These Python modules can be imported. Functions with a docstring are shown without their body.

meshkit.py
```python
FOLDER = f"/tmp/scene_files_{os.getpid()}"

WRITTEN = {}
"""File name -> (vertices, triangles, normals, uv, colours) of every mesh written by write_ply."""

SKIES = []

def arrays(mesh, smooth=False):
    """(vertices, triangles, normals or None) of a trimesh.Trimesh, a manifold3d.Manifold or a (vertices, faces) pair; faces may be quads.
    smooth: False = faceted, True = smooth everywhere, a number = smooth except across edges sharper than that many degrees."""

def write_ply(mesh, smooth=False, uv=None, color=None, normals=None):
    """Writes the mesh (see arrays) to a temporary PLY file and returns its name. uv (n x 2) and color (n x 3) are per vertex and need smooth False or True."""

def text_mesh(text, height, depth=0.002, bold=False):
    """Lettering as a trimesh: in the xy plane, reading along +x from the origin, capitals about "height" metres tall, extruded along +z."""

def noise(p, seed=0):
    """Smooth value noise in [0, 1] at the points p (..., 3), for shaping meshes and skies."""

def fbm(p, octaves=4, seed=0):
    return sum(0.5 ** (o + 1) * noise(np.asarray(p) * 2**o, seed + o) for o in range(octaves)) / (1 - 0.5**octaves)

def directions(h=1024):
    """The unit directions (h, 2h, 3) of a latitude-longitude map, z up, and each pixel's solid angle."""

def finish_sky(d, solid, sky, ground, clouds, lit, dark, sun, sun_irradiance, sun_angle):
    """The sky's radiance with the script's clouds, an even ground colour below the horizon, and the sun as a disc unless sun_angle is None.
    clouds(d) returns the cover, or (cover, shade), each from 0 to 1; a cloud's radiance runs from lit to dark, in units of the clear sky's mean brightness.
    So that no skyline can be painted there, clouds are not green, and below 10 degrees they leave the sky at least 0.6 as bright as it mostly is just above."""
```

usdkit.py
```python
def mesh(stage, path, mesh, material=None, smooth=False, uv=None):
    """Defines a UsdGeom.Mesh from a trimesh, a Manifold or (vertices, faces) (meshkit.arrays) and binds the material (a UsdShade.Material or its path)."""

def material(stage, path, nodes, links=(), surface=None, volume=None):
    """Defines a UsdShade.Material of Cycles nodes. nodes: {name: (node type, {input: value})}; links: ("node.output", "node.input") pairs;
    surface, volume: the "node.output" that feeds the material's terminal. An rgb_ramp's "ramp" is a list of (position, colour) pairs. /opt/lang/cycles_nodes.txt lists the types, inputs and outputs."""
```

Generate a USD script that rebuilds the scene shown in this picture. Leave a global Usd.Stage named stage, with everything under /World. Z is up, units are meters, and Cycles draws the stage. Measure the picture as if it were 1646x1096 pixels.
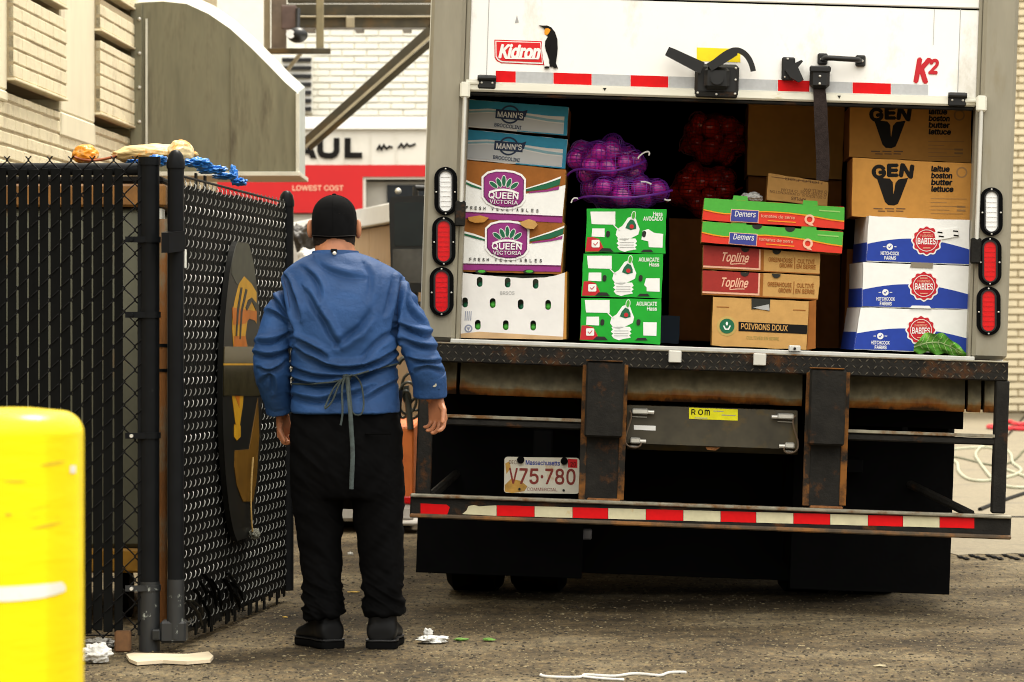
import math, random
import numpy as np
import trimesh, manifold3d, usdkit, meshkit
from manifold3d import Manifold, Mesh as MMesh
from shapely.geometry import Polygon, Point, LineString, box as sbox
from shapely import affinity
from shapely.ops import unary_union
from pxr import Usd, UsdGeom, UsdLux, UsdShade, Gf, Sdf, Vt

rng = np.random.default_rng(7)
random.seed(7)
stage = Usd.Stage.CreateInMemory()
UsdGeom.SetStageUpAxis(stage, UsdGeom.Tokens.z)
UsdGeom.SetStageMetersPerUnit(stage, 1.0)
UsdGeom.Xform.Define(stage, '/World')
UsdGeom.Scope.Define(stage, '/World/Looks')

# ------------------------------------------------------------------ camera, sky, sun
F, CX, HZ, CAMZ = 5000.0, 823.0, 530.0, 1.2          # focal length and horizon of the 1646 px wide photograph, eye height
cam = UsdGeom.Camera.Define(stage, '/World/Camera')
cam.AddTranslateOp().Set(Gf.Vec3d(0, 0, CAMZ))
cam.AddRotateXOp().Set(90.0)
cam.CreateHorizontalApertureAttr(36.0)
cam.CreateVerticalApertureAttr(36.0 * 682 / 1024)
cam.CreateFocalLengthAttr(36.0 * F / 1646)
cam.CreateVerticalApertureOffsetAttr(-18.0 / 1646 * 36.0)
cam.CreateClippingRangeAttr(Gf.Vec2f(0.1, 500))
cam.CreateFStopAttr(7.0)
cam.CreateFocusDistanceAttr(12.6)
cam.CreateExposureAttr(1.58)

SUN_AZ, SUN_EL = math.radians(32), math.radians(66)   # azimuth = atan2(x, y)
sun = UsdLux.DistantLight.Define(stage, '/World/sun')
sun.CreateIntensityAttr(0.40)
sun.CreateAngleAttr(16.0)
sun.CreateNormalizeAttr(True)
sun.CreateColorAttr(Gf.Vec3f(1.0, 0.93, 0.80))
sun.AddRotateZOp().Set(-math.degrees(SUN_AZ))
sun.AddRotateXOp().Set(-(90 - math.degrees(SUN_EL)))

skym = usdkit.material(stage, '/World/Looks/sky_material', {
    'co': ('texture_coordinate', {}),
    'sky': ('sky_texture', {'sky_type': 'single_scattering', 'sun_disc': False, 'sun_elevation': SUN_EL, 'sun_rotation': SUN_AZ}),
    'n': ('noise_texture', {'scale': 2.2, 'detail': 5.0, 'roughness': 0.55}),
    'r': ('rgb_ramp', {'ramp': [(0.0, (0.90, 0.90, 0.90)), (1.0, (1.1, 1.1, 1.1))]}),
    'sx': ('separate_xyz', {}),
    'cie': ('rgb_ramp', {'ramp': [(0.0, (1.8, 1.7, 1.55)), (0.3, (5.4, 5.15, 4.7)), (1.0, (17.0, 16.4, 15.2))]}),      # overcast sky: three to four times brighter overhead than at the horizon
    'mc': ('mix', {'mix_type': 'multiply', 'fac': 1.0}),
    'm': ('mix', {'fac': 0.90}),
    'bg': ('background_shader', {'strength': 0.066})},
    [('co.generated', 'n.vector'), ('n.fac', 'r.fac'), ('co.generated', 'sx.vector'), ('sx.z', 'cie.fac'), ('cie.color', 'mc.color1'), ('r.color', 'mc.color2'), ('sky.color', 'm.color1'), ('mc.color', 'm.color2'), ('m.color', 'bg.color')],
    surface='bg.background')
dome = UsdLux.DomeLight.Define(stage, '/World/sky')
dome.CreateIntensityAttr(1.0)
UsdShade.MaterialBindingAPI.Apply(dome.GetPrim()).Bind(skym)
dome.GetPrim().SetCustomDataByKey('kind', 'structure')

# ------------------------------------------------------------------ materials
MATS = {}
def mat(name, col, rough=0.6, metal=0.0, var=0.12, scale=9.0, bump=0.0, bscale=60.0, spec=0.5, dirt=None, dirt_at=(0.58, 0.7), dscale=4.0,
        stretch=(1, 1, 1), coat=0.0, space='object', bdist=0.01, detail=4.0):
    """A principled surface whose colour wanders by +-var; dirt = a second colour that shows in noise patches."""
    if name in MATS:
        return MATS[name]
    col = np.array(col, float)
    n = {'co': ('texture_coordinate', {}), 'g': ('geometry', {}),
         'mp': ('mapping', {'scale': stretch}),
         'n': ('noise_texture', {'scale': scale, 'detail': detail, 'roughness': 0.6}),
         'r': ('rgb_ramp', {'ramp': [(0.25, tuple(np.clip(col * (1 - var), 0, 1))), (0.75, tuple(np.clip(col * (1 + var), 0, 1)))]}),
         'p': ('principled_bsdf', {'roughness': rough, 'metallic': metal, 'specular_ior_level': spec, 'coat_weight': coat, 'coat_roughness': 0.15})}
    src = 'g.position' if space == 'world' else 'co.object'
    l = [(src, 'mp.vector'), ('mp.vector', 'n.vector'), ('n.fac', 'r.fac')]
    out = 'r.color'
    if dirt is not None:
        n['dn'] = ('noise_texture', {'scale': dscale, 'detail': 7.0, 'roughness': 0.68})
        n['dr'] = ('rgb_ramp', {'ramp': [(dirt_at[0], (0, 0, 0)), (dirt_at[1], (1, 1, 1))]})
        n['dm'] = ('mix', {'color2': dirt})
        l += [('mp.vector', 'dn.vector'), ('dn.fac', 'dr.fac'), ('dr.color', 'dm.fac'), (out, 'dm.color1')]
        out = 'dm.color'
    l.append((out, 'p.base_color'))
    if bump:
        n['bn'] = ('noise_texture', {'scale': bscale, 'detail': 4.0, 'roughness': 0.6})
        n['b'] = ('bump', {'strength': bump, 'distance': bdist})
        l += [('mp.vector', 'bn.vector'), ('bn.fac', 'b.height'), ('b.normal', 'p.normal')]
    MATS[name] = usdkit.material(stage, '/World/Looks/' + name, n, l, surface='p.BSDF')
    return MATS[name]

RUST = (0.17, 0.062, 0.018)
m_brick = mat('cream_painted_brick', (0.80, 0.71, 0.49), 0.75, var=0.08, scale=14, bump=0.35, bscale=70, dirt=(0.42, 0.34, 0.22), dirt_at=(0.55, 0.78), dscale=2.2, space='world')
m_brick2 = mat('cream_painted_brick_grey', (0.58, 0.53, 0.42), 0.75, var=0.12, scale=11, bump=0.35, bscale=60, dirt=(0.36, 0.29, 0.19), dirt_at=(0.55, 0.75), dscale=3.0, space='world')
m_mortar = mat('cream_painted_mortar', (0.40, 0.32, 0.19), 0.85, var=0.12, scale=6, bump=0.3, space='world')
m_render = mat('cream_render', (0.80, 0.73, 0.53), 0.8, var=0.10, scale=3, bump=0.15, bscale=40, dirt=(0.45, 0.38, 0.27), dirt_at=(0.56, 0.75), dscale=1.6, stretch=(1, 1, 0.35), space='world')
m_farbrick = mat('far_white_brick', (0.82, 0.80, 0.70), 0.8, var=0.04, scale=2, space='world')
m_farbrick2 = mat('far_cream_brick', (0.66, 0.57, 0.38), 0.8, var=0.08, scale=2, space='world')
m_farmortar = mat('far_cream_mortar', (0.38, 0.30, 0.17), 0.9, var=0.1, space='world')
m_white_mortar = mat('far_white_mortar', (0.79, 0.77, 0.66), 0.9, var=0.05, space='world')
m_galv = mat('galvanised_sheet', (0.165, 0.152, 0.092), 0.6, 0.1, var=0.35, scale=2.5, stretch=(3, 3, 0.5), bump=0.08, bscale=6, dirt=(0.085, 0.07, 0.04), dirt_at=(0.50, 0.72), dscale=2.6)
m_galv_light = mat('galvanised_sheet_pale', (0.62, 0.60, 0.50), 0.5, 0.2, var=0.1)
m_oldsteel = mat('old_painted_steel', (0.055, 0.045, 0.024), 0.55, 0.2, var=0.3, scale=8, dirt=(0.13, 0.075, 0.02), dirt_at=(0.5, 0.7), dscale=3)
m_oldsteel_light = mat('old_steel_flange', (0.33, 0.28, 0.18), 0.5, 0.3, var=0.2)
m_vinyl = mat('black_vinyl_slat', (0.0038, 0.004, 0.0036), 0.6, var=0.25, scale=18, stretch=(1, 1, 0.2), spec=0.06)
m_blackpipe = mat('black_coated_pipe', (0.005, 0.0055, 0.006), 0.35, var=0.25, scale=12, spec=0.12, dirt=(0.05, 0.055, 0.05), dirt_at=(0.68, 0.78), dscale=9)
m_chippedpipe = mat('chipped_black_pipe', (0.014, 0.015, 0.015), 0.4, var=0.25, scale=12, dirt=(0.32, 0.34, 0.30), dirt_at=(0.60, 0.65), dscale=16)
m_blackwire = mat('black_coated_wire', (0.005, 0.005, 0.005), 0.5, var=0.1, spec=0.12)
m_gatewire = mat('worn_grey_wire', (0.21, 0.21, 0.19), 0.4, 0.1, var=0.15)
m_yellow = mat('yellow_bollard_plastic', (0.93, 0.71, 0.003), 0.28, var=0.05, scale=4, spec=0.35, dirt=(0.58, 0.40, 0.01), dirt_at=(0.64, 0.80), dscale=11, stretch=(0.6, 0.6, 2.6), bump=0.15, bscale=12)
m_bandwhite = mat('worn_white_tape', (0.78, 0.78, 0.70), 0.5, var=0.1, dirt=(0.85, 0.65, 0.1), dirt_at=(0.62, 0.7), dscale=14)
m_door = mat('white_door_panel', (0.88, 0.87, 0.82), 0.42, var=0.03, scale=3, dirt=(0.60, 0.57, 0.48), dirt_at=(0.54, 0.74), dscale=3.0, stretch=(1.4, 1, 0.8))
m_rail = mat('white_bottom_rail', (0.74, 0.72, 0.60), 0.4, var=0.06, scale=6, dirt=(0.45, 0.37, 0.15), dirt_at=(0.60, 0.75), dscale=6, stretch=(0.6, 1, 3))
m_post = mat('weathered_aluminium_post', (0.29, 0.265, 0.195), 0.5, 0.35, var=0.12, scale=5, bump=0.06, bscale=80, dirt=(0.24, 0.20, 0.12), dirt_at=(0.55, 0.75), dscale=3, stretch=(2.5, 1, 0.6))
m_alu = mat('bright_aluminium', (0.70, 0.69, 0.62), 0.35, 0.6, var=0.1)
m_frame = mat('rusty_black_steel', (0.011, 0.010, 0.008), 0.55, 0.0, var=0.5, scale=14, bump=0.25, bscale=90, dirt=(0.10, 0.036, 0.007), dirt_at=(0.56, 0.72), dscale=6, spec=0.15)
m_frame_edge = mat('worn_steel_edge', (0.24, 0.22, 0.16), 0.45, 0.4, var=0.3, scale=20, dirt=(0.15, 0.07, 0.02), dirt_at=(0.50, 0.62), dscale=8)
m_weld = mat('rust_streaked_edge', (0.014, 0.012, 0.009), 0.65, 0.0, var=0.5, scale=16, dirt=(0.20, 0.078, 0.015), dirt_at=(0.44, 0.60), dscale=7, spec=0.15)
m_rust = mat('flaking_rust', (0.22, 0.085, 0.02), 0.85, var=0.45, scale=26, bump=0.5, bscale=120)
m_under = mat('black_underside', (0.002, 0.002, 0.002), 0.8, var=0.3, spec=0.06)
m_rubber = mat('black_rubber', (0.0022, 0.0022, 0.0022), 0.85, var=0.3, spec=0.05, bump=0.15, bscale=50)
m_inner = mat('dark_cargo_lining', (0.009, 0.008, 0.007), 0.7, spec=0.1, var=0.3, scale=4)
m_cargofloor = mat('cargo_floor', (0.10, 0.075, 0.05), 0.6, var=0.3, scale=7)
m_blackmetal = mat('black_hardware', (0.006, 0.006, 0.0055), 0.38, 0.0, var=0.3, scale=20, dirt=(0.08, 0.045, 0.02), dirt_at=(0.66, 0.75), dscale=14)
m_strap = mat('worn_black_strap', (0.024, 0.017, 0.015), 0.9, spec=0.1, var=0.35, scale=40, bump=0.4, bscale=260)
m_redtape = mat('red_reflective_tape', (0.62, 0.002, 0.004), 0.5, spec=0.2, var=0.08, scale=40)
m_silvertape = mat('silver_reflective_tape', (0.45, 0.46, 0.46), 0.45, 0.1, var=0.08, scale=60)
m_creamtape = mat('dirty_cream_reflective_tape', (0.56, 0.52, 0.33), 0.5, var=0.12, scale=20, dirt=(0.50, 0.26, 0.02), dirt_at=(0.60, 0.72), dscale=7)
m_redlens = mat('red_lamp_lens', (0.58, 0.002, 0.004), 0.2, var=0.08, scale=60, coat=0.2, bump=0.25, bscale=180, bdist=0.004)
m_whitelens = mat('clear_lamp_lens', (0.80, 0.80, 0.78), 0.15, var=0.06, scale=30, coat=0.5, bump=0.25, bscale=160, bdist=0.004)
m_screw = mat('bright_screw', (0.75, 0.73, 0.66), 0.3, 0.6, var=0.05)
m_plate = mat('number_plate_white', (0.72, 0.68, 0.55), 0.4, var=0.06, dirt=(0.55, 0.28, 0.03), dirt_at=(0.60, 0.75), dscale=9)
m_dkplatetext = mat('maroon_plate_ink', (0.22, 0.022, 0.012), 0.5, var=0.1)
def ink(name, col, var=0.08):
    return mat(name, col, 0.55, var=var, scale=30, spec=0.35)
i_black = mat('black_ink', (0.007, 0.006, 0.005), 0.6, var=0.3, spec=0.12)
i_white = ink('white_ink', (0.80, 0.80, 0.76), 0.04)
i_red = ink('red_ink', (0.62, 0.008, 0.012))
i_sealred = ink('seal_red_ink', (0.48, 0.012, 0.020))
i_darkred = ink('dark_red_ink', (0.30, 0.018, 0.012))
i_blue = ink('royal_blue_ink', (0.010, 0.040, 0.30))
i_cyan = ink('cyan_ink', (0.03, 0.32, 0.52))
i_palecyan = ink('pale_cyan_ink', (0.28, 0.52, 0.60))
i_navy = ink('navy_ink', (0.015, 0.035, 0.085))
i_purple = ink('plum_ink', (0.25, 0.022, 0.17))
i_dkpurple = ink('dark_plum_ink', (0.12, 0.012, 0.09))
i_green = ink('dark_green_ink', (0.006, 0.11, 0.045))
i_leafgreen = ink('leaf_green_ink', (0.06, 0.36, 0.035))
i_scarlet = ink('scarlet_ink', (0.62, 0.03, 0.012))
i_violet = ink('violet_blue_ink', (0.035, 0.045, 0.24))
i_yellow = ink('yellow_ink', (0.86, 0.66, 0.008))
i_lemon = ink('lemon_ink', (0.80, 0.76, 0.008))
i_orange = ink('orange_ink', (0.80, 0.30, 0.01))
i_brown = ink('brown_ink', (0.13, 0.062, 0.022))
i_grey = ink('grey_ink', (0.36, 0.36, 0.35))
i_salmon = ink('pale_salmon_ink', (0.75, 0.42, 0.28))
i_olive = ink('olive_ink', (0.25, 0.22, 0.05))
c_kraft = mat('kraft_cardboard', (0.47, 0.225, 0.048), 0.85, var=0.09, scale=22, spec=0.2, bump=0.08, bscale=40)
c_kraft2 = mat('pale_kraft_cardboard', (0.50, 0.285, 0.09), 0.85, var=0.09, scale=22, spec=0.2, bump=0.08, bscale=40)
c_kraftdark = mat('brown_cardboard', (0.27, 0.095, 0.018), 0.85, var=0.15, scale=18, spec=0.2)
c_white = mat('white_cardboard', (0.74, 0.72, 0.68), 0.7, var=0.05, scale=12, spec=0.25, bump=0.15, bscale=14)
c_green = mat('green_carton', (0.008, 0.34, 0.022), 0.6, var=0.08, scale=14, spec=0.3)
m_hole = mat('dark_hole', (0.012, 0.012, 0.008), 0.9, var=0.3)

# ------------------------------------------------------------------ prims
USED = {}
def numbered(parent, name):
    k = parent + '/' + name
    n = USED.get(k, 0); USED[k] = n + 1
    return k if n == 0 else f'{k}_{n:03d}'

class Node:
    def __init__(s, path, base, frame): s.path, s.base, s.frame = path, np.array(base, float), frame

def fix(m):
    if isinstance(m, trimesh.Trimesh) and m.is_volume is False: return m
    return m

def tag(path, label=None, cat=None, group=None, kind=None):
    p = stage.GetPrimAtPath(path)
    for k, v in (('label', label), ('category', cat), ('group', group), ('kind', kind)):
        if v: p.SetCustomDataByKey(k, v)

# frames: pixel of the photograph + depth -> point of that frame
def world_px(px, py, d):
    px, py, d = np.asarray(px, float), np.asarray(py, float), np.asarray(d, float)
    return np.stack([(px - CX) / F * d, d + 0 * px, CAMZ - (py - HZ) / F * d], -1)

class Frame:
    """A rigid placement; local axes ex, ey, ez (rows of R) and origin o. px(): the pixel's ray meets the local plane y = yo."""
    def __init__(s, o, roll=0.0, yaw=0.0):
        c, n = math.cos(roll), math.sin(roll); cy, sy = math.cos(yaw), math.sin(yaw)
        turn = lambda v: np.array([v[0] * cy + v[1] * sy, -v[0] * sy + v[1] * cy, v[2]])
        s.R = np.array([turn((c, 0, -n)), turn((0, 1, 0)), turn((n, 0, c))]); s.o = np.array(o, float)
    def px(s, px, py, yo):
        px, py = np.asarray(px, float), np.asarray(py, float)
        ray = np.stack([(px - CX) / F, np.ones_like(px), -(py - HZ) / F], -1)
        eye = np.array([0, 0, CAMZ])
        lo, lr = (eye - s.o) @ s.R.T, ray @ s.R.T
        t = (yo - lo[1]) / lr[..., 1]
        return lo + lr * t[..., None]
    def matrix(s, base):
        w = s.o + np.asarray(base) @ s.R
        M = np.eye(4); M[:3, :3] = s.R; M[3, :3] = w
        return Gf.Matrix4d(*M.ravel().tolist())
WORLD = Frame((0, 0, 0))

def thing(name, label, cat, base=(0, 0, 0), frame=WORLD, group=None, kind=None):
    path = numbered('/World', name)
    x = UsdGeom.Xform.Define(stage, path)
    x.AddTransformOp().Set(frame.matrix(base))
    tag(path, label, cat, group, kind)
    return Node(path, base, frame)

def part(node, name, mesh, m, smooth=False, label=None, kind=None):
    v, f, n = meshkit.arrays(mesh, False)
    tm = trimesh.Trimesh(v - node.base, f, process=False); tm.remove_unreferenced_vertices()
    path = numbered(node.path, name)
    usdkit.mesh(stage, path, tm, m, smooth=smooth)
    tag(path, label=label, kind=kind)
    return Node(path, node.base, node.frame)

def single(name, mesh, m, label, cat, base=(0, 0, 0), frame=WORLD, group=None, kind=None, smooth=False):
    """A thing that is one mesh."""
    v, f, n = meshkit.arrays(mesh, False)
    path = numbered('/World', name)
    g = usdkit.mesh(stage, path, trimesh.Trimesh(v - np.array(base), f, process=False), m, smooth=smooth)
    UsdGeom.Xformable(g).AddTransformOp().Set(frame.matrix(base))
    tag(path, label, cat, group, kind)
    return Node(path, base, frame)

def cat_(ms): return trimesh.util.concatenate(ms)
def bx(lo, hi):
    lo, hi = np.minimum(lo, hi), np.maximum(lo, hi)
    return trimesh.creation.box(bounds=[lo, hi])
def cbx(lo, hi, c=0.006):
    """Box with chamfered edges."""
    lo, hi = np.minimum(lo, hi).astype(float), np.maximum(lo, hi).astype(float)
    c = min(c, *(0.45 * (hi - lo)))
    pts = []
    for ax in range(3):
        a, b = lo + c, hi - c; a[ax], b[ax] = lo[ax], hi[ax]
        pts += [[(a, b)[i][0], (a, b)[j][1], (a, b)[k][2]] for i in (0, 1) for j in (0, 1) for k in (0, 1)]
    return trimesh.convex.convex_hull(np.array(pts))
def hull(points): return trimesh.convex.convex_hull(np.asarray(points, float))

def tube(points, radius, sides=8, caps=True, flat=None):
    """Sweep of a circle (or flat=(a, b) ellipse) along a polyline."""
    p = np.asarray(points, float)
    t = np.gradient(p, axis=0); t /= np.linalg.norm(t, axis=1, keepdims=True) + 1e-12
    ref = np.array([0, 0, 1.0]) if abs(t[0][2]) < 0.9 else np.array([0, 1.0, 0])
    a = np.cross(t[0], ref); a /= np.linalg.norm(a)
    A = []
    for i in range(len(p)):
        a = a - t[i] * np.dot(a, t[i]); a /= np.linalg.norm(a) + 1e-12; A.append(a.copy())
    A = np.array(A); B = np.cross(t, A)
    ang = np.arange(sides) * 2 * np.pi / sides
    r = np.broadcast_to(radius, (len(p),))
    fa, fb = flat or (1, 1)
    v = p[:, None] + r[:, None, None] * (fa * np.cos(ang)[None, :, None] * A[:, None] + fb * np.sin(ang)[None, :, None] * B[:, None])
    n = len(p)
    i, j = np.meshgrid(np.arange(n - 1), np.arange(sides), indexing='ij')
    q = np.stack([i * sides + j, i * sides + (j + 1) % sides, (i + 1) * sides + (j + 1) % sides, (i + 1) * sides + j], -1).reshape(-1, 4)
    f = np.vstack([q[:, [0, 1, 2]], q[:, [0, 2, 3]]])
    v = v.reshape(-1, 3)
    if caps:
        v = np.vstack([v, p[0], p[-1]]); c0, c1 = len(v) - 2, len(v) - 1
        k = np.arange(sides)
        f = np.vstack([f, np.stack([np.full(sides, c0), (k + 1) % sides, k], 1), np.stack([np.full(sides, c1), (n - 1) * sides + k, (n - 1) * sides + (k + 1) % sides], 1)])
    m = trimesh.Trimesh(v, f, process=False)
    if caps and m.volume < 0: m.invert()
    return m
def rod(a, b, r, sides=12): return tube(np.array([a, b], float), r, sides)
def cyl(c, axis, r, h, sides=20):
    c = np.array(c, float); ax = np.zeros(3); ax[axis] = 1
    return rod(c - ax * h / 2, c + ax * h / 2, r, sides)
def curve(pts, n=40):
    """Smooth (Catmull-Rom) polyline through pts."""
    from scipy.interpolate import CubicSpline
    p = np.asarray(pts, float); s = np.r_[0, np.cumsum(np.linalg.norm(np.diff(p, axis=0), axis=1))]
    return CubicSpline(s, p)(np.linspace(0, s[-1], n))

# pixel-measured shapes
def extr(poly, yo_front, yo_back, fr):
    """A polygon measured on the photograph, standing on the frame's plane y = yo_front and extruded straight back."""
    out = []
    for g in getattr(poly, 'geoms', [poly]):
        if g.is_empty or g.area < 1e-6: continue
        m = trimesh.creation.extrude_polygon(g, 1.0, engine='earcut')
        v = m.vertices
        w = fr.px(v[:, 0], v[:, 1], yo_front)
        w[:, 1] += (yo_back - yo_front) * v[:, 2]
        m = trimesh.Trimesh(w, m.faces, process=False)
        if m.volume < 0: m.invert()
        out.append(m)
    return cat_(out)
def pbox(x0, y0, x1, y1, yf, yb, fr, c=0.004):
    """A chamfered box whose front face has these corners in the photograph."""
    a, b = fr.px(x0, y0, yf), fr.px(x1, y1, yf)
    return cbx((a[0], yf, b[2]), (b[0], yb, a[2]), c)
def rrect(x0, y0, x1, y1, r, tilt=0.0):
    p = sbox(x0 + r, y0 + r, x1 - r, y1 - r).buffer(r, quad_segs=5)
    return affinity.rotate(p, tilt, origin=((x0 + x1) / 2, (y0 + y1) / 2)) if tilt else p
def ell(cx, cy, rx, ry, n=8): return affinity.scale(Point(cx, cy).buffer(1, quad_segs=n), rx, ry)
def band(pts, w): return LineString(pts).buffer(w / 2, cap_style='flat', join_style='mitre')
LAY = 0.0009
def decal(node, name, poly, m, yo, layer=1, label=None, fr=None):
    return part(node, name, extr(poly, yo - LAY * layer, yo + 0.0006, fr or node.frame), m, label=label)
def text(node, name, s, m, p0, p1, h, yo, layer=2, bold=True, lean=0.0, up=None, label=None, fat=0.0):
    """Lettering whose baseline runs from pixel p0 to pixel p1, capitals h pixels tall, on the plane y = yo."""
    t = meshkit.text_mesh(s, 1.0, 1.0, bold=bold)
    v = t.vertices; x0, x1 = v[:, 0].min(), v[:, 0].max()
    p0, p1 = np.array(p0, float), np.array(p1, float)
    d = p1 - p0; u = d / np.linalg.norm(d)
    upv = np.array(up if up is not None else (u[1], -u[0])) * h
    q = p0 + np.outer((v[:, 0] - x0) / (x1 - x0), d) + np.outer(v[:, 1], upv) + np.outer(v[:, 1] * h * lean, u)
    z = v[:, 2]
    fr = node.frame
    ms = []
    for i, (ox, oy) in enumerate(((0, 0), (fat, 0), (-fat, 0), (0, fat), (0, -fat)) if fat else ((0, 0),)):
        w = fr.px(q[:, 0] + ox, q[:, 1] + oy, yo - LAY * layer - 0.00015 * i)
        w[:, 1] += (LAY * layer + 0.0006) * z
        tm = trimesh.Trimesh(w, t.faces, process=False)
        if tm.volume < 0: tm.invert()
        ms.append(tm)
    return part(node, name, cat_(ms), m, label=label)
# ------------------------------------------------------------------ ground
def ground_material():
    n = {'g': ('geometry', {}),
         'n1': ('noise_texture', {'scale': 0.9, 'detail': 7.0, 'roughness': 0.66}),
         'n2': ('noise_texture', {'scale': 34.0, 'detail': 8.0, 'roughness': 0.82}),
         'n3': ('noise_texture', {'scale': 5.0, 'detail': 6.0, 'roughness': 0.7}),
         'v': ('voronoi_texture', {'scale': 120.0}),
         'r1': ('rgb_ramp', {'ramp': [(0.36, (0.034, 0.024, 0.012)), (0.5, (0.102, 0.076, 0.040)), (0.66, (0.200, 0.162, 0.098))]}),
         'r2': ('rgb_ramp', {'ramp': [(0.30, (0.12, 0.10, 0.08)), (0.5, (1.0, 1.0, 1.0)), (0.70, (2.3, 2.1, 1.7))]}),
         'r3': ('rgb_ramp', {'ramp': [(0.35, (0.55, 0.55, 0.55)), (0.6, (1.1, 1.1, 1.1))]}),
         'm1': ('mix', {'mix_type': 'multiply', 'fac': 1.0}), 'm2': ('mix', {'mix_type': 'multiply', 'fac': 0.8}),
         'b': ('bump', {'strength': 1.0, 'distance': 0.012}),
         'p': ('principled_bsdf', {'roughness': 0.85, 'specular_ior_level': 0.25})}
    n['mp'] = ('mapping', {'scale': (1.0, 0.32, 1.0)})
    l = [('g.position', 'mp.vector')] + [('mp.vector' if k == 'n2' else 'g.position', k + '.vector') for k in ('n1', 'n2', 'n3', 'v')]
    l += [('n1.fac', 'r1.fac'), ('n2.fac', 'r2.fac'), ('n3.fac', 'r3.fac'), ('r1.color', 'm1.color1'), ('r2.color', 'm1.color2'), ('m1.color', 'm2.color1'),
          ('r3.color', 'm2.color2'), ('m2.color', 'p.base_color'), ('n2.fac', 'b.height'), ('b.normal', 'p.normal')]
    return usdkit.material(stage, '/World/Looks/worn_asphalt', n, l, surface='p.BSDF')
m_ground = ground_material()
m_concrete = mat('pale_worn_concrete', (0.22, 0.185, 0.12), 0.85, var=0.25, scale=30, bump=0.4, bscale=60, dirt=(0.14, 0.12, 0.085), dirt_at=(0.52, 0.7), dscale=2.5, space='world')
def setting(name, mesh, m, kind='structure'):
    p = numbered('/World', name)
    usdkit.mesh(stage, p, mesh, m); tag(p, kind=kind)
    return p
g = trimesh.Trimesh([[-120, -60, 0], [120, -60, 0], [120, 160, 0], [-120, 160, 0]], [[0, 1, 2], [0, 2, 3]], process=False)
setting('ground', g, m_ground)
# pale concrete apron along the right side, 4 mm above the asphalt, its near edge ragged
edge = [(1540, 893), (1570, 891), (1600, 892), (1630, 890), (1646, 891), (1690, 890), (1760, 890)]
ap = [tuple(world_px(x, y, CAMZ * F / (y - HZ))[:2]) for x, y in edge]
far = [(14.0, 18.0), (14.0, 44.5), (2.6, 44.5), (2.6, 30), (ap[0][0] - 0.15, ap[0][1] + 1.0)]
poly = Polygon(ap + far)
mm = trimesh.creation.extrude_polygon(poly, 0.004, engine='earcut')
setting('pavement', mm, m_concrete)

# ------------------------------------------------------------------ brick courses
def courses(node, name, m, x0, x1, z0, z1, yf, yb, bw=0.205, bh=0.066, j=0.010, jit=0.003, c=0.006, frame=None, off=0):
    row, z = off, z0
    while z + 0.5 * bh < z1:
        top = min(z + bh, z1)
        x = x0 - (0.5 * (bw + j) if row % 2 else 0)
        while x < x1 - 0.02:
            a, b = max(x, x0), min(x + bw, x1)
            if b - a > 0.03:
                d = rng.uniform(-jit, jit)
                part(node, name, cbx((a, yf + d, z + rng.uniform(0, 0.002)), (b, yb, top), c), m)
            x += bw + j
        z += bh + j; row += 1

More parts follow.
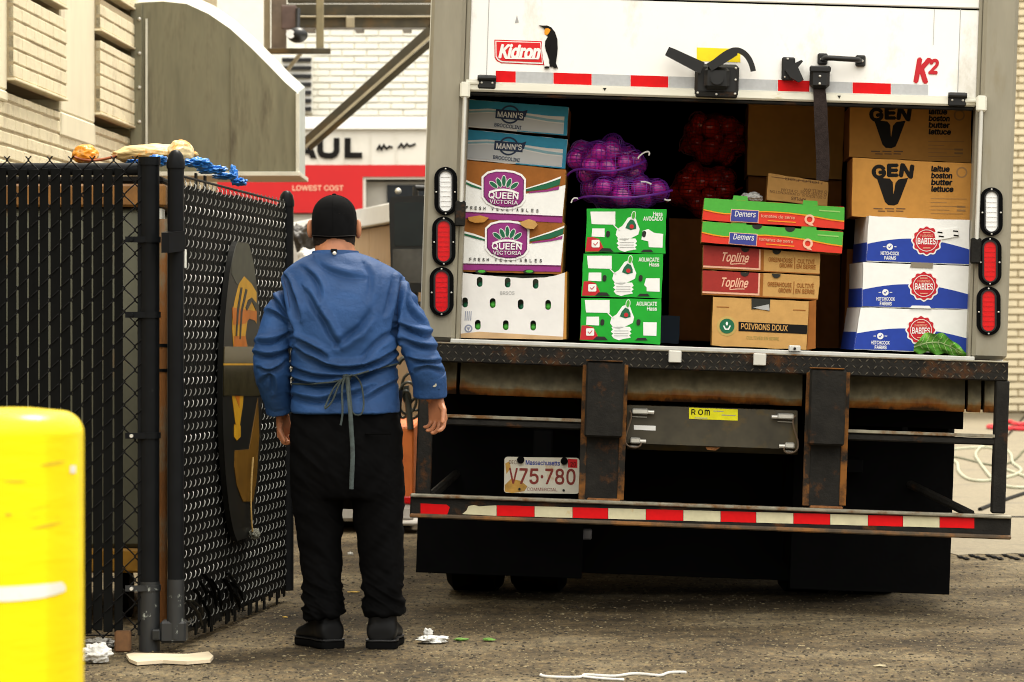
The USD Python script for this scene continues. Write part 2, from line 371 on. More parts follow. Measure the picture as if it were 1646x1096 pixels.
# ------------------------------------------------------------------ left building: cream painted brick with pilasters, projecting bays and dark slots
wf = Frame((-2.59, 17.0, 0.0), yaw=math.atan2(-1.0, 0.0416))
lb = thing('brick_building', 'cream painted brick building with pilasters and dark slots, rising behind the black fence', 'building', (0, 0, 0), wf)
part(lb, 'wall', bx((-8, 0.25, 0), (9, 0.7, 6.2)), m_mortar)
part(lb, 'base_course', bx((-8, 0.006, 0), (3.6, 0.25, 2.435)), m_mortar)
courses(lb, 'brick', m_brick, -1.35, 3.3, 1.86, 2.435, 0.0, 0.05, bw=0.205)
for a, b in ((-3.4, -0.86), (0.63, 1.73), (3.15, 3.6)):
    part(lb, 'pilaster', cbx((a, -0.006, 2.44), (b, 0.25, 6.2), 0.01), m_render)
    part(lb, 'pilaster_foot', cbx((a, -0.012, 2.38 if a != 0.63 else 2.30), (b, 0.012, 2.438), 0.01), m_render)
for a, b, slots in ((-0.855, 0.625, (2.505, 3.025, 3.55)), (1.735, 3.145, (2.505, 3.01, 3.265, 3.8))):
    for k, z in enumerate(slots):
        top = (slots[k + 1] - 0.068) if k + 1 < len(slots) else 6.2
        part(lb, 'bay', bx((a, -0.037, z), (b, 0.25, top)), m_mortar)
        if z < 3.4:
            part(lb, 'ledge', cbx((a - 0.004, -0.050, z - 0.010), (b + 0.006, 0.02, z + 0.004), 0.003), m_brick)
            courses(lb, 'brick', m_brick, a, b, z + 0.008, min(top, 3.5), -0.043, -0.01, jit=0.002, c=0.004)

# ------------------------------------------------------------------ far buildings
fb = thing('white_brick_building', 'overexposed white brick building far behind the rental truck', 'building', (-2, 42, 0))
part(fb, 'wall', bx((-14, 42.02, 0), (4.2, 48, 11)), m_white_mortar)
courses(fb, 'brick', m_farbrick, -2.95, -1.05, 4.0, 5.62, 42.0, 42.05, bw=0.32, bh=0.080, j=0.010, jit=0.004, c=0.008)
lv = [world_px(x, y, 41.9) for x, y in ((482, 90), (502, 182))]
part(fb, 'louvre_frame', cbx((lv[0][0] - 0.25, 41.90, lv[1][2]), (lv[1][0], 42.015, lv[0][2]), 0.01), mat('louvre_white', (0.78, 0.77, 0.70), 0.6))
for k in range(7):
    z = lv[1][2] + 0.03 + k * (lv[0][2] - lv[1][2]) / 7
    part(fb, 'louvre_slat', cbx((lv[0][0] - 0.24, 41.86, z), (lv[1][0] - 0.01, 41.90, z + 0.055), 0.005), m_blackmetal)
rb = thing('cream_brick_building', 'cream brick building at the far right, seen past the truck', 'building', (7, 45, 0))
part(rb, 'wall', bx((4.2, 45.03, 0), (16, 50, 10.5)), m_farmortar)
courses(rb, 'brick', m_farbrick2, 6.92, 7.7, 0.02, 6.1, 45.0, 45.1, bw=0.395, bh=0.092, j=0.016, jit=0.008, c=0.012)

# ------------------------------------------------------------------ sheet-metal hood on the building's corner
hd = thing('metal_hood', 'big galvanised sheet metal hood with a curved top, bolted to the brick building', 'hood', (-2.0, 20.0, 2.2))
arc = [(224, 4), (262, 2), (300, 6), (335, 22), (370, 46), (403, 76), (433, 106), (458, 132), (474, 146)]
front = np.array([(215, 276), (215, 6)] + arc + [(478, 150), (478, 276)], float)
sm = lambda a: a
pf = world_px(front[:, 0], front[:, 1], 20.0)
back = np.array([(215, 273), (215, -8)] + [(x + 9, y - 13) for x, y in arc] + [(488, 140), (488, 273)], float)
pb = world_px(back[:, 0], back[:, 1], 20.75)
pb[:, 2] = np.maximum(pb[:, 2], pf[:, 2].min()); pb[-1, 2] = pb[0, 2] = pf[0, 2]; pb[-2:, 0] = pf[-2:, 0]; pb[:2, 0] = pf[:2, 0]
n = len(pf)
fp = Polygon(pf[:, [0, 2]])
fm = trimesh.creation.extrude_polygon(fp, 0.02, engine='earcut')
v = fm.vertices; fm = trimesh.Trimesh(np.c_[v[:, 0], 20.0 + v[:, 2], v[:, 1]], fm.faces)
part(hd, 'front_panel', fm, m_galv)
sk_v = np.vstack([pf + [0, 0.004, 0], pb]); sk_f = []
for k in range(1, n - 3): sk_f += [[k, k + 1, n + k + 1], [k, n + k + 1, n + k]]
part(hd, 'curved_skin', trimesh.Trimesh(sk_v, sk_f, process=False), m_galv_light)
sk_f = []
for k in (n - 3, n - 2): sk_f += [[k, k + 1, n + k + 1], [k, n + k + 1, n + k]]
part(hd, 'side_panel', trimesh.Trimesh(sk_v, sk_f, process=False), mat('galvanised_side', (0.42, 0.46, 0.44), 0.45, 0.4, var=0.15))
x0, x1, zb = pf[0, 0], pf[-1, 0], pf[0, 2]
part(hd, 'bottom_lip', cbx((x0, 19.96, zb - 0.03), (x1 + 0.02, 20.76, zb), 0.004), m_galv_light)
part(hd, 'corner_flange', cbx((x1 - 0.01, 19.985, zb), (x1 + 0.012, 20.02, pf[-2, 2]), 0.003), m_galv_light)
part(hd, 'wall_flange', cbx((x0 - 0.02, 19.97, zb), (x0 + 0.055, 20.0, pf[1, 2]), 0.003), m_galv)
part(hd, 'seam', cbx((x0 + 0.075, 19.988, zb), (x0 + 0.09, 20.0, 3.2), 0.002), m_galv_light)
part(hd, 'seam', cbx((x0 + 0.62, 19.994, zb), (x0 + 0.63, 20.0, 3.02), 0.002), m_galv)
for k in range(5):
    part(hd, 'rivet', trimesh.creation.icosphere(1, 0.012).apply_translation((x0 + 0.04, 19.968, zb + 0.1 + 0.22 * k)), m_screw)

# ------------------------------------------------------------------ fire escape behind the hood
fe = thing('fire_escape', 'dark steel fire escape platform with a long diagonal brace', 'fire escape', (-1.4, 26.0, 3.0))
def wbox(px0, py0, px1, py1, d, depth, c=0.006):
    a, b = world_px(px0, py0, d), world_px(px1, py1, d)
    return cbx((a[0], d, b[2]), (b[0], d + depth, a[2]), c)
part(fe, 'edge_beam', wbox(462, 28, 720, 44, 26.0, 0.10), m_oldsteel)
part(fe, 'top_beam', wbox(462, -6, 720, 4, 26.05, 0.08), m_oldsteel)
part(fe, 'beam_flange', wbox(470, 25, 720, 28, 25.97, 0.16), m_oldsteel_light)
part(fe, 'deck', wbox(450, 6, 720, 24, 26.3, 1.3), m_oldsteel)
for px in (478, 560, 640):
    part(fe, 'cross_bearer', wbox(px, 24, px + 14, 30, 26.12, 1.3), m_oldsteel)
part(fe, 'hanging_lug', wbox(556, 27, 570, 44, 25.95, 0.02), m_oldsteel_light)
def bar(p0, p1, d0, d1, w, t, m, node, name):
    a, b = world_px(*p0, d0), world_px(*p1, d1)
    u = (b - a) / np.linalg.norm(b - a); nrm = np.cross(u, (0, 1, 0)); nrm /= np.linalg.norm(nrm)
    pts = [q + s * nrm * w / 2 + (0, y, 0) for q in (a, b) for s in (-1, 1) for y in (0, t)]
    return part(node, name, hull(pts), m)
bar((484, 236), (722, 22), 26.0, 26.0, 0.085, 0.02, m_oldsteel, fe, 'brace')
bar((490, 236), (724, 30), 25.92, 25.92, 0.018, 0.09, m_oldsteel_light, fe, 'brace_flange')
bar((497, 238), (726, 40), 26.02, 26.02, 0.05, 0.02, m_oldsteel, fe, 'brace_leg')
part(fe, 'post', wbox(508, -40, 520, 80, 25.4, 0.06), mat('olive_steel_post', (0.24, 0.20, 0.11), 0.5, 0.2, var=0.2))
part(fe, 'foot_bar', wbox(430, 77, 531, 86, 25.35, 0.07), m_oldsteel)
part(fe, 'railing_post', wbox(436, -40, 460, 78, 25.5, 0.07), mat('brown_steel_post', (0.16, 0.12, 0.085), 0.6, 0.1, var=0.4, scale=5))
part(fe, 'railing_post', wbox(424, -40, 434, 84, 25.6, 0.05), m_oldsteel_light)
bar((486, 82), (462, 112), 25.5, 25.5, 0.03, 0.03, m_oldsteel_light, fe, 'knee_brace')
wl = thing('flood_lamp', 'dark round flood lamp hanging under the fire escape platform', 'lamp', tuple(world_px(478, 58, 25.2)))
c = world_px(478, 56, 25.2)
part(wl, 'lamp_housing', trimesh.creation.icosphere(3, 0.085).apply_scale((1.0, 1.0, 0.75)).apply_translation(c), m_blackmetal, smooth=True)
part(wl, 'lamp_lens', cyl(c + (-0.05, -0.07, 0.0), 1, 0.035, 0.02), m_whitelens)
part(wl, 'lamp_arm', rod(c + (0, 0.02, 0.05), c + (0, 0.1, 0.22), 0.02), m_blackmetal)
part(wl, 'junction_box', wbox(452, 8, 476, 46, 25.3, 0.12), mat('brown_box', (0.12, 0.075, 0.06), 0.6, var=0.4, scale=6))

# ------------------------------------------------------------------ rental moving truck far behind
ut = thing('moving_truck', 'white and red rental moving truck parked far down the alley, partly hidden', 'truck', (-1.6, 34.0, 0.0))
utw = mat('moving_truck_white', (0.66, 0.63, 0.55), 0.45, var=0.04, scale=2, dirt=(0.50, 0.47, 0.38), dirt_at=(0.5, 0.8), dscale=1.2)
utr = mat('moving_truck_red', (0.50, 0.003, 0.004), 0.7, var=0.05, scale=3)
def wrect(x0, y0, x1, y1): return sbox(x0, y0, x1, y1)
def wpart(node, name, poly, m, d, depth): return part(node, name, extr(poly, d, d + depth, WORLD), m)
up = Polygon([(250, 205), (760, 205), (760, 288), (588, 288), (588, 340), (250, 340)])
wpart(ut, 'box_body', up, utw, 34.0, 2.2)
wpart(ut, 'roof_cap', wrect(246, 187, 764, 207), mat('roof_cap_white', (0.84, 0.83, 0.78), 0.4, var=0.02), 33.96, 2.3)
wpart(ut, 'red_band', Polygon([(250, 265), (700, 265), (700, 284), (583, 284), (583, 342), (250, 342)]), utr, 33.985, 0.013)
for k in range(9):
    wpart(ut, 'side_rib', wrect(300 + 42 * k, 206, 301.2 + 42 * k, 264), utw, 33.990, 0.012)
text(ut, 'lettering', 'U-H', i_black, (392, 253), (470, 253), 31, 33.99, layer=3)
wpart(ut, 'lettering', Polygon([(472, 254), (484, 222), (497, 222), (509, 254), (499, 254), (496.5, 247), (484, 247), (481.5, 254)]).difference(Polygon([(487, 240), (494, 240), (490.5, 229)])), i_black, 33.985, 0.02)
wpart(ut, 'lettering', LineString([(514.5, 221.5), (514.5, 243), (518, 248.5), (524, 250), (533, 250), (538, 248), (541, 243), (541, 221.5)]).buffer(4.6, cap_style='flat'), i_black, 33.985, 0.02)
wpart(ut, 'lettering', Polygon([(554, 221.5), (563.5, 221.5), (563.5, 245), (582, 245), (582, 254), (554, 254)]), i_black, 33.985, 0.02)
text(ut, 'small_lettering', 'LOWEST COST', i_salmon, (470, 306), (552, 306), 8, 33.985, layer=3)
for pts in ([(606, 241), (610, 234), (613, 240), (617, 233), (621, 239), (626, 235), (631, 237)], [(640, 238), (645, 231), (649, 237), (654, 231), (658, 235), (668, 231)]):
    wpart(ut, 'script_lettering', band(pts, 3.0), i_black, 33.985, 0.02)
wpart(ut, 'cab', Polygon([(588, 292), (720, 292), (752, 372), (770, 420), (770, 590), (588, 590)]), mat('cab_grey', (0.36, 0.34, 0.29), 0.5, var=0.1), 34.1, 2.0)
wpart(ut, 'cab_window', Polygon([(622, 297), (700, 297), (722, 340), (722, 352), (622, 352)]), mat('dark_window', (0.012, 0.014, 0.016), 0.1, var=0.2), 34.06, 0.05)
wpart(ut, 'box_skirt', wrect(250, 344, 588, 360), utw, 34.05, 2.1)
for px in (330, 700):
    c = world_px(px, 640, 34.2); c[2] = 0.43
    w = part(ut, 'wheel', cyl(c + (0, 0.12, 0), 1, 0.43, 0.26, 28), m_rubber)
    part(w, 'rim', cyl(c + (0, -0.012, 0), 1, 0.22, 0.02, 20), m_alu)
part(ut, 'chassis', bx((-3.6, 34.4, 0.5), (-0.4, 36.0, 1.0)), m_under)

# ------------------------------------------------------------------ tan panelled shed with a white fascia
sf = Frame(world_px(465, 530, 30.0) * (1, 1, 0), yaw=math.radians(0))
a, b = world_px(440, 530, 31.0), world_px(760, 530, 22.2)
sh = thing('panelled_shed', 'tan plywood shed with a white fascia board, standing behind the man', 'shed', (0, 0, 0),
           Frame((a[0], a[1], 0), yaw=math.atan2(-(b - a)[1], (b - a)[0])))
L = float(np.linalg.norm((b - a)[:2]))
m_ply = mat('tan_plywood', (0.42, 0.27, 0.13), 0.75, var=0.14, scale=7, stretch=(3, 3, 0.5), dirt=(0.28, 0.17, 0.08), dirt_at=(0.55, 0.75), dscale=2)
pw = 1.22
part(sh, 'core', bx((0, 0.03, 0), (L, 2.5, 2.06)), mat('shed_joint', (0.10, 0.06, 0.03), 0.9))
x = 0.2
part(sh, 'panel', cbx((0, 0, 0.05), (x - 0.006, 0.03, 2.05), 0.004), m_ply)
while x < L:
    part(sh, 'panel', cbx((x, rng.uniform(-0.003, 0.003), 0.05), (min(x + pw, L) - 0.010, 0.03, 2.05), 0.004), m_ply); x += pw
part(sh, 'fascia', cbx((-0.05, -0.05, 2.06), (L + 0.05, 2.55, 2.22), 0.01), mat('fascia_white', (0.74, 0.73, 0.68), 0.5, var=0.06))
part(sh, 'door_handle', rod((L * 0.62, -0.04, 1.62), (L * 0.62, -0.04, 1.78), 0.02), m_blackmetal)

# ------------------------------------------------------------------ low orange trailer between the man and the truck
tr_ = thing('orange_trailer', 'low orange trailer with pale grey skirt, glimpsed between the man and the lorry', 'trailer', (-0.9, 18.5, 0))
m_or = mat('orange_paint', (0.62, 0.16, 0.03), 0.5, var=0.12, scale=5, dirt=(0.45, 0.09, 0.02), dirt_at=(0.5, 0.7), dscale=3)
part(tr_, 'deck_box', wbox(500, 686, 665, 800, 18.5, 2.2, 0.01), m_or)
part(tr_, 'red_reflector', wbox(648, 798, 664, 810, 18.44, 0.05), m_redlens)
part(tr_, 'skirt', wbox(494, 812, 664, 838, 18.42, 2.2, 0.02), mat('pale_grey_skirt', (0.52, 0.50, 0.46), 0.6, var=0.1))
part(tr_, 'step', wbox(640, 838, 674, 845, 18.30, 0.4, 0.01), mat('pale_grey_skirt', (0.5,) * 3))
part(tr_, 'axle_beam', wbox(500, 846, 660, 856, 18.9, 1.2), m_under)
for px in (520, 640):
    c = world_px(px, 840, 19.2); c[2] = 0.105
    part(tr_, 'wheel', cyl(c, 0, 0.105, 0.10, 20), m_rubber)
hs = []
for k, (cx, cy, rx, ry, tw) in enumerate(((655, 640, 15, 26, 0.1), (664, 630, 18, 30, -0.2), (650, 650, 10, 22, 0.3), (668, 655, 13, 18, 0.5))):
    t = np.linspace(0, 2 * np.pi * 1.02, 40)
    w = world_px(cx + rx * np.cos(t + tw), cy + ry * np.sin(t), 18.45 + 0.03 * k)
    w[:, 1] += 0.05 * np.sin(t * 1.0)
    hs.append(tube(w, 0.009, 6))
t = world_px(np.array([640, 652, 668, 690]), np.array([585, 575, 590, 610]), 18.5); hs.append(tube(curve(t, 16), 0.016, 6))
t = world_px(np.array([652, 656, 660]), np.array([620, 650, 690]), 18.5); hs.append(tube(curve(t, 10), 0.02, 6))
single('cable_coil', cat_(hs), mat('dark_cable', (0.035, 0.04, 0.035), 0.4, var=0.3), 'tangle of black cables hanging above the orange trailer', 'cable', tuple(world_px(655, 686, 18.5)), smooth=60)

# bundle left of the man's head
bd = thing('covered_load', 'dark tarpaulin over a load with a white sack, between the gate and the man', 'load', tuple(world_px(480, 520, 24)))
def blob(c, r, seed, amp=0.25, sub=4, sc=3.0):
    m = trimesh.creation.icosphere(sub, 1.0); v = m.vertices
    d = 1 + amp * (meshkit.fbm(v * sc + 10 * seed, 4, seed) - 0.5) * 2
    return trimesh.Trimesh(v * d[:, None] * np.asarray(r) + np.asarray(c), m.faces, process=False)
part(bd, 'tarpaulin', blob(world_px(488, 395, 24), (0.16, 0.2, 0.17), 3, 0.35), mat('brown_black_tarp', (0.025, 0.020, 0.014), 0.5, var=0.6, scale=12), smooth=True)
part(bd, 'sack', blob(world_px(497, 425, 23.8), (0.12, 0.2, 0.12), 5, 0.3), mat('white_sack', (0.66, 0.65, 0.62), 0.6, var=0.08), smooth=True)
part(bd, 'pale_board', hull([world_px(x, y, d) for x, y in ((462, 372), (470, 380), (484, 430), (462, 430)) for d in (23.5, 23.56)]), mat('grey_board', (0.55, 0.53, 0.48), 0.6, var=0.1))
part(bd, 'cart', bx(world_px(450, 440, 24.4) , world_px(520, 720, 24.0)), m_inner)
# ------------------------------------------------------------------ the delivery truck: a frame of its own, leaning 1.95 degrees to the right
TR = Frame(((1150 - CX) / F * 13.4, 13.4, 0.0), roll=math.radians(1.95), yaw=math.radians(2.7))
tk = thing('delivery_truck', 'delivery truck seen from behind, door half open, loaded with produce boxes', 'truck', (0, 0, 0), TR)
P = TR.px
def lx(px, py, yo=0.0): return float(P(px, py, yo)[0])
def lz(px, py, yo=0.0): return float(P(px, py, yo)[2])
XL0, XL1 = lx(685, 250), lx(751, 250)          # left corner post, outer and inner
XR0, XR1 = lx(1566, 250), lx(1630, 250)        # right corner post, inner and outer
ZF = lz(1150, 561)                              # cargo floor
ZT = ZF + 2.32                                   # top of the box
DEEP = 5.3
def tp(name, lo, hi, m, c=0.004, node=None, label=None): return part(node or tk, name, cbx(lo, hi, c), m, label=label)
# box body
m_skin = mat('white_truck_skin', (0.66, 0.65, 0.60), 0.45, var=0.05, scale=2)
tp('side_wall', (XL0, 0.16, ZF - 0.12), (XL0 + 0.07, DEEP, ZT), m_skin)
tp('side_wall', (XR1 - 0.07, 0.16, ZF - 0.12), (XR1, DEEP, ZT), m_skin)
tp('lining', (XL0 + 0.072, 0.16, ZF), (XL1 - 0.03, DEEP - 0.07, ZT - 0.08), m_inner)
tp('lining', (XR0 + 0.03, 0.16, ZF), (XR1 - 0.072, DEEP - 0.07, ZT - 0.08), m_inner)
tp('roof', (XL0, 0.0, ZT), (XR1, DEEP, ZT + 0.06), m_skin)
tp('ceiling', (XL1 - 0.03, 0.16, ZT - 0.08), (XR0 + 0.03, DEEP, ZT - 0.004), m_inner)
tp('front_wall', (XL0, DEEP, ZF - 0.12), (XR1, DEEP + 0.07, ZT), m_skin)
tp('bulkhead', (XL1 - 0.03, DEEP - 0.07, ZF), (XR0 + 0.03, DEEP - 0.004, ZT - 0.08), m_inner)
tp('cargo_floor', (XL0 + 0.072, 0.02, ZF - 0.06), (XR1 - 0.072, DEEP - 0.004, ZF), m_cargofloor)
for k in range(7):
    for s, x in ((1, XL1 - 0.03), (-1, XR0 + 0.03)):
        tp('lining_rib', (x, 0.5 + 0.7 * k, ZF + 0.01), (x + s * 0.012, 0.56 + 0.7 * k, ZT - 0.09), m_inner)
# corner posts and door tracks
def post(x0, x1, inner):
    q = part(tk, 'corner_post', cbx((x0, 0, ZF - 0.004), (x1, 0.158, ZT - 0.003), 0.016), m_post)
    part(q, 'post_edge', cbx((x0 - 0.004, 0.02, ZF), (x0 + 0.006, 0.15, ZT - 0.01), 0.003), m_alu) if inner > 0 else None
    return q
pl, pr = post(XL0, XL1 - 0.028, 1), post(XR0 + 0.02, XR1, -1)
tp('header', (XL0 + 0.001, 0.004, ZT - 0.11), (XR1 - 0.001, 0.15, ZT - 0.001), m_post)
def track(px0, py0, px1, py1, r=0.0095):
    a, b = P(px0, py0, -0.012), P(px1, py1, -0.012)
    a[0] = b[0] = (a[0] + b[0]) / 2
    tk_ = part(tk, 'door_track_bar', rod(a, b, r, 10), m_alu, smooth=40)
    part(tk_, 'top_hook', cbx(a + (-0.022, -0.012, -0.02), a + (0.022, 0.02, 0.05), 0.008), m_rail)
    part(tk_, 'bracket', cbx(b + (-0.026, -0.01, -0.05), b + (0.020, 0.022, 0.06), 0.006), m_frame)
    return tk_
track(747, 150, 741, 345); track(1576, 172, 1571, 405)
tp('track_channel', (XL1 - 0.028, 0.03, ZF), (XL1 - 0.008, 0.15, ZT - 0.1), m_post)
tp('track_channel', (XR0 + 0.004, 0.03, ZF), (XR0 + 0.02, 0.15, ZT - 0.1), m_post)
# overhead door, half raised
YD = 0.045
zb0 = lz(1160, 157, YD)
zseam = lz(1160, 3, YD)
dl, dr = XL1 - 0.010, XR0 + 0.006
dn = part(tk, 'door_panel', cbx((dl, YD, zb0 + 0.002), (dr, YD + 0.035, zseam - 0.004), 0.004), m_door)
part(tk, 'door_panel', cbx((dl, YD, zseam + 0.004), (dr, YD + 0.035, ZT - 0.12), 0.004), m_door)
part(tk, 'door_panel', cbx((dl, 0.25, ZT - 0.20), (dr, 1.5, ZT - 0.165), 0.004), m_door)
part(tk, 'door_gasket', cbx((dl + 0.01, YD + 0.012, zseam - 0.006), (dr - 0.01, YD + 0.03, zseam + 0.006), 0.002), m_rubber)
tp('bottom_rail', (dl, YD - 0.018, zb0 - 0.006), (dr, YD + 0.04, zb0 + 0.036), m_rail, 0.008)
tp('rail_seal', (dl + 0.01, YD - 0.004, zb0 - 0.022), (dr - 0.01, YD + 0.03, zb0 - 0.006), m_frame, 0.004)
for px, y0, y1 in ((784, -40, 123), (1541, 14, 160)):
    a, b = P(px, y0, YD), P(px - 2, y1, YD)
    part(tk, 'panel_seam', bx((b[0] - 0.0015, YD - 0.0012, b[2]), (b[0] + 0.0015, YD + 0.001, a[2])), i_grey)
a, b = P(1502, 15, YD), P(1500, 72, YD)
part(tk, 'panel_seam', bx((b[0] - 0.0012, YD - 0.0012, b[2]), (b[0] + 0.0012, YD + 0.001, a[2])), i_grey)
tape = [(797, 829, 1), (829.6, 889, 0), (889.6, 951, 1), (951.6, 1013, 0), (1013.6, 1074, 1), (1074.6, 1120, 0), (1180, 1250, 0), (1250.6, 1301, 1), (1301.6, 1370, 0), (1370.6, 1432, 1), (1432.6, 1492, 0)]
def slope(x, y0, s, xr=1150): return y0 + s * (x - xr)
for x0, x1, red in tape:
    q = Polygon([(x0, slope(x0, 125, .0325)), (x1, slope(x1, 125, .0325)), (x1, slope(x1, 143, .0325)), (x0, slope(x0, 143, .0325))])
    decal(tk, 'reflective_tape', q, m_redtape if red else m_silvertape, YD)
for px in (972, 1349):
    decal(tk, 'rail_notch', Polygon([(px - 3, slope(px, 147, .0325)), (px + 3, slope(px, 147, .0325)), (px, slope(px, 152, .0325))]), m_hole, YD - 0.018)
# maker's emblem with the penguin
em = decal(tk, 'emblem_border', Polygon([(795.5, 64.5), (870, 67), (873.5, 103.5), (806, 100.5), (799, 97), (796, 92)]).buffer(1.0), i_red, YD, 1)
decal(em, 'emblem_white', Polygon([(796.5, 65.7), (869, 68), (872.5, 102.5), (806, 99.5), (800, 96), (797, 91)]).buffer(0.3), i_white, YD, 2)
decal(em, 'emblem_red', Polygon([(798, 67), (868, 69), (871, 100), (807, 97.5), (801, 94), (798.5, 90)]).buffer(0.2), i_red, YD, 3)
text(em, 'lettering', 'Kidron', i_white, (802, 92), (866, 93.5), 20, YD, 4, lean=0.2, fat=0.9)
decal(em, 'underline', Polygon([(813, 92.6), (866, 92.8), (865, 95), (812, 94.6)]), i_white, YD, 5)
pg = decal(tk, 'penguin_emblem', Polygon([(866.5, 40.2), (873, 41), (879, 40.6), (886, 43.5), (892, 51), (896, 63), (896.5, 78), (895, 92), (893.5, 101), (897, 109.5), (892, 107), (884, 107), (882.5, 95), (879, 84), (876, 74), (876.5, 66), (880.5, 59), (878, 52), (874, 45)]), i_black, YD, 5)
decal(pg, 'white_belly', Polygon([(876, 55), (880, 60), (876, 66), (875.5, 76), (879, 86), (882, 96), (883, 106), (876, 108), (873, 95), (871, 80), (871, 67), (873, 58)]), i_white, YD, 6)
decal(pg, 'orange_cheek', Polygon([(876, 46), (881, 45), (885, 48), (883, 52), (880, 56), (875.5, 55.5), (875, 51)]), i_orange, YD, 7)
decal(pg, 'flipper', Polygon([(884, 66), (880, 72), (877, 76), (877.5, 82), (880, 84), (881, 78), (885, 70)]), i_black, YD, 8)
decal(pg, 'feet', unary_union([ell(879, 108, 4.2, 1.8), ell(892, 107.5, 3, 1.5)]), i_black, YD, 9)
text(tk, 'lettering', 'K', i_sealred, (1470, 130.5), (1490, 131.5), 36, YD, 2, lean=0.12, fat=1.8)
text(tk, 'lettering', '2', i_sealred, (1493, 117.5), (1506, 118), 22, YD, 2, lean=0.12, fat=1.0)
decal(tk, 'scuff', Polygon([(831, 24), (834, 36), (827.5, 37)]), i_grey, YD, 1)
decal(tk, 'warning_sticker', Polygon([(1120, 76), (1175, 78), (1190, 85), (1190, 100), (1120, 98)]), i_yellow, YD, 1)
# rollers, latch, handle, strap
def roller(px, py):
    c = P(px, py, YD)
    h = part(tk, 'roller_hinge', cbx(c + (-0.039, -0.024, -0.030), c + (0.039, 0.0, 0.030), 0.006), m_blackmetal)
    for sx in (-0.022, 0.024): part(h, 'bolt', trimesh.creation.icosphere(1, 0.0055).apply_translation(c + (sx, -0.024, -0.004)), m_screw)
    part(h, 'hinge_pin', cyl(c + (0, -0.026, 0.016), 0, 0.012, 0.08, 12), m_blackmetal)
    s = -1 if px < 1000 else 1
    part(h, 'axle', cyl(c + (s * 0.06, -0.01, -0.004), 0, 0.014, 0.06, 12), m_rail)
roller(783, 132); roller(1538, 160)
cL = P(1152, 128, YD)
la = part(tk, 'latch', cbx(cL + (-0.095, -0.030, -0.078), cL + (0.095, 0.0, 0.066), 0.018), m_blackmetal)
part(la, 'latch_housing', cbx(cL + (-0.055, -0.062, -0.045), cL + (0.055, -0.03, 0.05), 0.02), m_blackmetal)
part(la, 'latch_foot', cbx(cL + (-0.09, -0.045, -0.082), cL + (0.09, -0.03, -0.052), 0.008), m_frame)
part(la, 'pivot', cyl(cL + (0.0, -0.07, 0.0), 1, 0.028, 0.03, 18), m_blackmetal)
for sx, sz in ((0.08, 0.05), (0.08, 0.0), (0.08, -0.062), (0.0, -0.066), (-0.08, -0.062)):
    part(la, 'bolt', trimesh.creation.icosphere(1, 0.0055).apply_translation(cL + (sx, -0.045 if sz < -0.05 else -0.031, sz)), m_screw)
part(la, 'lever', extr(Polygon([(1070, 88), (1076, 76), (1086, 80), (1132, 101), (1125, 117), (1115, 112)]).buffer(0.8), YD - 0.075, YD - 0.052, TR), m_blackmetal)
tt = np.array([(1140, 106), (1158, 92), (1170, 84), (1183, 80), (1196, 85), (1205, 96), (1211, 114)], float)
cv = LineString(curve(np.c_[tt, 0 * tt[:, 0]], 30)[:, :2])
part(la, 'hook_lever', extr(unary_union([cv.buffer(4.2, cap_style='flat'), band([(1140, 108), (1182, 82)], 14), ell(1178, 84, 8, 6)]), YD - 0.07, YD - 0.046, TR), m_blackmetal)
cB = P(1273, 111, YD)
br_ = part(tk, 'latch_bracket', cbx(cB + (-0.045, -0.02, -0.05), cB + (0.012, 0, 0.05), 0.006), m_blackmetal)
part(br_, 'catch', extr(Polygon([(1262, 112), (1276, 102), (1288, 96), (1291, 98), (1283, 108), (1292, 128), (1284, 132), (1270, 124)]), YD - 0.05, YD - 0.02, TR), m_blackmetal)
for dx, dz in ((-0.03, -0.036), (-0.02, 0.042)): part(br_, 'bolt', trimesh.creation.icosphere(1, 0.005).apply_translation(cB + (dx, -0.021, dz)), m_screw)
h0, h1 = P(1322, 95, YD), P(1383, 98, YD)
hd_ = part(tk, 'grab_handle', tube(curve([h0 + (0.0, -0.01, 0), h0 + (0.028, -0.045, 0.002), (h0 + h1) / 2 + (0, -0.055, 0.001), h1 + (-0.028, -0.045, 0.002), h1 + (0, -0.01, 0)], 20), 0.012, 10), m_blackmetal, smooth=50)
for h in (h0, h1):
    q = part(hd_, 'handle_foot', cbx(h + (-0.022, -0.014, -0.025), h + (0.022, 0, 0.025), 0.006), m_blackmetal)
    part(hd_, 'bolt', trimesh.creation.icosphere(1, 0.007).apply_translation(h + (-0.004 if h is h0 else 0.006, -0.015, 0.0)), m_screw)
s0 = P(1317, 126, YD)
st = part(tk, 'strap_mount', cbx(s0 + (-0.043, -0.05, -0.046), s0 + (0.043, 0, 0.048), 0.014), m_blackmetal)
part(st, 'mount_lip', cbx(s0 + (-0.046, -0.058, 0.022), s0 + (0.046, -0.045, 0.05), 0.006), m_blackmetal)
for dz in (0.006, -0.026): part(st, 'bolt', trimesh.creation.icosphere(1, 0.006).apply_translation(s0 + (0, -0.051, dz)), m_screw)
sp = [P(x, y, YD - o) for x, y, o in ((1317, 142, .03), (1319, 170, .045), (1320, 200, .05), (1322, 235, .05), (1323, 265, .05), (1322, 290, .05))]
sv = np.array(sp); sw = np.array([.026, .029, .029, .029, .029, .026])
sp_m = [hull([sv[i] + (s * sw[i], o, 0) for s in (-1, 1) for o in (0, 0.006)] + [sv[i + 1] + (s * sw[i + 1], o, 0) for s in (-1, 1) for o in (0, 0.006)]) for i in range(5)]
part(tk, 'pull_strap', cat_(sp_m), m_strap)
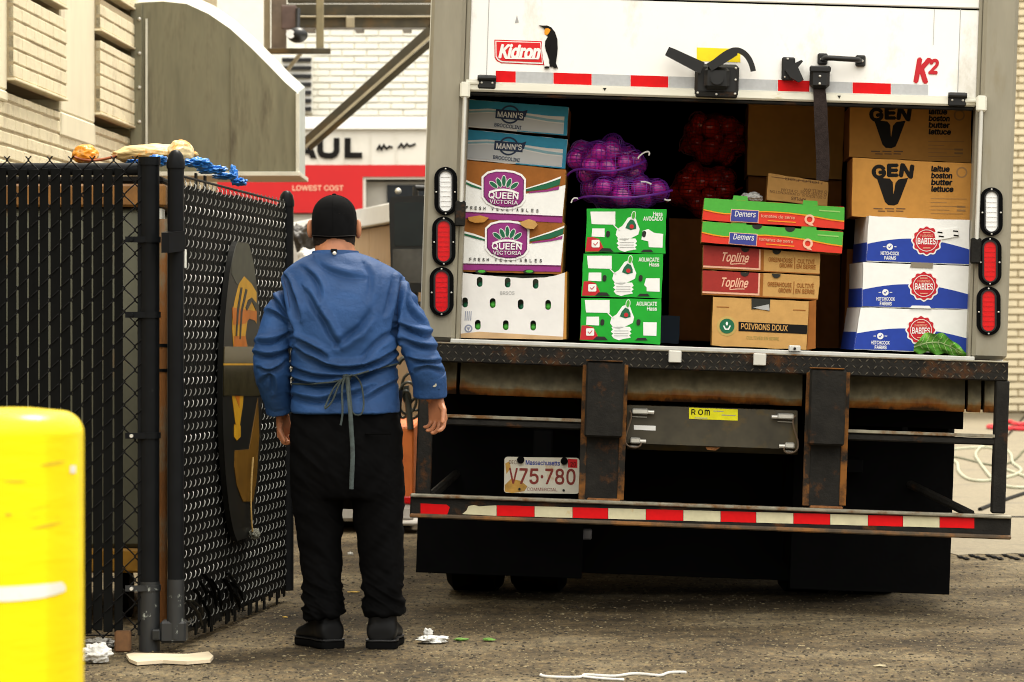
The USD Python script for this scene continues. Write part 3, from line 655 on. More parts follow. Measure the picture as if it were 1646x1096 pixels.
# tail lamps
def lamp(x0, y0, x1, y1, lens):
    cx, cy = (x0 + x1) / 2, (y0 + y1) / 2; w, h = x1 - x0, y1 - y0
    stad = lambda k, g: LineString([(cx, cy - (h * k / 2 - w * g / 2)), (cx, cy + (h * k / 2 - w * g / 2))]).buffer(w * g / 2, quad_segs=10)
    bz = part(tk, 'tail_lamp', extr(stad(1, 1).difference(stad(0.86, 0.62)), -0.014, 0.001, TR), m_rubber)
    part(bz, 'lamp_rim', extr(stad(0.88, 0.66).difference(stad(0.82, 0.52)), -0.018, -0.002, TR), m_blackmetal)
    a = extr(stad(0.84, 0.54), -0.013, 0.0, TR); part(bz, 'lamp_lens', a, lens)
    for k in range(7):
        yy = cy + (k - 3) * h * 0.1
        part(bz, 'lens_ridge', extr(sbox(cx - w * .22, yy - 0.8, cx + w * .22, yy + 0.8), -0.0145, -0.012, TR), lens)
    for dx, dy in ((0, -0.46), (0, 0.46), (-0.41, 0.02), (0.41, 0.02)):
        part(bz, 'screw', trimesh.creation.icosphere(1, 0.0042).apply_translation(P(cx + dx * w, cy + dy * h, -0.014)), m_screw)
for b, lens in (((698, 268, 734.5, 346), m_whitelens), ((694.5, 348, 732, 427), m_redlens), ((690.5, 429, 729, 508), m_redlens),
                ((1576, 301, 1612, 379), m_whitelens), ((1573, 381, 1610, 459), m_redlens), ((1570, 460.5, 1608.5, 539), m_redlens)):
    lamp(*b, lens)
# sill, diamond-plate header of the rear bumper
tp('sill', (XL1 - 0.045, -0.02, ZF - 0.012), (XR0 + 0.03, 0.03, ZF + 0.006), m_alu, 0.003)
zt, zbm = lz(1150, 565, -0.28), lz(1150, 597, -0.28)
bxl, bxr = lx(668, 560, -0.28), lx(1621, 590, -0.28)
hb = tp('bumper_header', (bxl, -0.28, zbm), (bxr, -0.004, zt - 0.002), m_frame, 0.006)
tre = []
nx = int((bxr - bxl) / 0.030)
for i in range(nx):
    for j in range(3):
        cx_, cz_ = bxl + 0.016 + i * 0.030 + (j % 2) * 0.006, zbm + 0.014 + j * 0.027
        if cz_ > zt - 0.012: continue
        s = 1 if (i + j) % 2 else -1
        dx, dz = 0.0085, 0.0085 * s; nx_, nz_ = -0.0024 * s, 0.0024
        v = np.array([(cx_ - dx, -0.2795, cz_ - dz), (cx_ + nx_, -0.2795, cz_ + nz_), (cx_ + dx, -0.2795, cz_ + dz), (cx_ - nx_, -0.2795, cz_ - nz_), (cx_, -0.2835, cz_)])
        f = [[0, 1, 4], [1, 2, 4], [2, 3, 4], [3, 0, 4]]
        tre.append(trimesh.Trimesh(v, f, process=False))
part(hb, 'diamond_tread', cat_(tre), mat('worn_tread_steel', (0.15, 0.135, 0.10), 0.42, 0.5, var=0.4, scale=12, dirt=(0.10, 0.05, 0.02), dirt_at=(0.5, 0.62), dscale=5), kind='stuff')
part(hb, 'top_edge', cbx((bxl, -0.283, zt - 0.006), (bxr, -0.27, zt + 0.001), 0.002), m_frame_edge)
for px in (1085, 1221):
    a, b = P(px - 10, slope(px, 563, .034, 1085), -0.285), P(px + 10, slope(px, 583, .034, 1085), -0.285)
    part(tk, 'bright_plate', cbx((a[0], -0.30, b[2]), (b[0], -0.279, a[2]), 0.003), m_alu)
a = P(1277, 561, -0.03)
lt = part(tk, 'sill_catch', cbx(a + (-0.026, -0.02, -0.012), a + (0.026, 0.0, 0.016), 0.004), m_alu)
part(lt, 'bolt', cyl(a + (0, -0.024, 0.002), 1, 0.006, 0.01, 10), m_frame)
# bumper frame
YB = -0.29
def bpx(name, x0, y0, x1, y1, yf, yb, m=m_frame, c=0.006, node=None): return part(node or tk, name, pbox(x0, y0, x1, y1, yf, yb, TR, c), m)
lo = tp('bumper_bar', (lx(660, 815, YB), YB - 0.03, lz(1140, 847, YB)), (lx(1624, 846, YB), YB + 0.07, lz(1140, 811, YB)), m_frame, 0.006)
xa, xb = lx(660, 815, YB), lx(1624, 846, YB)
za, zb_ = lz(1140, 811, YB), lz(1140, 847, YB)
part(lo, 'upper_lip', cbx((xa, YB - 0.045, za - 0.012), (xb, YB + 0.0, za + 0.003), 0.004), m_frame_edge)
part(lo, 'lower_lip', cbx((xa, YB - 0.050, zb_ - 0.004), (xb, YB + 0.0, zb_ + 0.014), 0.005), mat('rusty_lip', (0.075, 0.05, 0.025), 0.6, 0.2, var=0.5, scale=12, dirt=(0.24, 0.10, 0.02), dirt_at=(0.48, 0.62), dscale=5))
for px in (970, 1328): part(lo, 'rust_patch', cbx(P(px, slope(px, 806, .034, 970), YB) + (-0.07, -0.012, 0.0), P(px, slope(px, 806, .034, 970), YB) + (0.07, 0.0, 0.014), 0.005), m_rust)
low = [(676, 723, 1), (745, 798, 0), (798.6, 859, 1), (859.6, 920, 0), (920.6, 977, 1), (977.6, 1038, 0), (1038.6, 1098, 1), (1098.6, 1158, 0), (1158.6, 1215, 1), (1215.6, 1275, 0),
       (1275.6, 1334, 1), (1334.6, 1395, 0), (1395.6, 1451, 1), (1451.6, 1510, 0), (1510.6, 1566, 1)]
for x0, x1, red in low:
    y = lambda x, o: slope(x, o, .0262, 700)
    pts = [(x0, y(x0, 809.5)), (x1, y(x1, 809.5)), (x1, y(x1, 826.5)), (x0, y(x0, 826.5))]
    if x0 == 745: pts = [(753, y(753, 812)), (762, y(760, 810)), (770, y(770, 812)), (798, y(798, 809.5)), (798, y(798, 826.5)), (743, y(743, 825)), (750, y(750, 819))]
    if x0 == 676: pts = [(676, 809), (718, 811), (723, 815), (719, 827), (676, 825.5)]
    decal(tk, 'reflective_tape', Polygon(pts), m_redtape if red else m_creamtape, YB - 0.03)
# uprights
bpx('bumper_upright', 674, 590, 691, 798, YB + 0.01, YB + 0.07)
bpx('bumper_upright', 1601, 611, 1616, 826, YB + 0.01, YB + 0.07)
for x0, y0, x1, y1, yl in ((943, 580, 1000, 704, 808), (1303, 592, 1357, 717, 817)):
    bpx('bumper_upright', x0 - 5, y0 + 20, x1 - 1, yl, YB + 0.0, YB + 0.07)
    q = bpx('bumper_block', x0, y0, x1, y1, YB - 0.06, YB + 0.0, m_frame, 0.008)
    part(q, 'block_cap', pbox(x0 - 1, y0 - 2, x1 + 1, y0 + 2, YB - 0.062, YB + 0.0, TR, 0.003), m_weld)
    c0 = P(x0 - 4, y0 + 20, YB); 
    part(q, 'weld_edge', pbox(x0 - 6, y0 + 6, x0 - 3, yl - 4, YB - 0.004, YB + 0.03, TR, 0.002), m_weld)
    part(q, 'weld_edge', pbox(x1 - 1, y0 + 6, x1 + 2.5, yl - 4, YB - 0.004, YB + 0.03, TR, 0.002), m_weld)
for x0, y0, x1, y1 in ((690, 671, 939, 691), (1356, 696, 1602, 716)):
    q = bpx('bumper_rail', x0, y0, x1, y1, YB + 0.015, YB + 0.06)
    part(q, 'rail_edge', pbox(x0, y0 - 1, x1, y0 + 2.5, YB + 0.012, YB + 0.03, TR, 0.002), m_frame_edge)
# rear crossmember with rust along its lower edge (one plate per bay)
m_cross = usdkit.material(stage, '/World/Looks/rusty_crossmember', {
    'co': ('texture_coordinate', {}), 'sx': ('separate_xyz', {}), 'n': ('noise_texture', {'scale': 3.0, 'detail': 6.0, 'roughness': 0.65}),
    'n2': ('noise_texture', {'scale': 30.0, 'detail': 4.0}), 'a': ('math', {'math_type': 'multiply_add', 'value2': 5.2, 'value3': -5.2 * (lz(1150, 640, -0.02))}),
    'mp': ('mapping', {'scale': (1, 1, 0.3)}), 's': ('math', {'math_type': 'add'}),
    'r': ('rgb_ramp', {'ramp': [(0.40, (0.04, 0.016, 0.005)), (0.48, (0.32, 0.10, 0.010)), (0.58, (0.36, 0.20, 0.06)), (0.66, (0.34, 0.30, 0.18)), (1.0, (0.13, 0.118, 0.075))]}),
    'm': ('mix', {'mix_type': 'multiply', 'fac': 0.6}), 'r2': ('rgb_ramp', {'ramp': [(0.3, (0.5, 0.5, 0.5)), (0.7, (1.3, 1.3, 1.3))]}),
    'p': ('principled_bsdf', {'roughness': 0.55, 'metallic': 0.2})},
    [('co.object', 'sx.vector'), ('co.object', 'mp.vector'), ('mp.vector', 'n.vector'), ('co.object', 'n2.vector'), ('sx.z', 'a.value1'), ('a.value', 's.value1'), ('n.fac', 's.value2'),
     ('s.value', 'r.fac'), ('r.color', 'm.color1'), ('n2.fac', 'r2.fac'), ('r2.color', 'm.color2'), ('m.color', 'p.base_color')], surface='p.BSDF')
YC = -0.10
zc0, zc1 = lz(1150, 648, YC), lz(1150, 597, YC)
for x0, x1 in ((706, 733), (739, 937), (1003, 1290), (1358, 1552), (1557, 1578), (1584, 1600)):
    a0, a1 = lx(x0, 620, YC), lx(x1, 620, YC)
    q = [(a0, YC + 0.03, zc1), (a1, YC + 0.03, zc1), (a0, YC, zc0 + 0.03), (a1, YC, zc0 + 0.03), (a0, YC + 0.02, zc0), (a1, YC + 0.02, zc0), (a0, YC + 0.08, zc1), (a1, YC + 0.08, zc1), (a0, YC + 0.08, zc0), (a1, YC + 0.08, zc0)]
    part(tk, 'crossmember_plate', hull(q), m_cross)
tp('crossmember_web', (lx(700, 620), YC + 0.082, zc0 + 0.01), (lx(1602, 620), YC + 0.2, ZF - 0.02), m_under)
# stowed ramp housing with yellow sticker
YR = -0.16
rh = part(tk, 'ramp_housing', hull([P(x, y, YR) + (0, o, 0) for x, y in ((1008, 651), (1282, 660), (1282, 722), (1008, 712)) for o in (0, 0.2)] + [P(x, y, YR + 0.06) for x, y in ((1008, 722), (1282, 731))]), mat('grimy_grey_steel', (0.048, 0.041, 0.024), 0.5, 0.15, var=0.4, scale=10, dirt=(0.12, 0.075, 0.012), dirt_at=(0.52, 0.7), dscale=6))
sk = decal(rh, 'yellow_sticker', Polygon([(1107.5, 655), (1186, 658), (1186, 676), (1107.5, 673)]), i_lemon, YR, 1)
for s, x0, x1 in (('R', 1111, 1118), ('O', 1122, 1130), ('m', 1132.5, 1141)):
    text(tk, 'lettering', s, i_black, (x0, slope(x0, 666, .035, 1107)), (x1, slope(x1, 666, .035, 1107)), 8.5 if s != 'm' else 11, YR, 2)
for pts in ([(1147, 660.5), (1163, 661.2)], [(1117, 671.5), (1137, 672)], [(1160, 667), (1183, 667.8)]):
    decal(rh, 'fine_print', band(pts, 1.2), i_grey, YR, 2)
decal(rh, 'white_label', Polygon([(1019, 683), (1054, 684.5), (1054, 692), (1019, 690.5)]), i_white, YR, 1)
for x0, x1, y in ((1016, 1042, 661), (1250, 1276, 669), (1013, 1029, 708), (1262, 1277, 716)):
    q = part(rh, 'ramp_latch', pbox(x0, y - 5, x1, y + 5, YR - 0.03, YR, TR, 0.005), m_alu)
    e = x1 if x0 < 1100 else x0
    part(q if False else rh, 'latch_pin', cyl(P(e, y + 1, YR - 0.016), 0, 0.009, 0.05, 10), m_screw)
    part(rh, 'latch_bar', pbox(x0, y + 8, x1 - 2, y + 10, YR - 0.01, YR, TR, 0.001), m_screw)
for xs in ([(1012, 660), (1009, 690), (1009, 716), (1018, 719), (1028, 717), (1030, 708)], [(1279, 668), (1280, 700), (1280, 724), (1272, 728), (1262, 726), (1261, 718)]):
    part(rh, 'wire_loop', tube(curve([P(x, y, YR - 0.02) for x, y in xs], 24), 0.004, 6), mat('brown_wire', (0.16, 0.11, 0.07), 0.5, 0.4))
part(rh, 'rust_patch', extr(Polygon([(1133, 717), (1150, 714), (1158, 719), (1150, 724), (1137, 723)]), YR + 0.01, YR + 0.05, TR), m_rust)
# number plate
YP = -0.06
pq = part(tk, 'number_plate', extr(rrect(810.5, 735, 931, 793, 5, 0.9), YP - 0.003, YP + 0.0, TR), m_plate)
for s, x0, x1 in (('V', 818, 832), ('7', 834.5, 848), ('5', 851, 866), ('·', 869, 873), ('7', 876, 889), ('8', 892, 907), ('0', 910, 925)):
    text(pq, 'lettering', s, m_dkplatetext, (x0, slope(x0, 777.5, .016, 870)), (x1, slope(x1, 777.5, .016, 870)), 24, YP - 0.003, 1, bold=True)
decal(pq, 'rust_stain', Polygon([(813, 780), (822, 771), (836, 774), (846, 782), (842, 788), (824, 791), (813, 789)]).buffer(1.5), mat('rust_stain', (0.55, 0.30, 0.05), 0.6, var=0.4, scale=20), YP - 0.003, 0.5)
decal(pq, 'rust_stain', Polygon([(812, 745), (819, 741), (821, 752), (814, 762)]), mat('rust_stain', (0.5,) * 3), YP - 0.003, 0.5)
text(pq, 'small_lettering', 'COMMERCIAL', m_dkplatetext, (847, 788.5), (896, 789.5), 5, YP - 0.003, 1, bold=False)
text(pq, 'state_lettering', 'Massachusetts', i_blue, (845, 746.5), (900, 748), 7, YP - 0.003, 1)
text(pq, 'month_lettering', 'DEC', i_brown, (818, 745.5), (830, 746), 6, YP - 0.003, 1, bold=False)
decal(pq, 'year_sticker', Polygon([(913, 737.5), (928, 738), (928, 752), (913, 751.5)]), i_red, YP - 0.003, 1)
text(pq, 'year_lettering', '20', i_black, (917, 749.5), (926, 749.5), 7, YP - 0.003, 2, bold=False)
for x, y in ((837, 739), (907, 741)): part(pq, 'plate_bolt', cyl(P(x, y, YP - 0.006), 1, 0.016, 0.012, 14), m_rubber)
for x, y in ((835, 786), (906, 788)): part(pq, 'plate_hole', cyl(P(x, y, YP - 0.004), 1, 0.0055, 0.004, 10), m_hole)
bpx('plate_bracket', 858, 690, 885, 800, YP + 0.004, YP + 0.03, m_under)
# chassis, axles, wheels, flaps
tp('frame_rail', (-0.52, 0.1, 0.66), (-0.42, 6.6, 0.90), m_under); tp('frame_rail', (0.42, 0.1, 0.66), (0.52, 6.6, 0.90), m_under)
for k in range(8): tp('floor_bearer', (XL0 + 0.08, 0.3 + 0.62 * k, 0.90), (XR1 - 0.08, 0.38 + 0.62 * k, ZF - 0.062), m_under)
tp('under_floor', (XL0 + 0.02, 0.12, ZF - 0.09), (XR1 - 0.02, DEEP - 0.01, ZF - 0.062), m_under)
YW = 0.86
zg = lambda x: 0.0
def wheel(xc, y, r, w):
    # ground height below the leaning frame at this x
    zc = r - (xc * TR.R[0][2] + y * TR.R[1][2]) / TR.R[2][2]
    c = np.array([xc, y, zc])
    prof = np.array([(0.0, -w / 2), (r * 0.55, -w / 2), (r * 0.62, -w / 2 - 0.012), (r * 0.93, -w / 2), (r, -w / 2 + 0.03), (r, w / 2 - 0.03), (r * 0.93, w / 2), (r * 0.62, w / 2 + 0.012), (r * 0.55, w / 2), (0.0, w / 2)])
    m = trimesh.creation.revolve(prof, sections=40)
    v = m.vertices; m = trimesh.Trimesh(np.c_[v[:, 2], v[:, 0], v[:, 1]] + c, m.faces)
    q = part(tk, 'wheel', m, m_rubber, smooth=35)
    part(q, 'rim', cyl(c, 0, r * 0.54, w + 0.012, 24), m_frame)
    return c
rw = [wheel(x, YW, 0.48, 0.25) for x in (lx(711, 940, YW - 0.45) + 0.125, lx(711, 940, YW - 0.45) + 0.415, lx(1454, 945, YW - 0.45) - 0.415, lx(1454, 945, YW - 0.45) - 0.125)]
fw = [wheel(x, DEEP + 1.0, 0.48, 0.26) for x in (-0.98, 0.98)]
zr = rw[1][2] * 0.5 + rw[2][2] * 0.5
part(tk, 'rear_axle', rod((-0.7, YW, rw[1][2]), (0.7, YW, rw[2][2]), 0.09, 16), m_under)
part(tk, 'differential', trimesh.creation.icosphere(3, 0.24).apply_translation((0, YW - 0.04, zr)), m_under, smooth=True)
part(tk, 'front_axle', rod((-0.9, DEEP + 1.0, fw[0][2]), (0.9, DEEP + 1.0, fw[1][2]), 0.07, 14), m_under)
tp('engine_sump', (-0.38, DEEP + 0.3, 0.32), (0.38, DEEP + 1.9, 1.3), m_under, 0.05)
tp('fuel_tank', (-1.12, 2.9, 0.42), (-0.56, 4.4, 0.92), m_under, 0.1)
tp('battery_box', (0.56, 2.9, 0.40), (1.1, 4.2, 0.92), m_under, 0.05)
tp('gearbox', (-0.25, 4.0, 0.42), (0.25, 5.6, 0.95), m_under, 0.08)
tp('front_bumper', (-1.15, DEEP + 2.2, 0.28), (1.15, DEEP + 2.35, 0.75), m_under, 0.02)
tp('leaf_spring', (-0.62, YW - 0.75, 0.60), (-0.53, YW + 0.75, 0.66), m_under); tp('leaf_spring', (0.53, YW - 0.75, 0.60), (0.62, YW + 0.75, 0.66), m_under)
YM = 0.24
bpx('mud_flap', 677, 668, 935, 930, YM, YM + 0.012, m_rubber, 0.002)
bpx('mud_flap', 1278, 690, 1526, 956, YM, YM + 0.012, m_rubber, 0.002)
bpx('flap_panel', 700, 600, 940, 700, YM + 0.02, YM + 0.05, m_under, 0.002)
bpx('flap_panel', 1290, 632, 1548, 690, YM - 0.03, YM - 0.005, m_under, 0.002)
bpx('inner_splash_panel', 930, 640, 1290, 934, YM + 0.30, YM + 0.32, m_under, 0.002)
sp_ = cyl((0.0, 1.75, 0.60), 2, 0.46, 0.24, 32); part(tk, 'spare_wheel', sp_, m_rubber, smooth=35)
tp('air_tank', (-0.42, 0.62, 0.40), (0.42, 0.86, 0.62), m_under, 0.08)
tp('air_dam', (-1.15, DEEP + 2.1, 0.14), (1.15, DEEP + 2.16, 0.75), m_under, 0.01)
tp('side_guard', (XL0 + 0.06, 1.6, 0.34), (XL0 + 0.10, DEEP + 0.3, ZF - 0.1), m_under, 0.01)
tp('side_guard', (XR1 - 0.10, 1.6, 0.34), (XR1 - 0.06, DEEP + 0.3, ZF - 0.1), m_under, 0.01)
for x0 in (905, 935): bpx('hose_fitting', x0, 850, x0 + 16, 868, YM + 0.1, YM + 0.15, mat('grey_fitting', (0.16, 0.16, 0.17), 0.4, 0.5))
part(tk, 'support_strut', rod(P(1370, 775, -0.1) + (0, 1.0, 0.1), P(1560, 826, -0.26), 0.02, 8), m_frame)
part(tk, 'support_strut', rod(P(760, 770, -0.1) + (0, 1.0, 0.1), P(692, 798, -0.26), 0.02, 8), m_frame)
# cab and mirror
tp('cab', (-1.1, DEEP + 0.2, 0.75), (1.1, DEEP + 2.0, 2.7), m_skin, 0.15)
tp('bonnet', (-0.85, DEEP + 2.0, 0.75), (0.85, DEEP + 2.9, 1.6), m_skin, 0.15)
YMI = DEEP + 0.1 + 0.3
mr = part(tk, 'wing_mirror', extr(rrect(627, 315, 690, 470, 9, -1.5), YMI, YMI + 0.14, TR), mat('mirror_housing', (0.005, 0.006, 0.006), 0.35, var=0.2))
part(mr, 'mirror_glass', extr(rrect(634, 325, 684, 395, 5), YMI - 0.004, YMI + 0.001, TR), mat('dark_mirror_glass', (0.008, 0.012, 0.012), 0.2, 0.0, var=0.2))
part(mr, 'lower_mirror', extr(rrect(631, 400, 686, 455, 4), YMI - 0.004, YMI + 0.001, TR), mat('lower_mirror_glass', (0.10, 0.10, 0.09), 0.15, 0.5, var=0.5, scale=6))
part(mr, 'mirror_arm', rod(P(668, 300, YMI + 0.08), P(668, 490, YMI + 0.08), 0.018, 10), m_blackmetal)
a = P(668, 488, YMI + 0.08); b = a.copy(); b[0] = -1.09; b[2] -= 0.05
part(mr, 'mirror_arm', rod(a, b, 0.018, 10), m_blackmetal)
a = P(668, 302, YMI + 0.08); b = a.copy(); b[0] = -1.09
part(mr, 'mirror_arm', rod(a, b, 0.018, 10), m_blackmetal)
part(mr, 'mirror_cap', trimesh.creation.icosphere(2, 0.02).apply_translation(P(640, 307, YMI + 0.05)), m_alu, smooth=True)
# ------------------------------------------------------------------ the cargo. Each carton: its front face measured by four corners on the plane y = yo
def carton(name, label, cat, m, tl, tr, br, bl, yo, depth, group=None, side=None):
    q = np.array([P(*c, yo) for c in (tl, tr, br, bl)])
    base = np.array([(q[2] + q[3])[0] / 2, yo + depth / 2, min(q[2][2], q[3][2])])
    n = thing(name, label, cat, base, TR, group)
    # edges of worn board are never quite straight
    cs, ol = [tl, tr, br, bl], []
    for i in range(4):
        a_, b_ = np.array(cs[i], float), np.array(cs[(i + 1) % 4], float); k_ = max(3, int(np.linalg.norm(b_ - a_) / 16)); nn = np.array([-(b_ - a_)[1], (b_ - a_)[0]]) / np.linalg.norm(b_ - a_)
        for j in range(k_): ol.append(tuple(a_ + (b_ - a_) * j / k_ + nn * (rng.normal(0, 0.35) if j else 0) + (rng.normal(0, 0.5, 2) if j == 0 else 0)))
    body = Polygon(ol)
    # front and back panels in the print's board, sides in theirs
    part(n, 'front_panel', extr(body, yo, yo + 0.006, TR), m)
    c = body.centroid
    part(n, 'carton_body', extr(affinity.scale(body, 0.992, 0.985, origin=c), yo + 0.0062, yo + depth, TR), side or m)
    for i, j, s in ((0, 3, 0.003), (1, 2, -0.003)):
        part(n, 'side_panel', hull([a_ + (o, d, 0) for a_ in (q[i], q[j]) for o in (0, s) for d in (0.006, depth)]), side or m)
    n.yo = yo
    return n
# --- left stack: broccolini, two vegetable boxes, white perforated box
for k, (tl, tr, br, bl, lab) in enumerate((((753, 160), (914, 172), (911, 218), (751, 204), 'blue and white broccolini box, topmost in the left stack under the door'),
                                           ((751, 208), (912, 224), (908.5, 271), (749, 256), 'blue and white broccolini box lying on the upper plum-badged vegetable box'))):
    n = carton('broccolini_box', lab, 'carton', i_white, tl, tr, br, bl, 0.30, 0.42, side=c_kraftdark, group='broccolini boxes in the left stack')
    f = lambda u, v: tuple((1 - v) * ((1 - u) * np.array(tl) + u * np.array(tr)) + v * ((1 - u) * np.array(bl) + u * np.array(br)))
    decal(n, 'blue_band', Polygon([f(0, 0), f(1, 0), f(1, 0.34), f(.8, .36), f(.6, .33), f(.4, .26), f(.2, .27), f(0, .36)]), i_cyan, n.yo, 1)
    decal(n, 'pale_band', Polygon([f(0, .42), f(.2, .33), f(.4, .31), f(.6, .40), f(.8, .46), f(1, .48), f(1, .56), f(.8, .55), f(.6, .48), f(.4, .37), f(.2, .39), f(0, .48)]), i_palecyan, n.yo, 1)
    decal(n, 'grey_field', Polygon([f(0, .52), f(.2, .43), f(.4, .41), f(.6, .52), f(.8, .59), f(.96, .6), f(.96, .95), f(0, .95)]), mat('pale_print_grey', (0.62, 0.66, 0.66), 0.6, var=0.04), n.yo, 1)
    decal(n, 'blue_edge', Polygon([f(.965, .3), f(1, .3), f(1, 1), f(.5, 1), (f(.5, .965)), f(.965, .96)]), i_cyan, n.yo, 2)
    c = f(.42, .42); bd_ = decal(n, 'logo_badge', unary_union([ell(c[0], c[1], 16, 15).difference(ell(c[0], c[1], 13, 12.3)), affinity.rotate(sbox(c[0] - 23, c[1] - 7, c[0] + 23, c[1] + 8), 5), affinity.rotate(Polygon([(c[0] + 15, c[1] - 3), (c[0] + 28, c[1] - 8), (c[0] + 25, c[1] + 5)]), 5)]), i_navy, n.yo, 3)
    text(n, 'lettering', "MANN'S", i_white, (c[0] - 20, c[1] + 3.5), (c[0] + 21, c[1] + 6.5), 8.5, n.yo, 4)
    a, b = f(.27, .89), f(.54, .92); text(n, 'lettering', 'BROCCOLINI', i_navy, a, b, 5.5, n.yo, 3)
    n2 = part(n, 'hand_hole', extr(Polygon([f(.54, .985), f(.68, .985), f(.67, 1.06), f(.55, 1.06)]), n.yo - 0.0004, n.yo + 0.002, TR), m_hole) if k else None
def queen(dx, dy, tilt, corners, lab):
    n = carton('vegetable_box', lab, 'carton', c_kraftdark, *corners, 0.12, 0.42, side=c_kraft, group='vegetable boxes in the left stack')
    y_ = lambda x, y: (x + dx, y + dy + tilt * (x - 775))
    pg_ = lambda pts: Polygon([y_(*p) for p in pts])
    L_, R_ = corners[0][0] + 0.5 - dx, corners[1][0] - 0.5 - dx
    decal(n, 'white_field', pg_([(L_, 291), (760, 300), (775, 306), (846, 308), (880, 301), (R_, 291), (R_ - 5, 342), (L_ - 3, 343)]), i_white, n.yo, 1)
    decal(n, 'green_swoosh', pg_([(845, 301), (878, 290), (901, 281), (899.5, 291), (878, 299), (846, 304)]), i_green, n.yo, 2)
    decal(n, 'white_swoosh', pg_([(845, 299.5), (880, 287), (902, 277.5), (901, 281), (878, 290), (845, 301)]), i_white, n.yo, 3)
    decal(n, 'plum_swoosh', pg_([(850, 305), (880, 300), (899, 293.5), (898, 299), (880, 303), (850, 307)]), i_purple, n.yo, 3)
    decal(n, 'green_swoosh', pg_([(L_, 293), (L_, 296), (758, 301), (774, 304.5), (774, 302), (758, 297)]), i_green, n.yo, 3)
    decal(n, 'white_swoosh', pg_([(L_, 289.5), (L_, 293), (758, 297), (774, 302), (774, 299.5), (758, 294)]), i_white, n.yo, 2)
    decal(n, 'plum_band', pg_([(L_ - 3, 343.5), (R_ - 5, 343.5), (R_ - 5.5, 352), (L_ - 3.5, 352)]), i_purple, n.yo, 2)
    decal(n, 'dark_line', pg_([(L_ - 3, 341.3), (R_ - 5, 341.3), (R_ - 5, 342.8), (L_ - 3, 342.8)]), i_dkpurple, n.yo, 3)
    B = [(774, 284), (783, 275.5), (797, 271.5), (812, 271.0), (827, 272.5), (839, 277), (845.5, 284.5), (845, 318), (838, 328), (824, 334), (810, 335), (795, 333), (782, 327), (774, 317)]
    wb = decal(n, 'logo_badge', pg_(B), i_white, n.yo, 4)
    bp = pg_(B).buffer(-3.2); decal(n, 'badge_field', bp, i_dkpurple, n.yo, 5)
    decal(n, 'badge_centre', bp.buffer(-1.6), i_purple, n.yo, 6)
    for cx, cy, rx, ry, a in ((810, 289, 4, 9.5, 0), (802, 292, 4.2, 8.5, -24), (818, 292, 4.2, 8.5, 24), (793.5, 296, 4, 8.5, -52), (826.5, 296, 4, 8.5, 52)):
        c = y_(cx, cy)
        e = affinity.rotate(ell(c[0], c[1], rx, ry, 5), a)
        decal(n, 'leaf_outline', e, i_white, n.yo, 7); decal(n, 'leaf', e.buffer(-0.9), i_green, n.yo, 8)
    decal(n, 'white_arc', Polygon([y_(x, 307 - 5.5 * (1 - ((x - 810) / 24) ** 2)) for x in np.linspace(786, 834, 13)] + [y_(834, 309), y_(786, 309)]).difference(Polygon([y_(x, 309.5 - 4.5 * (1 - ((x - 810) / 22) ** 2)) for x in np.linspace(788, 832, 13)] + [y_(832, 320), y_(788, 320)])), i_white, n.yo, 9)
    text(n, 'lettering', 'QUEEN', i_white, y_(785, 317.5), y_(833, 317.5), 9.8, n.yo, 10)
    text(n, 'lettering', 'VICTORIA', i_white, y_(787, 326), y_(832, 326), 6.0, n.yo, 10, bold=False)
    for wd, xa, xb in (('FRESH', 749, 777), ('VEGETABLES', 790, 862)):
        for i, ch in enumerate(wd):
            xx = xa + (xb - xa) * i / (len(wd) - 1)
            if xx < L_ + 1: xx = L_ + 1
            text(n, 'lettering', ch, i_black, y_(xx, 337.0), y_(xx + 3.4, 337.0), 5.0, n.yo, 4, bold=False)
    return n
q1 = queen(0, 0, 0.045, ((747.5, 257), (909.5, 273), (904, 357), (743.5, 347)), 'brown and white vegetable box with plum badge, under the broccolini boxes')
q2 = queen(5.5, 82.5, 0.02, ((745, 349), (907, 358), (903, 441), (741.5, 436)), 'brown and white vegetable box with plum badge and torn flap, above the white box')
part(q2, 'torn_flap', extr(Polygon([(836, 357), (850, 352), (860, 355), (864, 361), (858, 368), (846, 367), (838, 362)]), 0.10, 0.122, TR), c_kraft2)
part(q2, 'torn_flap', extr(Polygon([(752, 349), (772, 346), (786, 350), (778, 357), (764, 358), (754, 355)]), 0.105, 0.122, TR), c_kraft)
for cx in (773, 850):
    part(q2, 'vent_gap', extr(ell(cx, 436.5, 9, 3.4), 0.114, 0.121, TR), m_hole)
    part(q2, 'green_produce', extr(ell(cx + 1, 436, 6, 2.2), 0.112, 0.12, TR), i_leafgreen)
# white perforated box: real oval holes cut through its front panel
W_ = [(742, 438), (765, 441), (800, 444), (840, 447), (875, 446), (892, 443), (908, 438), (905, 546), (740.5, 543)]
whole = Polygon(W_)
holes = [(771, 453), (816, 454), (861, 456), (747.5, 486), (792, 487), (837, 489), (881, 490), (768, 522), (813, 522.5), (857, 523)]
oval = lambda x, y, k=1.0: LineString([(x, y - 3.4 * k), (x, y + 3.4 * k)]).buffer(4.6 * k, quad_segs=6)
YO = 0.105
base = P(823, 546, YO) + (0, 0.2, 0)
n = thing('perforated_box', 'white produce box with rows of oval air holes, bottom of the left stack', 'carton', base, TR); n.yo = YO
part(n, 'front_panel', extr(whole.difference(unary_union([oval(*h) for h in holes])), YO, YO + 0.006, TR), c_white)
part(n, 'inner_panel', extr(Polygon([(744, 442), (905, 442), (903, 544), (743, 542)]), YO + 0.03, YO + 0.4, TR), mat('dark_produce', (0.016, 0.022, 0.006), 0.6, var=0.5))
part(n, 'side_panel', extr(Polygon([(905.2, 440), (911, 436), (910, 545), (903, 545)]), YO + 0.004, YO + 0.4, TR), c_kraft)
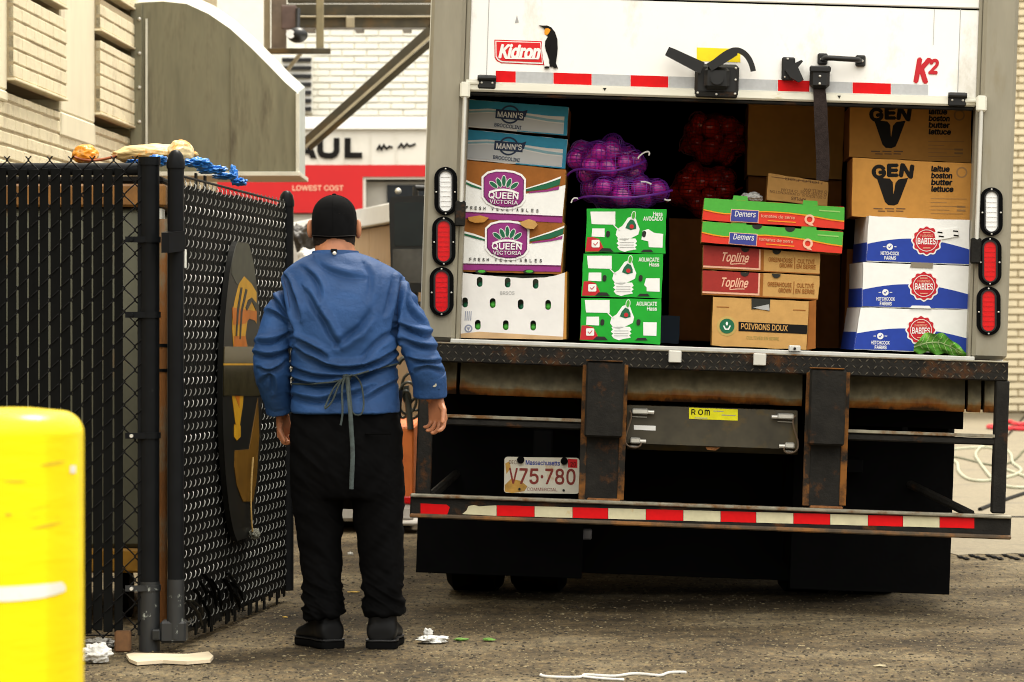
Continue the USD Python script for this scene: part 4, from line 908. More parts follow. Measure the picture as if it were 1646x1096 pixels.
for (hx, hy), g_ in zip(holes, (0, 0, 0, 0, 1, 0, 1, 1, 1, 1)):
    part(n, 'green_produce', trimesh.creation.icosphere(2, 0.016).apply_translation(P(hx + (1 if g_ else 3), hy + (3 if g_ else 5), YO + 0.024)), i_leafgreen if g_ else i_green)
text(n, 'small_lettering', 'BRSOS', i_grey, (804, 473.5), (827, 473.5), 5.5, YO, 1, bold=False)
for k in range(4): decal(n, 'small_print', band([(748.5 + 3 * k, 500), (747.5 + 3 * k, 515)], 1.3), mat('blue_grey_ink', (0.22, 0.24, 0.32), 0.6), YO, 1)
decal(n, 'round_mark', ell(753, 528, 6.5, 6.5).difference(ell(753, 528, 4.2, 4.2)), mat('blue_grey_ink', (0.22, 0.24, 0.32), 0.6), YO, 1)
decal(n, 'round_mark', Polygon([(750, 526), (756, 526), (753, 532)]), mat('blue_grey_ink', (0.2,) * 3), YO, 1)
decal(n, 'stained_base', Polygon([(741, 536), (770, 533), (905, 541), (905, 546), (741, 543)]), mat('stained_board', (0.55, 0.36, 0.18), 0.8, var=0.2), YO, 1)

# --- avocado cartons
def green(dx, dy, corners, lab, two):
    n = carton('avocado_box', lab, 'carton', c_green, *corners, 0.14, 0.34, side=mat('green_carton_side', (0.006, 0.20, 0.012), 0.6), group='stack of green avocado boxes')
    o = lambda pts: Polygon([(x + dx, y + dy) for x, y in pts])
    bl_ = corners[3]
    decal(n, 'red_corner', o([(944, 381), (953, 381), (963, 384), (969, 396), (972, 404), (941, 404)]), i_sealred, n.yo, 1)
    decal(n, 'label_panel', o([(949, 340), (989, 340), (989, 361), (951, 360)]), i_white, n.yo, 1)
    decal(n, 'label_panel', o([(952, 367), (972, 367), (972, 381), (951, 380)]), i_white, n.yo, 1)
    decal(n, 'label_line', band([(986 + dx, 361 + dy), (996 + dx, 371 + dy)], 1.6), i_white, n.yo, 1)
    dec = decal(n, 'small_mark', affinity.translate(rrect(951, 385.5, 964, 397.5, 2), dx, dy), i_white, n.yo, 2)
    decal(n, 'small_mark_glyph', band([(954 + dx, 391 + dy), (957 + dx, 394 + dy), (961 + dx, 389 + dy)], 1.2), i_sealred, n.yo, 3)
    if two == 0:
        decal(n, 'label_panel', o([(1033, 371), (1042, 368), (1051, 374), (1066, 376), (1065, 398), (1043, 397), (1042, 388), (1031, 385)]), i_white, n.yo, 1)
    elif two == 1:
        decal(n, 'label_panel', o([(1044, 376), (1066, 376), (1066, 398), (1045, 397), (1045, 391), (1041, 387)]), i_white, n.yo, 1)
    else:
        decal(n, 'label_panel', o([(1043, 375.5), (1065, 376), (1064, 398), (1043, 397)]), i_white, n.yo, 1)
    # a plain avocado with a leaf, and a wavy white caption block below it
    decal(n, 'fruit_print', o([(1015, 349), (1021, 352), (1024, 361), (1027, 368), (1025, 376), (1017, 380), (1004, 386), (996, 384), (991, 377), (993, 369), (1001, 364), (1006, 357), (1010, 351)]).buffer(1.2), i_white, n.yo, 1)
    decal(n, 'fruit_flesh', o([(1014, 353), (1019, 355), (1022, 362), (1022, 367), (1014, 369), (1006, 366), (1009, 359)]).buffer(0.6), i_green, n.yo, 2)
    decal(n, 'fruit_stone', ell(1015.5 + dx, 364 + dy, 3.4, 3.4), i_sealred, n.yo, 3)
    lf = affinity.rotate(ell(1018.5 + dx, 346 + dy, 3.8, 7.0), 8)
    decal(n, 'leaf_print', lf, i_white, n.yo, 2); decal(n, 'leaf_fill', lf.buffer(-1), i_leafgreen, n.yo, 3)
    w = [(993, 384), (1021, 384), (1023, 388), (1020, 391), (1023, 394), (1019, 397), (1022, 400), (1010, 402), (1004, 404), (996, 401), (993, 397), (996, 394), (992, 391), (995, 388)]
    decal(n, 'caption_block', o(w).buffer(0.8), i_white, n.yo, 1)
    for k in range(3): decal(n, 'caption_line', band([(996 + dx, 389.5 + 4 * k + dy), (1019 + dx, 389.5 + 4 * k + dy)], 0.7), i_grey, n.yo, 2)
    L1, L2 = (('Hass', 'AVOCADO') if two == 0 else ('AGUACATE', 'Hass'))
    xr = 1065 + dx
    if two == 0:
        text(n, 'lettering', L1, i_white, (xr - 15, 346.5 + dy), (xr, 346.5 + dy), 6, n.yo, 1); text(n, 'lettering', L2, i_white, (xr - 31, 354.5 + dy), (xr, 354.5 + dy), 6.5, n.yo, 1)
    else:
        text(n, 'lettering', L1, i_white, (xr - 33, 349 + dy), (xr, 349.5 + dy), 6.2, n.yo, 1); text(n, 'lettering', L2, i_white, (xr - 16, 357 + dy), (xr, 357 + dy), 6, n.yo, 1)
    for x in (977.5, 1035.5): part(n, 'air_hole', extr(LineString([(x + dx, 368 + dy + 6), (x + dx - 0.5, 378 + dy)]).buffer(3.1), n.yo - LAY * 2, n.yo + 0.001, TR), m_hole)
    part(n, 'hand_hole', extr(Polygon([(962 + dx, 404 + dy), (968 + dx, 398.5 + dy), (981 + dx, 399 + dy), (986 + dx, 404.5 + dy)]), n.yo - LAY * 2, n.yo + 0.001, TR), m_hole)
    part(n, 'hand_hole', extr(Polygon([(1030 + dx, 405 + dy), (1034 + dx, 401 + dy), (1047 + dx, 401 + dy), (1050 + dx, 405 + dy)]), n.yo - LAY * 2, n.yo + 0.001, TR), m_hole)
    return n
green(0, 0, ((944, 335), (1071, 336), (1069, 407.5), (941, 405)), 'green avocado box directly under the purple onion bags', 0)
green(-5.5, 71, ((938, 407.5), (1066, 409), (1063, 478.5), (934.5, 476.5)), 'green avocado box in the middle of its stack of three', 1)
green(-9, 142, ((934.5, 479), (1063, 481), (1062, 552.5), (932, 548)), 'green avocado box standing on the truck floor', 2)

# --- net bags: a heap of onions in a net
def net_bag(name, label, cx, cy, rx, ry, yo, ball, netm, seed, count, group=None, tails=(), rad=0.043):
    c = P(cx, cy, yo); ax = np.array([abs(P(cx + rx, cy, yo)[0] - c[0]), 0.20, abs(P(cx, cy - ry, yo)[2] - c[2])])
    n = thing(name, label, 'bag', c - (0, 0, ax[2]), TR, group)
    r_ = np.random.default_rng(seed)
    pts, tries = [], 0
    while len(pts) < count and tries < 9000:
        tries += 1
        d = r_.normal(size=3); d /= np.linalg.norm(d)
        p = c + d * (ax - rad * 0.85) * r_.uniform(0.6, 1.0)
        if p[1] > c[1] + 0.08: continue
        if all(np.linalg.norm(p - o) > rad * 1.5 for o in pts): pts.append(p)
    for p in pts:
        m = trimesh.creation.icosphere(3, rad * r_.uniform(0.80, 1.12)); m.vertices *= 1 + 0.16 * (meshkit.noise(m.vertices * 34 + 9 * len(USED), 3) - .5)[:, None]; m.apply_scale((1, 1, r_.uniform(0.80, 1.0))); m.apply_transform(trimesh.transformations.random_rotation_matrix(r_.random(3))); m.apply_translation(p)
        part(n, 'onion', m, ball, smooth=True)
    # the net: a skin hugging the onions, drawn as crossing strands
    U, V = 46, 22
    uu, vv = np.meshgrid(np.linspace(0, 2 * np.pi, U), np.linspace(0.12, np.pi - 0.12, V))
    dirs = np.stack([np.cos(uu) * np.sin(vv), np.sin(uu) * np.sin(vv), np.cos(vv)], -1)
    A = np.array(pts)
    sk = np.zeros(dirs.shape)
    for i in range(V):
        for j in range(U):
            d = dirs[i, j] * ax; d /= np.linalg.norm(d)
            rel = A - c; t = rel @ d; perp2 = (rel ** 2).sum(1) - t ** 2
            ok = perp2 < (rad * 1.15) ** 2
            k = (t[ok] + np.sqrt((rad * 1.15) ** 2 - perp2[ok])).max() if ok.any() else 0
            lim = 1 / np.sqrt(((d / ax) ** 2).sum())
            sk[i, j] = c + d * max(k, 0.82 * lim) * 1.0
    st_ = []
    for i in range(0, V): st_.append(tube(sk[i], 0.0016, 3, caps=False))
    for j in range(0, U - 1): st_.append(tube(sk[:, j], 0.0016, 3, caps=False))
    part(n, 'net', cat_(st_), netm)
    zfold = [P(cx - rx * 0.95, cy + ry * 0.5, yo) + (0, -0.12, 0), P(cx - rx * 0.5, cy + ry * 0.30, yo) + (0, -0.19, 0), P(cx, cy + ry * 0.38, yo) + (0, -0.215, 0), P(cx + rx * 0.55, cy + ry * 0.25, yo) + (0, -0.19, 0), P(cx + rx, cy - ry * 0.05, yo) + (0, -0.10, 0)]
    part(n, 'net_seam', tube(curve(zfold, 24), 0.005, 6), netm)
    for t_ in tails:
        part(n, 'tie_end', tube(curve([P(x, y, yo - 0.14) for x, y in t_], 10), 0.0035, 5), i_white)
    return n
m_onion = mat('purple_onion_skin', (0.42, 0.016, 0.27), 0.10, var=0.5, scale=26, stretch=(1, 1, 0.35), coat=0.6, dirt=(0.16, 0.008, 0.10), dirt_at=(0.52, 0.66), dscale=14)
m_net = mat('violet_net', (0.10, 0.012, 0.22), 0.4, var=0.2)
net_bag('onion_bag', 'purple net bag of red onions lying on top of another onion bag', 974, 262, 64, 45, 0.36, m_onion, m_net, 4, 55, group='onion bags', tails=([(1026, 255), (1034, 246), (1043, 244), (1043, 250)],))
net_bag('onion_bag', 'purple net bag of red onions lying directly on the top avocado box', 1000, 309, 80, 31, 0.33, m_onion, m_net, 9, 50, group='onion bags', tails=([(930, 320), (924, 318), (918, 326)], [(1068, 320), (1074, 322), (1078, 321)], [(1030, 292), (1040, 293), (1047, 296)]))
m_pepper = mat('red_onion_skin', (0.80, 0.035, 0.012), 0.16, var=0.3, scale=10, coat=0.5)
m_rednet = mat('red_net', (0.30, 0.01, 0.008), 0.4)
net_bag('red_net_bag', 'dim red net bag of produce deep in the truck, lower of the pair', 1130, 305, 62, 44, 1.4, m_pepper, m_rednet, 14, 46, group='red net bags')
net_bag('red_net_bag', 'dim red net bag of produce deep in the truck, upper and darker of the pair', 1146, 222, 58, 46, 1.5, m_pepper, m_rednet, 17, 46, group='red net bags')
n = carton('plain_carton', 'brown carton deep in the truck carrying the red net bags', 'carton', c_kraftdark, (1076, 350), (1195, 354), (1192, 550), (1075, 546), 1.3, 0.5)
n = carton('blue_crate', 'dark blue crate behind the avocado boxes on the truck floor', 'crate', mat('dark_blue_plastic', (0.008, 0.03, 0.06), 0.5), (1062, 507), (1093, 508), (1091, 553), (1062, 551), 0.75, 0.4)

# --- middle stack
n = carton('large_plain_carton', 'large plain brown carton behind the hanging strap', 'carton', c_kraft, (1203, 164), (1358, 172), (1353, 289), (1201, 281), 1.0, 0.5, side=c_kraftdark)
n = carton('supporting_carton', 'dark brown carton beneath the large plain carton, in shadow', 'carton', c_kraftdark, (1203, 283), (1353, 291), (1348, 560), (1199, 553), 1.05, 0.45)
n = carton('printed_carton', 'small tan carton with upside-down printing under the strap', 'carton', c_kraft2, (1235.5, 278), (1331, 293), (1330, 331), (1232, 321), 0.36, 0.26, side=c_kraft)
for s, xa, xb, y in (('HOLD FOR', 1322, 1262, 288.5), ('O MELLOW', 1330, 1292, 302), ('O CHIP SIZE  O PLUM', 1329, 1256, 306.5), ('O DELICIOUS  O WASHINGTON', 1328, 1238, 311.5), ('APPLES', 1296, 1272, 318)):
    text(n, 'lettering', s, i_brown, (xa, slope(xa, y, .12, 1290)), (xb, slope(xb, y, .12, 1290)), 4.0 if s != 'APPLES' else 5, n.yo, 1, bold=s == 'APPLES')
decal(n, 'print_line', band([(1240, 284), (1316, 294)], 1.0), i_brown, n.yo, 1)
def demers(c, lab, tabs):
    tl, tr, br, bl = c
    f = lambda u, v: tuple((1 - v) * ((1 - u) * np.array(tl) + u * np.array(tr)) + v * ((1 - u) * np.array(bl) + u * np.array(br)))
    n = carton('tomato_tray', lab, 'tray', i_scarlet, tl, tr, br, bl, 0.10, 0.40, side=c_kraft, group='tomato trays')
    top = [f(u, v) for u, v in ((0, 0), (1, 0), (1, .62), (.9, .58), (.75, .46), (.6, .40), (.45, .40), (.35, .46), (.25, .58), (.15, .62), (.08, .58), (0, .50))]
    decal(n, 'green_field', Polygon(top), i_leafgreen, n.yo, 1)
    ed = [f(u, v + 0.03) for u, v in ((1, .62), (.9, .58), (.75, .46), (.6, .40), (.45, .40), (.35, .46), (.25, .58), (.15, .62), (.08, .58), (0, .50))]
    decal(n, 'yellow_line', LineString(ed).buffer(0.9, cap_style='flat'), i_orange, n.yo, 2)
    for u0, u1 in ((.20, .31), (.70, .81)):
        part(n, 'stacking_tab', extr(Polygon([f(u0, .02), f(u0 + .005, -.20), f(u1 - .005, -.20), f(u1, .02)]), n.yo + 0.001, n.yo + 0.006, TR), i_leafgreen)
    lg = decal(n, 'logo_panel', Polygon([f(.195, .42), f(.395, .40), f(.395, .98), f(.195, .98)]), i_salmon, n.yo, 3)
    decal(n, 'logo_field', Polygon([f(.20, .45), f(.39, .43), f(.39, .95), f(.20, .95)]), i_violet, n.yo, 4)
    text(n, 'lettering', 'Demers', i_white, f(.225, .74), f(.37, .72), 9, n.yo, 5, lean=0.15, bold=False)
    text(n, 'lettering', 'tomates de serre', i_salmon, f(.41, .70), f(.65, .70), 5, n.yo, 2, bold=False)
    decal(n, 'small_lettering', band([f(.46, .84), f(.66, .84)], 1.4), i_orange, n.yo, 2)
    c_ = f(.755, .66); decal(n, 'round_logo', Polygon(ell(c_[0], c_[1], 8, 8).exterior, [ell(c_[0], c_[1], 4.6, 4.6).exterior.coords[::-1]]).union(Polygon([(c_[0] + 2, c_[1] + 4), (c_[0] + 7, c_[1] + 11), (c_[0] - 2, c_[1] + 9)])), i_salmon, n.yo, 3)
    decal(n, 'small_lettering', band([f(.82, .22), f(.97, .22)], 2.0), mat('pale_green_ink', (0.25, 0.5, 0.12), 0.6), n.yo, 2)
    return n
d1 = demers(((1132.5, 318), (1357.5, 333), (1356.5, 368), (1129, 353.5)), 'green and red tomato tray on top of the middle stack, crumpled film on it', 0)
d2 = demers(((1129.5, 355.5), (1355.5, 373), (1353, 407.5), (1127, 389)), 'green and red tomato tray resting on the red-lettered cartons', 1)
for x in (1217, 1270): part(d2, 'notch', extr(affinity.scale(ell(x, 362.5 + (x - 1217) * .08, 8, 6), 1, 1).intersection(sbox(x - 9, 361 + (x - 1217) * .08, x + 9, 380)), 0.0985, 0.101, TR), m_hole)
w = single('crumpled_film', blob(P(1208, 317, 0.13) + (0, 0.03, 0.0), (0.045, 0.03, 0.022), 8, 0.5), mat('grey_film', (0.34, 0.34, 0.32), 0.3, var=0.4, scale=30), 'crumpled grey film on the upper tomato tray', 'film', P(1208, 325, 0.13), TR, smooth=True)
def topline(c, lab):
    tl, tr, br, bl = c
    f = lambda u, v: tuple((1 - v) * ((1 - u) * np.array(tl) + u * np.array(tr)) + v * ((1 - u) * np.array(bl) + u * np.array(br)))
    n = carton('greenhouse_carton', lab, 'carton', c_kraft2, tl, tr, br, bl, 0.135, 0.38, side=c_kraft, group='greenhouse cartons')
    decal(n, 'brown_divider', Polygon([f(0, 0), f(.52, 0), f(.52, 1), f(0, 1)]), c_kraftdark, n.yo, 1)
    decal(n, 'pale_border', Polygon([f(0, .0), f(.492, .0), f(.492, .93), f(0, .93)]), i_salmon, n.yo, 2)
    decal(n, 'red_field', Polygon([f(0, .0), f(.478, .0), f(.478, .85), f(0, .85)]), i_darkred, n.yo, 3)
    decal(n, 'base_shadow_line', Polygon([f(0, .955), f(1, .955), f(1, 1), f(0, 1)]), c_kraftdark, n.yo, 2)
    text(n, 'lettering', 'Topline', i_salmon, f(.15, .62), f(.385, .62), 14, n.yo, 4, lean=0.22, bold=True)
    decal(n, 'underline', LineString([f(.24, .74), f(.30, .70), f(.36, .69)]).buffer(0.7), i_salmon, n.yo, 4)
    for s, a, b in (('GREENHOUSE', (.56, .52), (.765, .52)), ('GROWN', (.655, .76), (.765, .76)), ('CULTIVÉ', (.81, .52), (.955, .52)), ('EN SERRE', (.80, .76), (.965, .76))):
        text(n, 'lettering', s, c_kraftdark, f(*a), f(*b), 6.5, n.yo, 2)
    decal(n, 'divider_line', band([f(.785, .28), f(.785, .80)], 1.2), c_kraftdark, n.yo, 2)
    for u in (.36, .63):
        x, y = f(u, 0); part(n, 'notch', extr(ell(x, y, 7, 6.5).intersection(Polygon([f(0, 0), f(1, 0), f(1, 1), f(0, 1)])), n.yo - LAY * 5, n.yo + 0.001, TR), m_hole)
    return n
topline(((1130.5, 394), (1318, 407), (1317.5, 441), (1130, 432)), 'red and tan greenhouse carton directly under the tomato trays')
topline(((1129.5, 434.5), (1317.5, 443.5), (1315, 481.5), (1129, 473.5)), 'red and tan greenhouse carton on top of the sweet pepper box')
n = carton('pepper_box', 'tan sweet pepper box with a dark printed band, bottom of the middle stack', 'carton', c_kraft2, (1146.5, 477), (1300, 484), (1296.5, 562), (1144, 555), 0.12, 0.40, side=c_kraft)
part(n, 'flap_side', extr(Polygon([(1300.5, 484), (1312, 482), (1311, 560), (1297, 562)]), 0.128, 0.5, TR), c_kraftdark)
decal(n, 'dark_band', Polygon([(1187, 517), (1298, 522.5), (1297, 537), (1187, 532)]), i_black, n.yo, 1)
text(n, 'lettering', 'POIVRONS DOUX', c_kraft2, (1191, 528.5), (1266, 532), 9, n.yo, 2)
text(n, 'lettering', 'CULTIVÉS EN SERRE', i_olive, (1200, 545), (1252, 547), 5, n.yo, 1, bold=False)
decal(n, 'round_logo', ell(1168.5, 524, 16, 16), mat('tan_ring', (0.44, 0.30, 0.08), 0.7), n.yo, 1)
decal(n, 'round_logo', ell(1168.5, 524, 12, 12), i_green, n.yo, 2)
decal(n, 'logo_drop', unary_union([ell(1168.5, 520, 1.8, 3), LineString([(1163.5, 524), (1166, 529), (1171, 529), (1173.5, 524)]).buffer(1)]), i_white, n.yo, 3)
part(n, 'hand_hole', extr(Polygon([(1208, 479.5), (1238, 481), (1237, 500), (1222, 497), (1208, 497)]), n.yo - LAY * 2, n.yo + 0.001, TR), m_hole)
decal(n, 'film_glimpse', Polygon([(1211, 494), (1236, 489), (1237, 499), (1222, 497)]), i_grey, n.yo, 3)
for x0, x1, y in ((1152, 1172, 493), (1275, 1295, 498)): decal(n, 'slot_cut', band([(x0, y), (x1, y + 0.8)], 1.4), c_kraftdark, n.yo, 1)

# --- right stack
def genv(c, lab, dx, dy):
    n = carton('lettuce_carton', lab, 'carton', c_kraft, *c, 0.36 if dy else 0.17, 0.42, side=c_kraftdark, group='lettuce cartons')
    o = lambda pts: Polygon([(x + dx, y + dy) for x, y in pts])
    for ch, xa, xb, y, h, a in (('G', 1404, 1424, 284, 19, -8), ('E', 1427, 1443, 281, 18, 0), ('N', 1446, 1466, 282.5, 19, 8)):
        r = math.radians(a); text(n, 'lettering', ch, i_black, (xa + dx, y + dy - 0.5 * (xb - xa) * math.sin(r) + (1.5 if a > 0 else 1.5)), (xb + dx, y + dy + 0.5 * (xb - xa) * math.sin(r) + 1.5), h, n.yo, 1, fat=1.3)
    decal(n, 'letter_v', o([(1410, 286), (1430, 287.5), (1434.5, 293), (1435.5, 312), (1437, 312), (1440, 294), (1445, 288.5), (1459, 286.5), (1447, 318), (1443, 327), (1437, 329.5), (1428, 329), (1423, 324)]).buffer(0.6), i_black, n.yo, 1)
    for k, s in enumerate(('laitue', 'boston', 'butter', 'lettuce')):
        text(n, 'lettering', s, i_black, (1497 + dx, 275 + 10.8 * k + dy), (1497 + (29, 33, 33, 35)[k] + dx, 275.6 + 10.8 * k + dy), 8.2, n.yo, 1, lean=0.1, fat=0.45)
    for k, (a, b) in enumerate(((1404, 1459), (1411, 1455))):
        for j in range(3): decal(n, 'fine_print', band([(a + (b - a) * j / 3 + dx, 335 + 4 * k + dy), (a + (b - a) * (j + .8) / 3 + dx, 335.5 + 4 * k + dy)], 1.8), i_brown, n.yo, 1)
    decal(n, 'round_stamp', ell(1546 + dx, 277 + dy, 9, 9).difference(ell(1546 + dx, 277 + dy, 6.5, 6.5)), mat('faded_brown_ink', (0.26, 0.14, 0.045), 0.8), n.yo, 1)
    for k in range(5):
        decal(n, 'address_print', band([(1496 + dx, 319 + 6 * k + dy), (1496 + (58, 26, 50, 30, 52)[k] + dx, 319.8 + 6 * k + dy)], 0.9), mat('faded_brown_ink', (0.26,) * 3), n.yo, 1)
    for k in range(2): decal(n, 'address_print', band([(1538 + dx, 332 + 6 * k + dy), (1552 + dx, 332.4 + 6 * k + dy)], 3), mat('faded_brown_ink', (0.26,) * 3), n.yo, 1)
    return n
genv(((1366.5, 170), (1561, 178), (1561, 262), (1365, 252)), 'tan lettuce carton with a big black V, at the top of the right stack', -4, -92)
genv(((1371, 253), (1561, 263), (1559.5, 354), (1368.5, 347.5)), 'tan lettuce carton with a big black V, standing on the blue and white cartons', 0, 0)
def babies(dx, dy, c, lab, k):
    tl, tr, br, bl = c
    n = carton('salad_carton', lab, 'carton', i_white, tl, tr, br, bl, 0.11, 0.42, side=c_white, group='salad cartons')
    f = lambda u, v: tuple((1 - v) * ((1 - u) * np.array(tl) + u * np.array(tr)) + v * ((1 - u) * np.array(bl) + u * np.array(br)))
    us = np.linspace(0, 1, 17)
    decal(n, 'blue_field', Polygon([f(u, .66 - .24 * math.sin(math.pi * (0.12 + 0.82 * u)) + .04) for u in us] + [f(1, .985), f(0, .985)]), i_blue, n.yo, 1)
    c_ = f(.575 if k else .58, .49); R = 21.5
    th = np.linspace(0, 2 * np.pi, 96, endpoint=False)
    seal = lambda r, am: Polygon([(c_[0] + (r + am * math.cos(12 * t)) * math.cos(t), c_[1] + (r + am * math.cos(12 * t)) * math.sin(t)) for t in th])
    decal(n, 'seal_edge', seal(R + 2.5, 1.2), i_white, n.yo, 2); sl = decal(n, 'seal', seal(R, 1.2), i_sealred, n.yo, 3)
    decal(n, 'seal_ring', ell(c_[0], c_[1], 17.5, 17.5, 12).difference(ell(c_[0], c_[1], 16.6, 16.6, 12)), i_white, n.yo, 4)
    text(n, 'lettering', 'BABIES', i_white, (c_[0] - 14.5, c_[1] + 5.5), (c_[0] + 14.5, c_[1] + 6), 9.5, n.yo, 4)
    text(n, 'small_lettering', 'FARMING', i_salmon, (c_[0] - 10, c_[1] - 5.5), (c_[0] + 10, c_[1] - 5.5), 4, n.yo, 4, bold=False)
    for yy in (-12.5, 12): decal(n, 'small_print', band([(c_[0] - 6, c_[1] + yy), (c_[0] + 6, c_[1] + yy)], 1.3), i_salmon, n.yo, 4)
    w_ = f(.215 if k else .22, .66); ck = decal(n, 'round_mark', ell(w_[0], w_[1], 5.2, 5.2), i_white, n.yo, 2)
    decal(n, 'tick', LineString([(w_[0] - 2, w_[1]), (w_[0] - .5, w_[1] + 1.8), (w_[0] + 2.2, w_[1] - 2)]).buffer(0.6), i_blue, n.yo, 3)
    for s in (-1, 1): decal(n, 'dash', band([(w_[0] + s * 7, w_[1]), (w_[0] + s * 11, w_[1])], 1.0), i_white, n.yo, 2)
    text(n, 'lettering', 'HITCHCOCK', i_white, (w_[0] - 14.5, w_[1] + 13), (w_[0] + 15, w_[1] + 13.6), 5.4, n.yo, 2)
    text(n, 'lettering', 'FARMS', i_white, (w_[0] - 9, w_[1] + 20.5), (w_[0] + 10, w_[1] + 21), 5.4, n.yo, 2)
    # darker side panel showing on the left, printed blue low down
    q0, q1 = P(*tl, 0.11), P(*bl, 0.11)
    part(n, 'end_panel', hull([p + (ox, oy, 0) for p in (q0, q1) for ox, oy in ((-0.002, 0.004), (-0.034, 0.40), (0.0, 0.40))]), c_white)
    qm = q0 * 0.42 + q1 * 0.58
    part(n, 'end_print', hull([p + (ox, oy, 0) for p in (qm, q1) for ox, oy in ((-0.004, 0.004), (-0.036, 0.40), (-0.030, 0.40), (0.0, 0.006))]), i_blue)
    return n
b1 = babies(0, 0, ((1396.5, 347), (1558.5, 354), (1558, 425.5), (1393, 420)), 'blue and white salad carton with a white sticker over its red seal', 0)
decal(b1, 'sticker', Polygon([(1502, 373), (1512, 369), (1540, 366), (1540, 380), (1518, 384), (1504, 386)]), i_white, b1.yo, 5)
for x, y in ((1507, 373), (1509, 379.5), (1532, 371), (1533, 378)): decal(b1, 'sticker_mark', band([(x, y), (x + 8, y + 0.8)], 2.2), i_black, b1.yo, 6)
b2 = babies(0, 0, ((1387.5, 421.5), (1558.5, 427), (1557, 497.5), (1386, 493)), 'blue and white salad carton in the middle, brown tape at its upper edge', 1)
part(b2, 'brown_tape', extr(Polygon([(1465, 421), (1500, 422.5), (1499, 431), (1463, 429.5)]), 0.107, 0.111, TR), mat('grey_brown_tape', (0.20, 0.17, 0.12), 0.4))
b3 = babies(0, 0, ((1383.5, 494), (1557, 498.5), (1555, 568), (1373, 562)), 'blue and white salad carton at the bottom with a cabbage leaf before it', 2)
part(b3, 'lid_flap', extr(Polygon([(1462, 495), (1466, 491), (1494, 491.5), (1497, 496)]), 0.105, 0.111, TR), i_white)
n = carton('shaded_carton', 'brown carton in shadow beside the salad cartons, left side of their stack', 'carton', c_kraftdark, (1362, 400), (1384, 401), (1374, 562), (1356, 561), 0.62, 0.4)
# cabbage leaf on the sill
lf = thing('cabbage_leaf', 'loose bright green cabbage leaf lying on the truck sill', 'leaf', P(1510, 570, 0.06), TR)
U, V = 36, 16
uu, vv = np.meshgrid(np.linspace(0, 1, U), np.linspace(-1, 1, V), indexing='ij')
bxs, tip = P(1469, 562, 0.05), P(1553, 570, 0.05)
wid = 0.065 * np.sin(np.pi * np.clip(uu * 0.93 + 0.05, 0, 1)) ** 0.6 * (1 - 0.35 * uu)
rip = 0.010 * np.sin(19 * uu + 4 * vv) * np.abs(vv) ** 1.5 + 0.012 * (meshkit.fbm(np.stack([uu * 6, vv * 3, 0 * uu], -1), 3, 5) - .5)
pts = bxs + uu[..., None] * (tip - bxs) + np.stack([0.012 * vv * 0 , -0.045 * vv * 0.5 - 0.0 * uu, 0.038 * np.sin(np.pi * np.clip(uu + .08, 0, 1)) * (1.0 - 0.0 * vv) + wid * vv * 0.82], -1)
pts[..., 2] += rip * 0.6; pts[..., 1] += rip
pts[..., 2] = np.maximum(pts[..., 2], ZF + 0.006)
idx = np.arange(U * V).reshape(U, V); qd = np.stack([idx[:-1, :-1], idx[1:, :-1], idx[1:, 1:], idx[:-1, 1:]], -1).reshape(-1, 4)
m_leaf = mat('cabbage_green', (0.10, 0.36, 0.03), 0.4, var=0.45, scale=14, dirt=(0.30, 0.50, 0.08), dirt_at=(0.5, 0.7), dscale=18)
part(lf, 'blade', (pts.reshape(-1, 3), qd), m_leaf, smooth=True)
vein = [tube(pts[:, V // 2] + (0, -0.004, 0.001), np.linspace(0.0035, 0.001, U), 6)]
for k in range(4, 30, 4):
    for s in (-1, 1):
        js = np.arange(0, V // 2 - 1); vein.append(tube(np.array([pts[min(U - 1, k + j // 2), V // 2 + s * j] for j in js]) + (0, -0.003, 0.001), np.linspace(0.002, 0.0008, len(js)), 5))
part(lf, 'veins', cat_(vein), mat('pale_vein', (0.45, 0.62, 0.25), 0.5))
# ------------------------------------------------------------------ black slatted chain-link fence, facing the camera
DF = 11.6
def chainlink(x0, x1, z0, z1, y, r=0.0023, px_=0.03975, pz=0.087, sides=4, amp=0.0065, sag=0.0, keep=None, top=None):
    out, k, x = [], 0, x0
    while x < x1 - 0.01:
        zz = np.arange(z0 - pz, z1 + pz, pz / 2); i = np.arange(len(zz)) + (k % 2)
        right = i % 2 == 1
        tip = r * 1.2
        px = np.where(right, x + px_ + tip, x - tip)
        pts = []
        for q in range(len(zz) - 1):
            s = -1 if (not right[q]) else 1          # '/' runs in front, '\' behind
            a, b = np.array([px[q], 0, zz[q]]), np.array([px[q + 1], 0, zz[q + 1]])
            for t, w_ in ((0.0, 0.0), (0.16, 0.0), (0.30, 0.8), (0.5, 1.0), (0.70, 0.8), (0.84, 0.0)):
                pts.append(a + (b - a) * t + (0, y + s * amp * w_, 0))
        pts = np.array(pts); hi = (top(x) if top else z1)
        m = (pts[:, 2] >= z0) & (pts[:, 2] <= hi)
        if m.sum() > 2: out.append(tube(pts[m], r, sides, caps=False))
        x += px_; k += 1
    return cat_(out)
fn = thing('slat_fence', 'black chain-link fence filled with vertical black slats, left of the gate', 'fence', tuple(world_px(120, 530, DF) * (1, 1, 0)))
z_top = world_px(0, 262, DF)[2]
xa_, xb_ = world_px(-40, 0, DF)[0], world_px(216, 0, DF)[0]
SL = 0.03975
kk = 0; x = xa_
xs_gap = world_px(205, 0, DF)[0]
while x < xb_:
    c = x + SL / 2
    if abs(c - xs_gap) > SL * 0.55:
        w = 0.0168 + rng.uniform(-0.001, 0.001); tl_ = rng.uniform(-0.002, 0.002)
        part(fn, 'slat', cbx((c - w + tl_, DF - 0.003, 0.055 + rng.uniform(0, 0.03)), (c + w + tl_, DF + 0.003, z_top - rng.uniform(0.016, 0.024)), 0.002), m_vinyl)
    x += SL; kk += 1
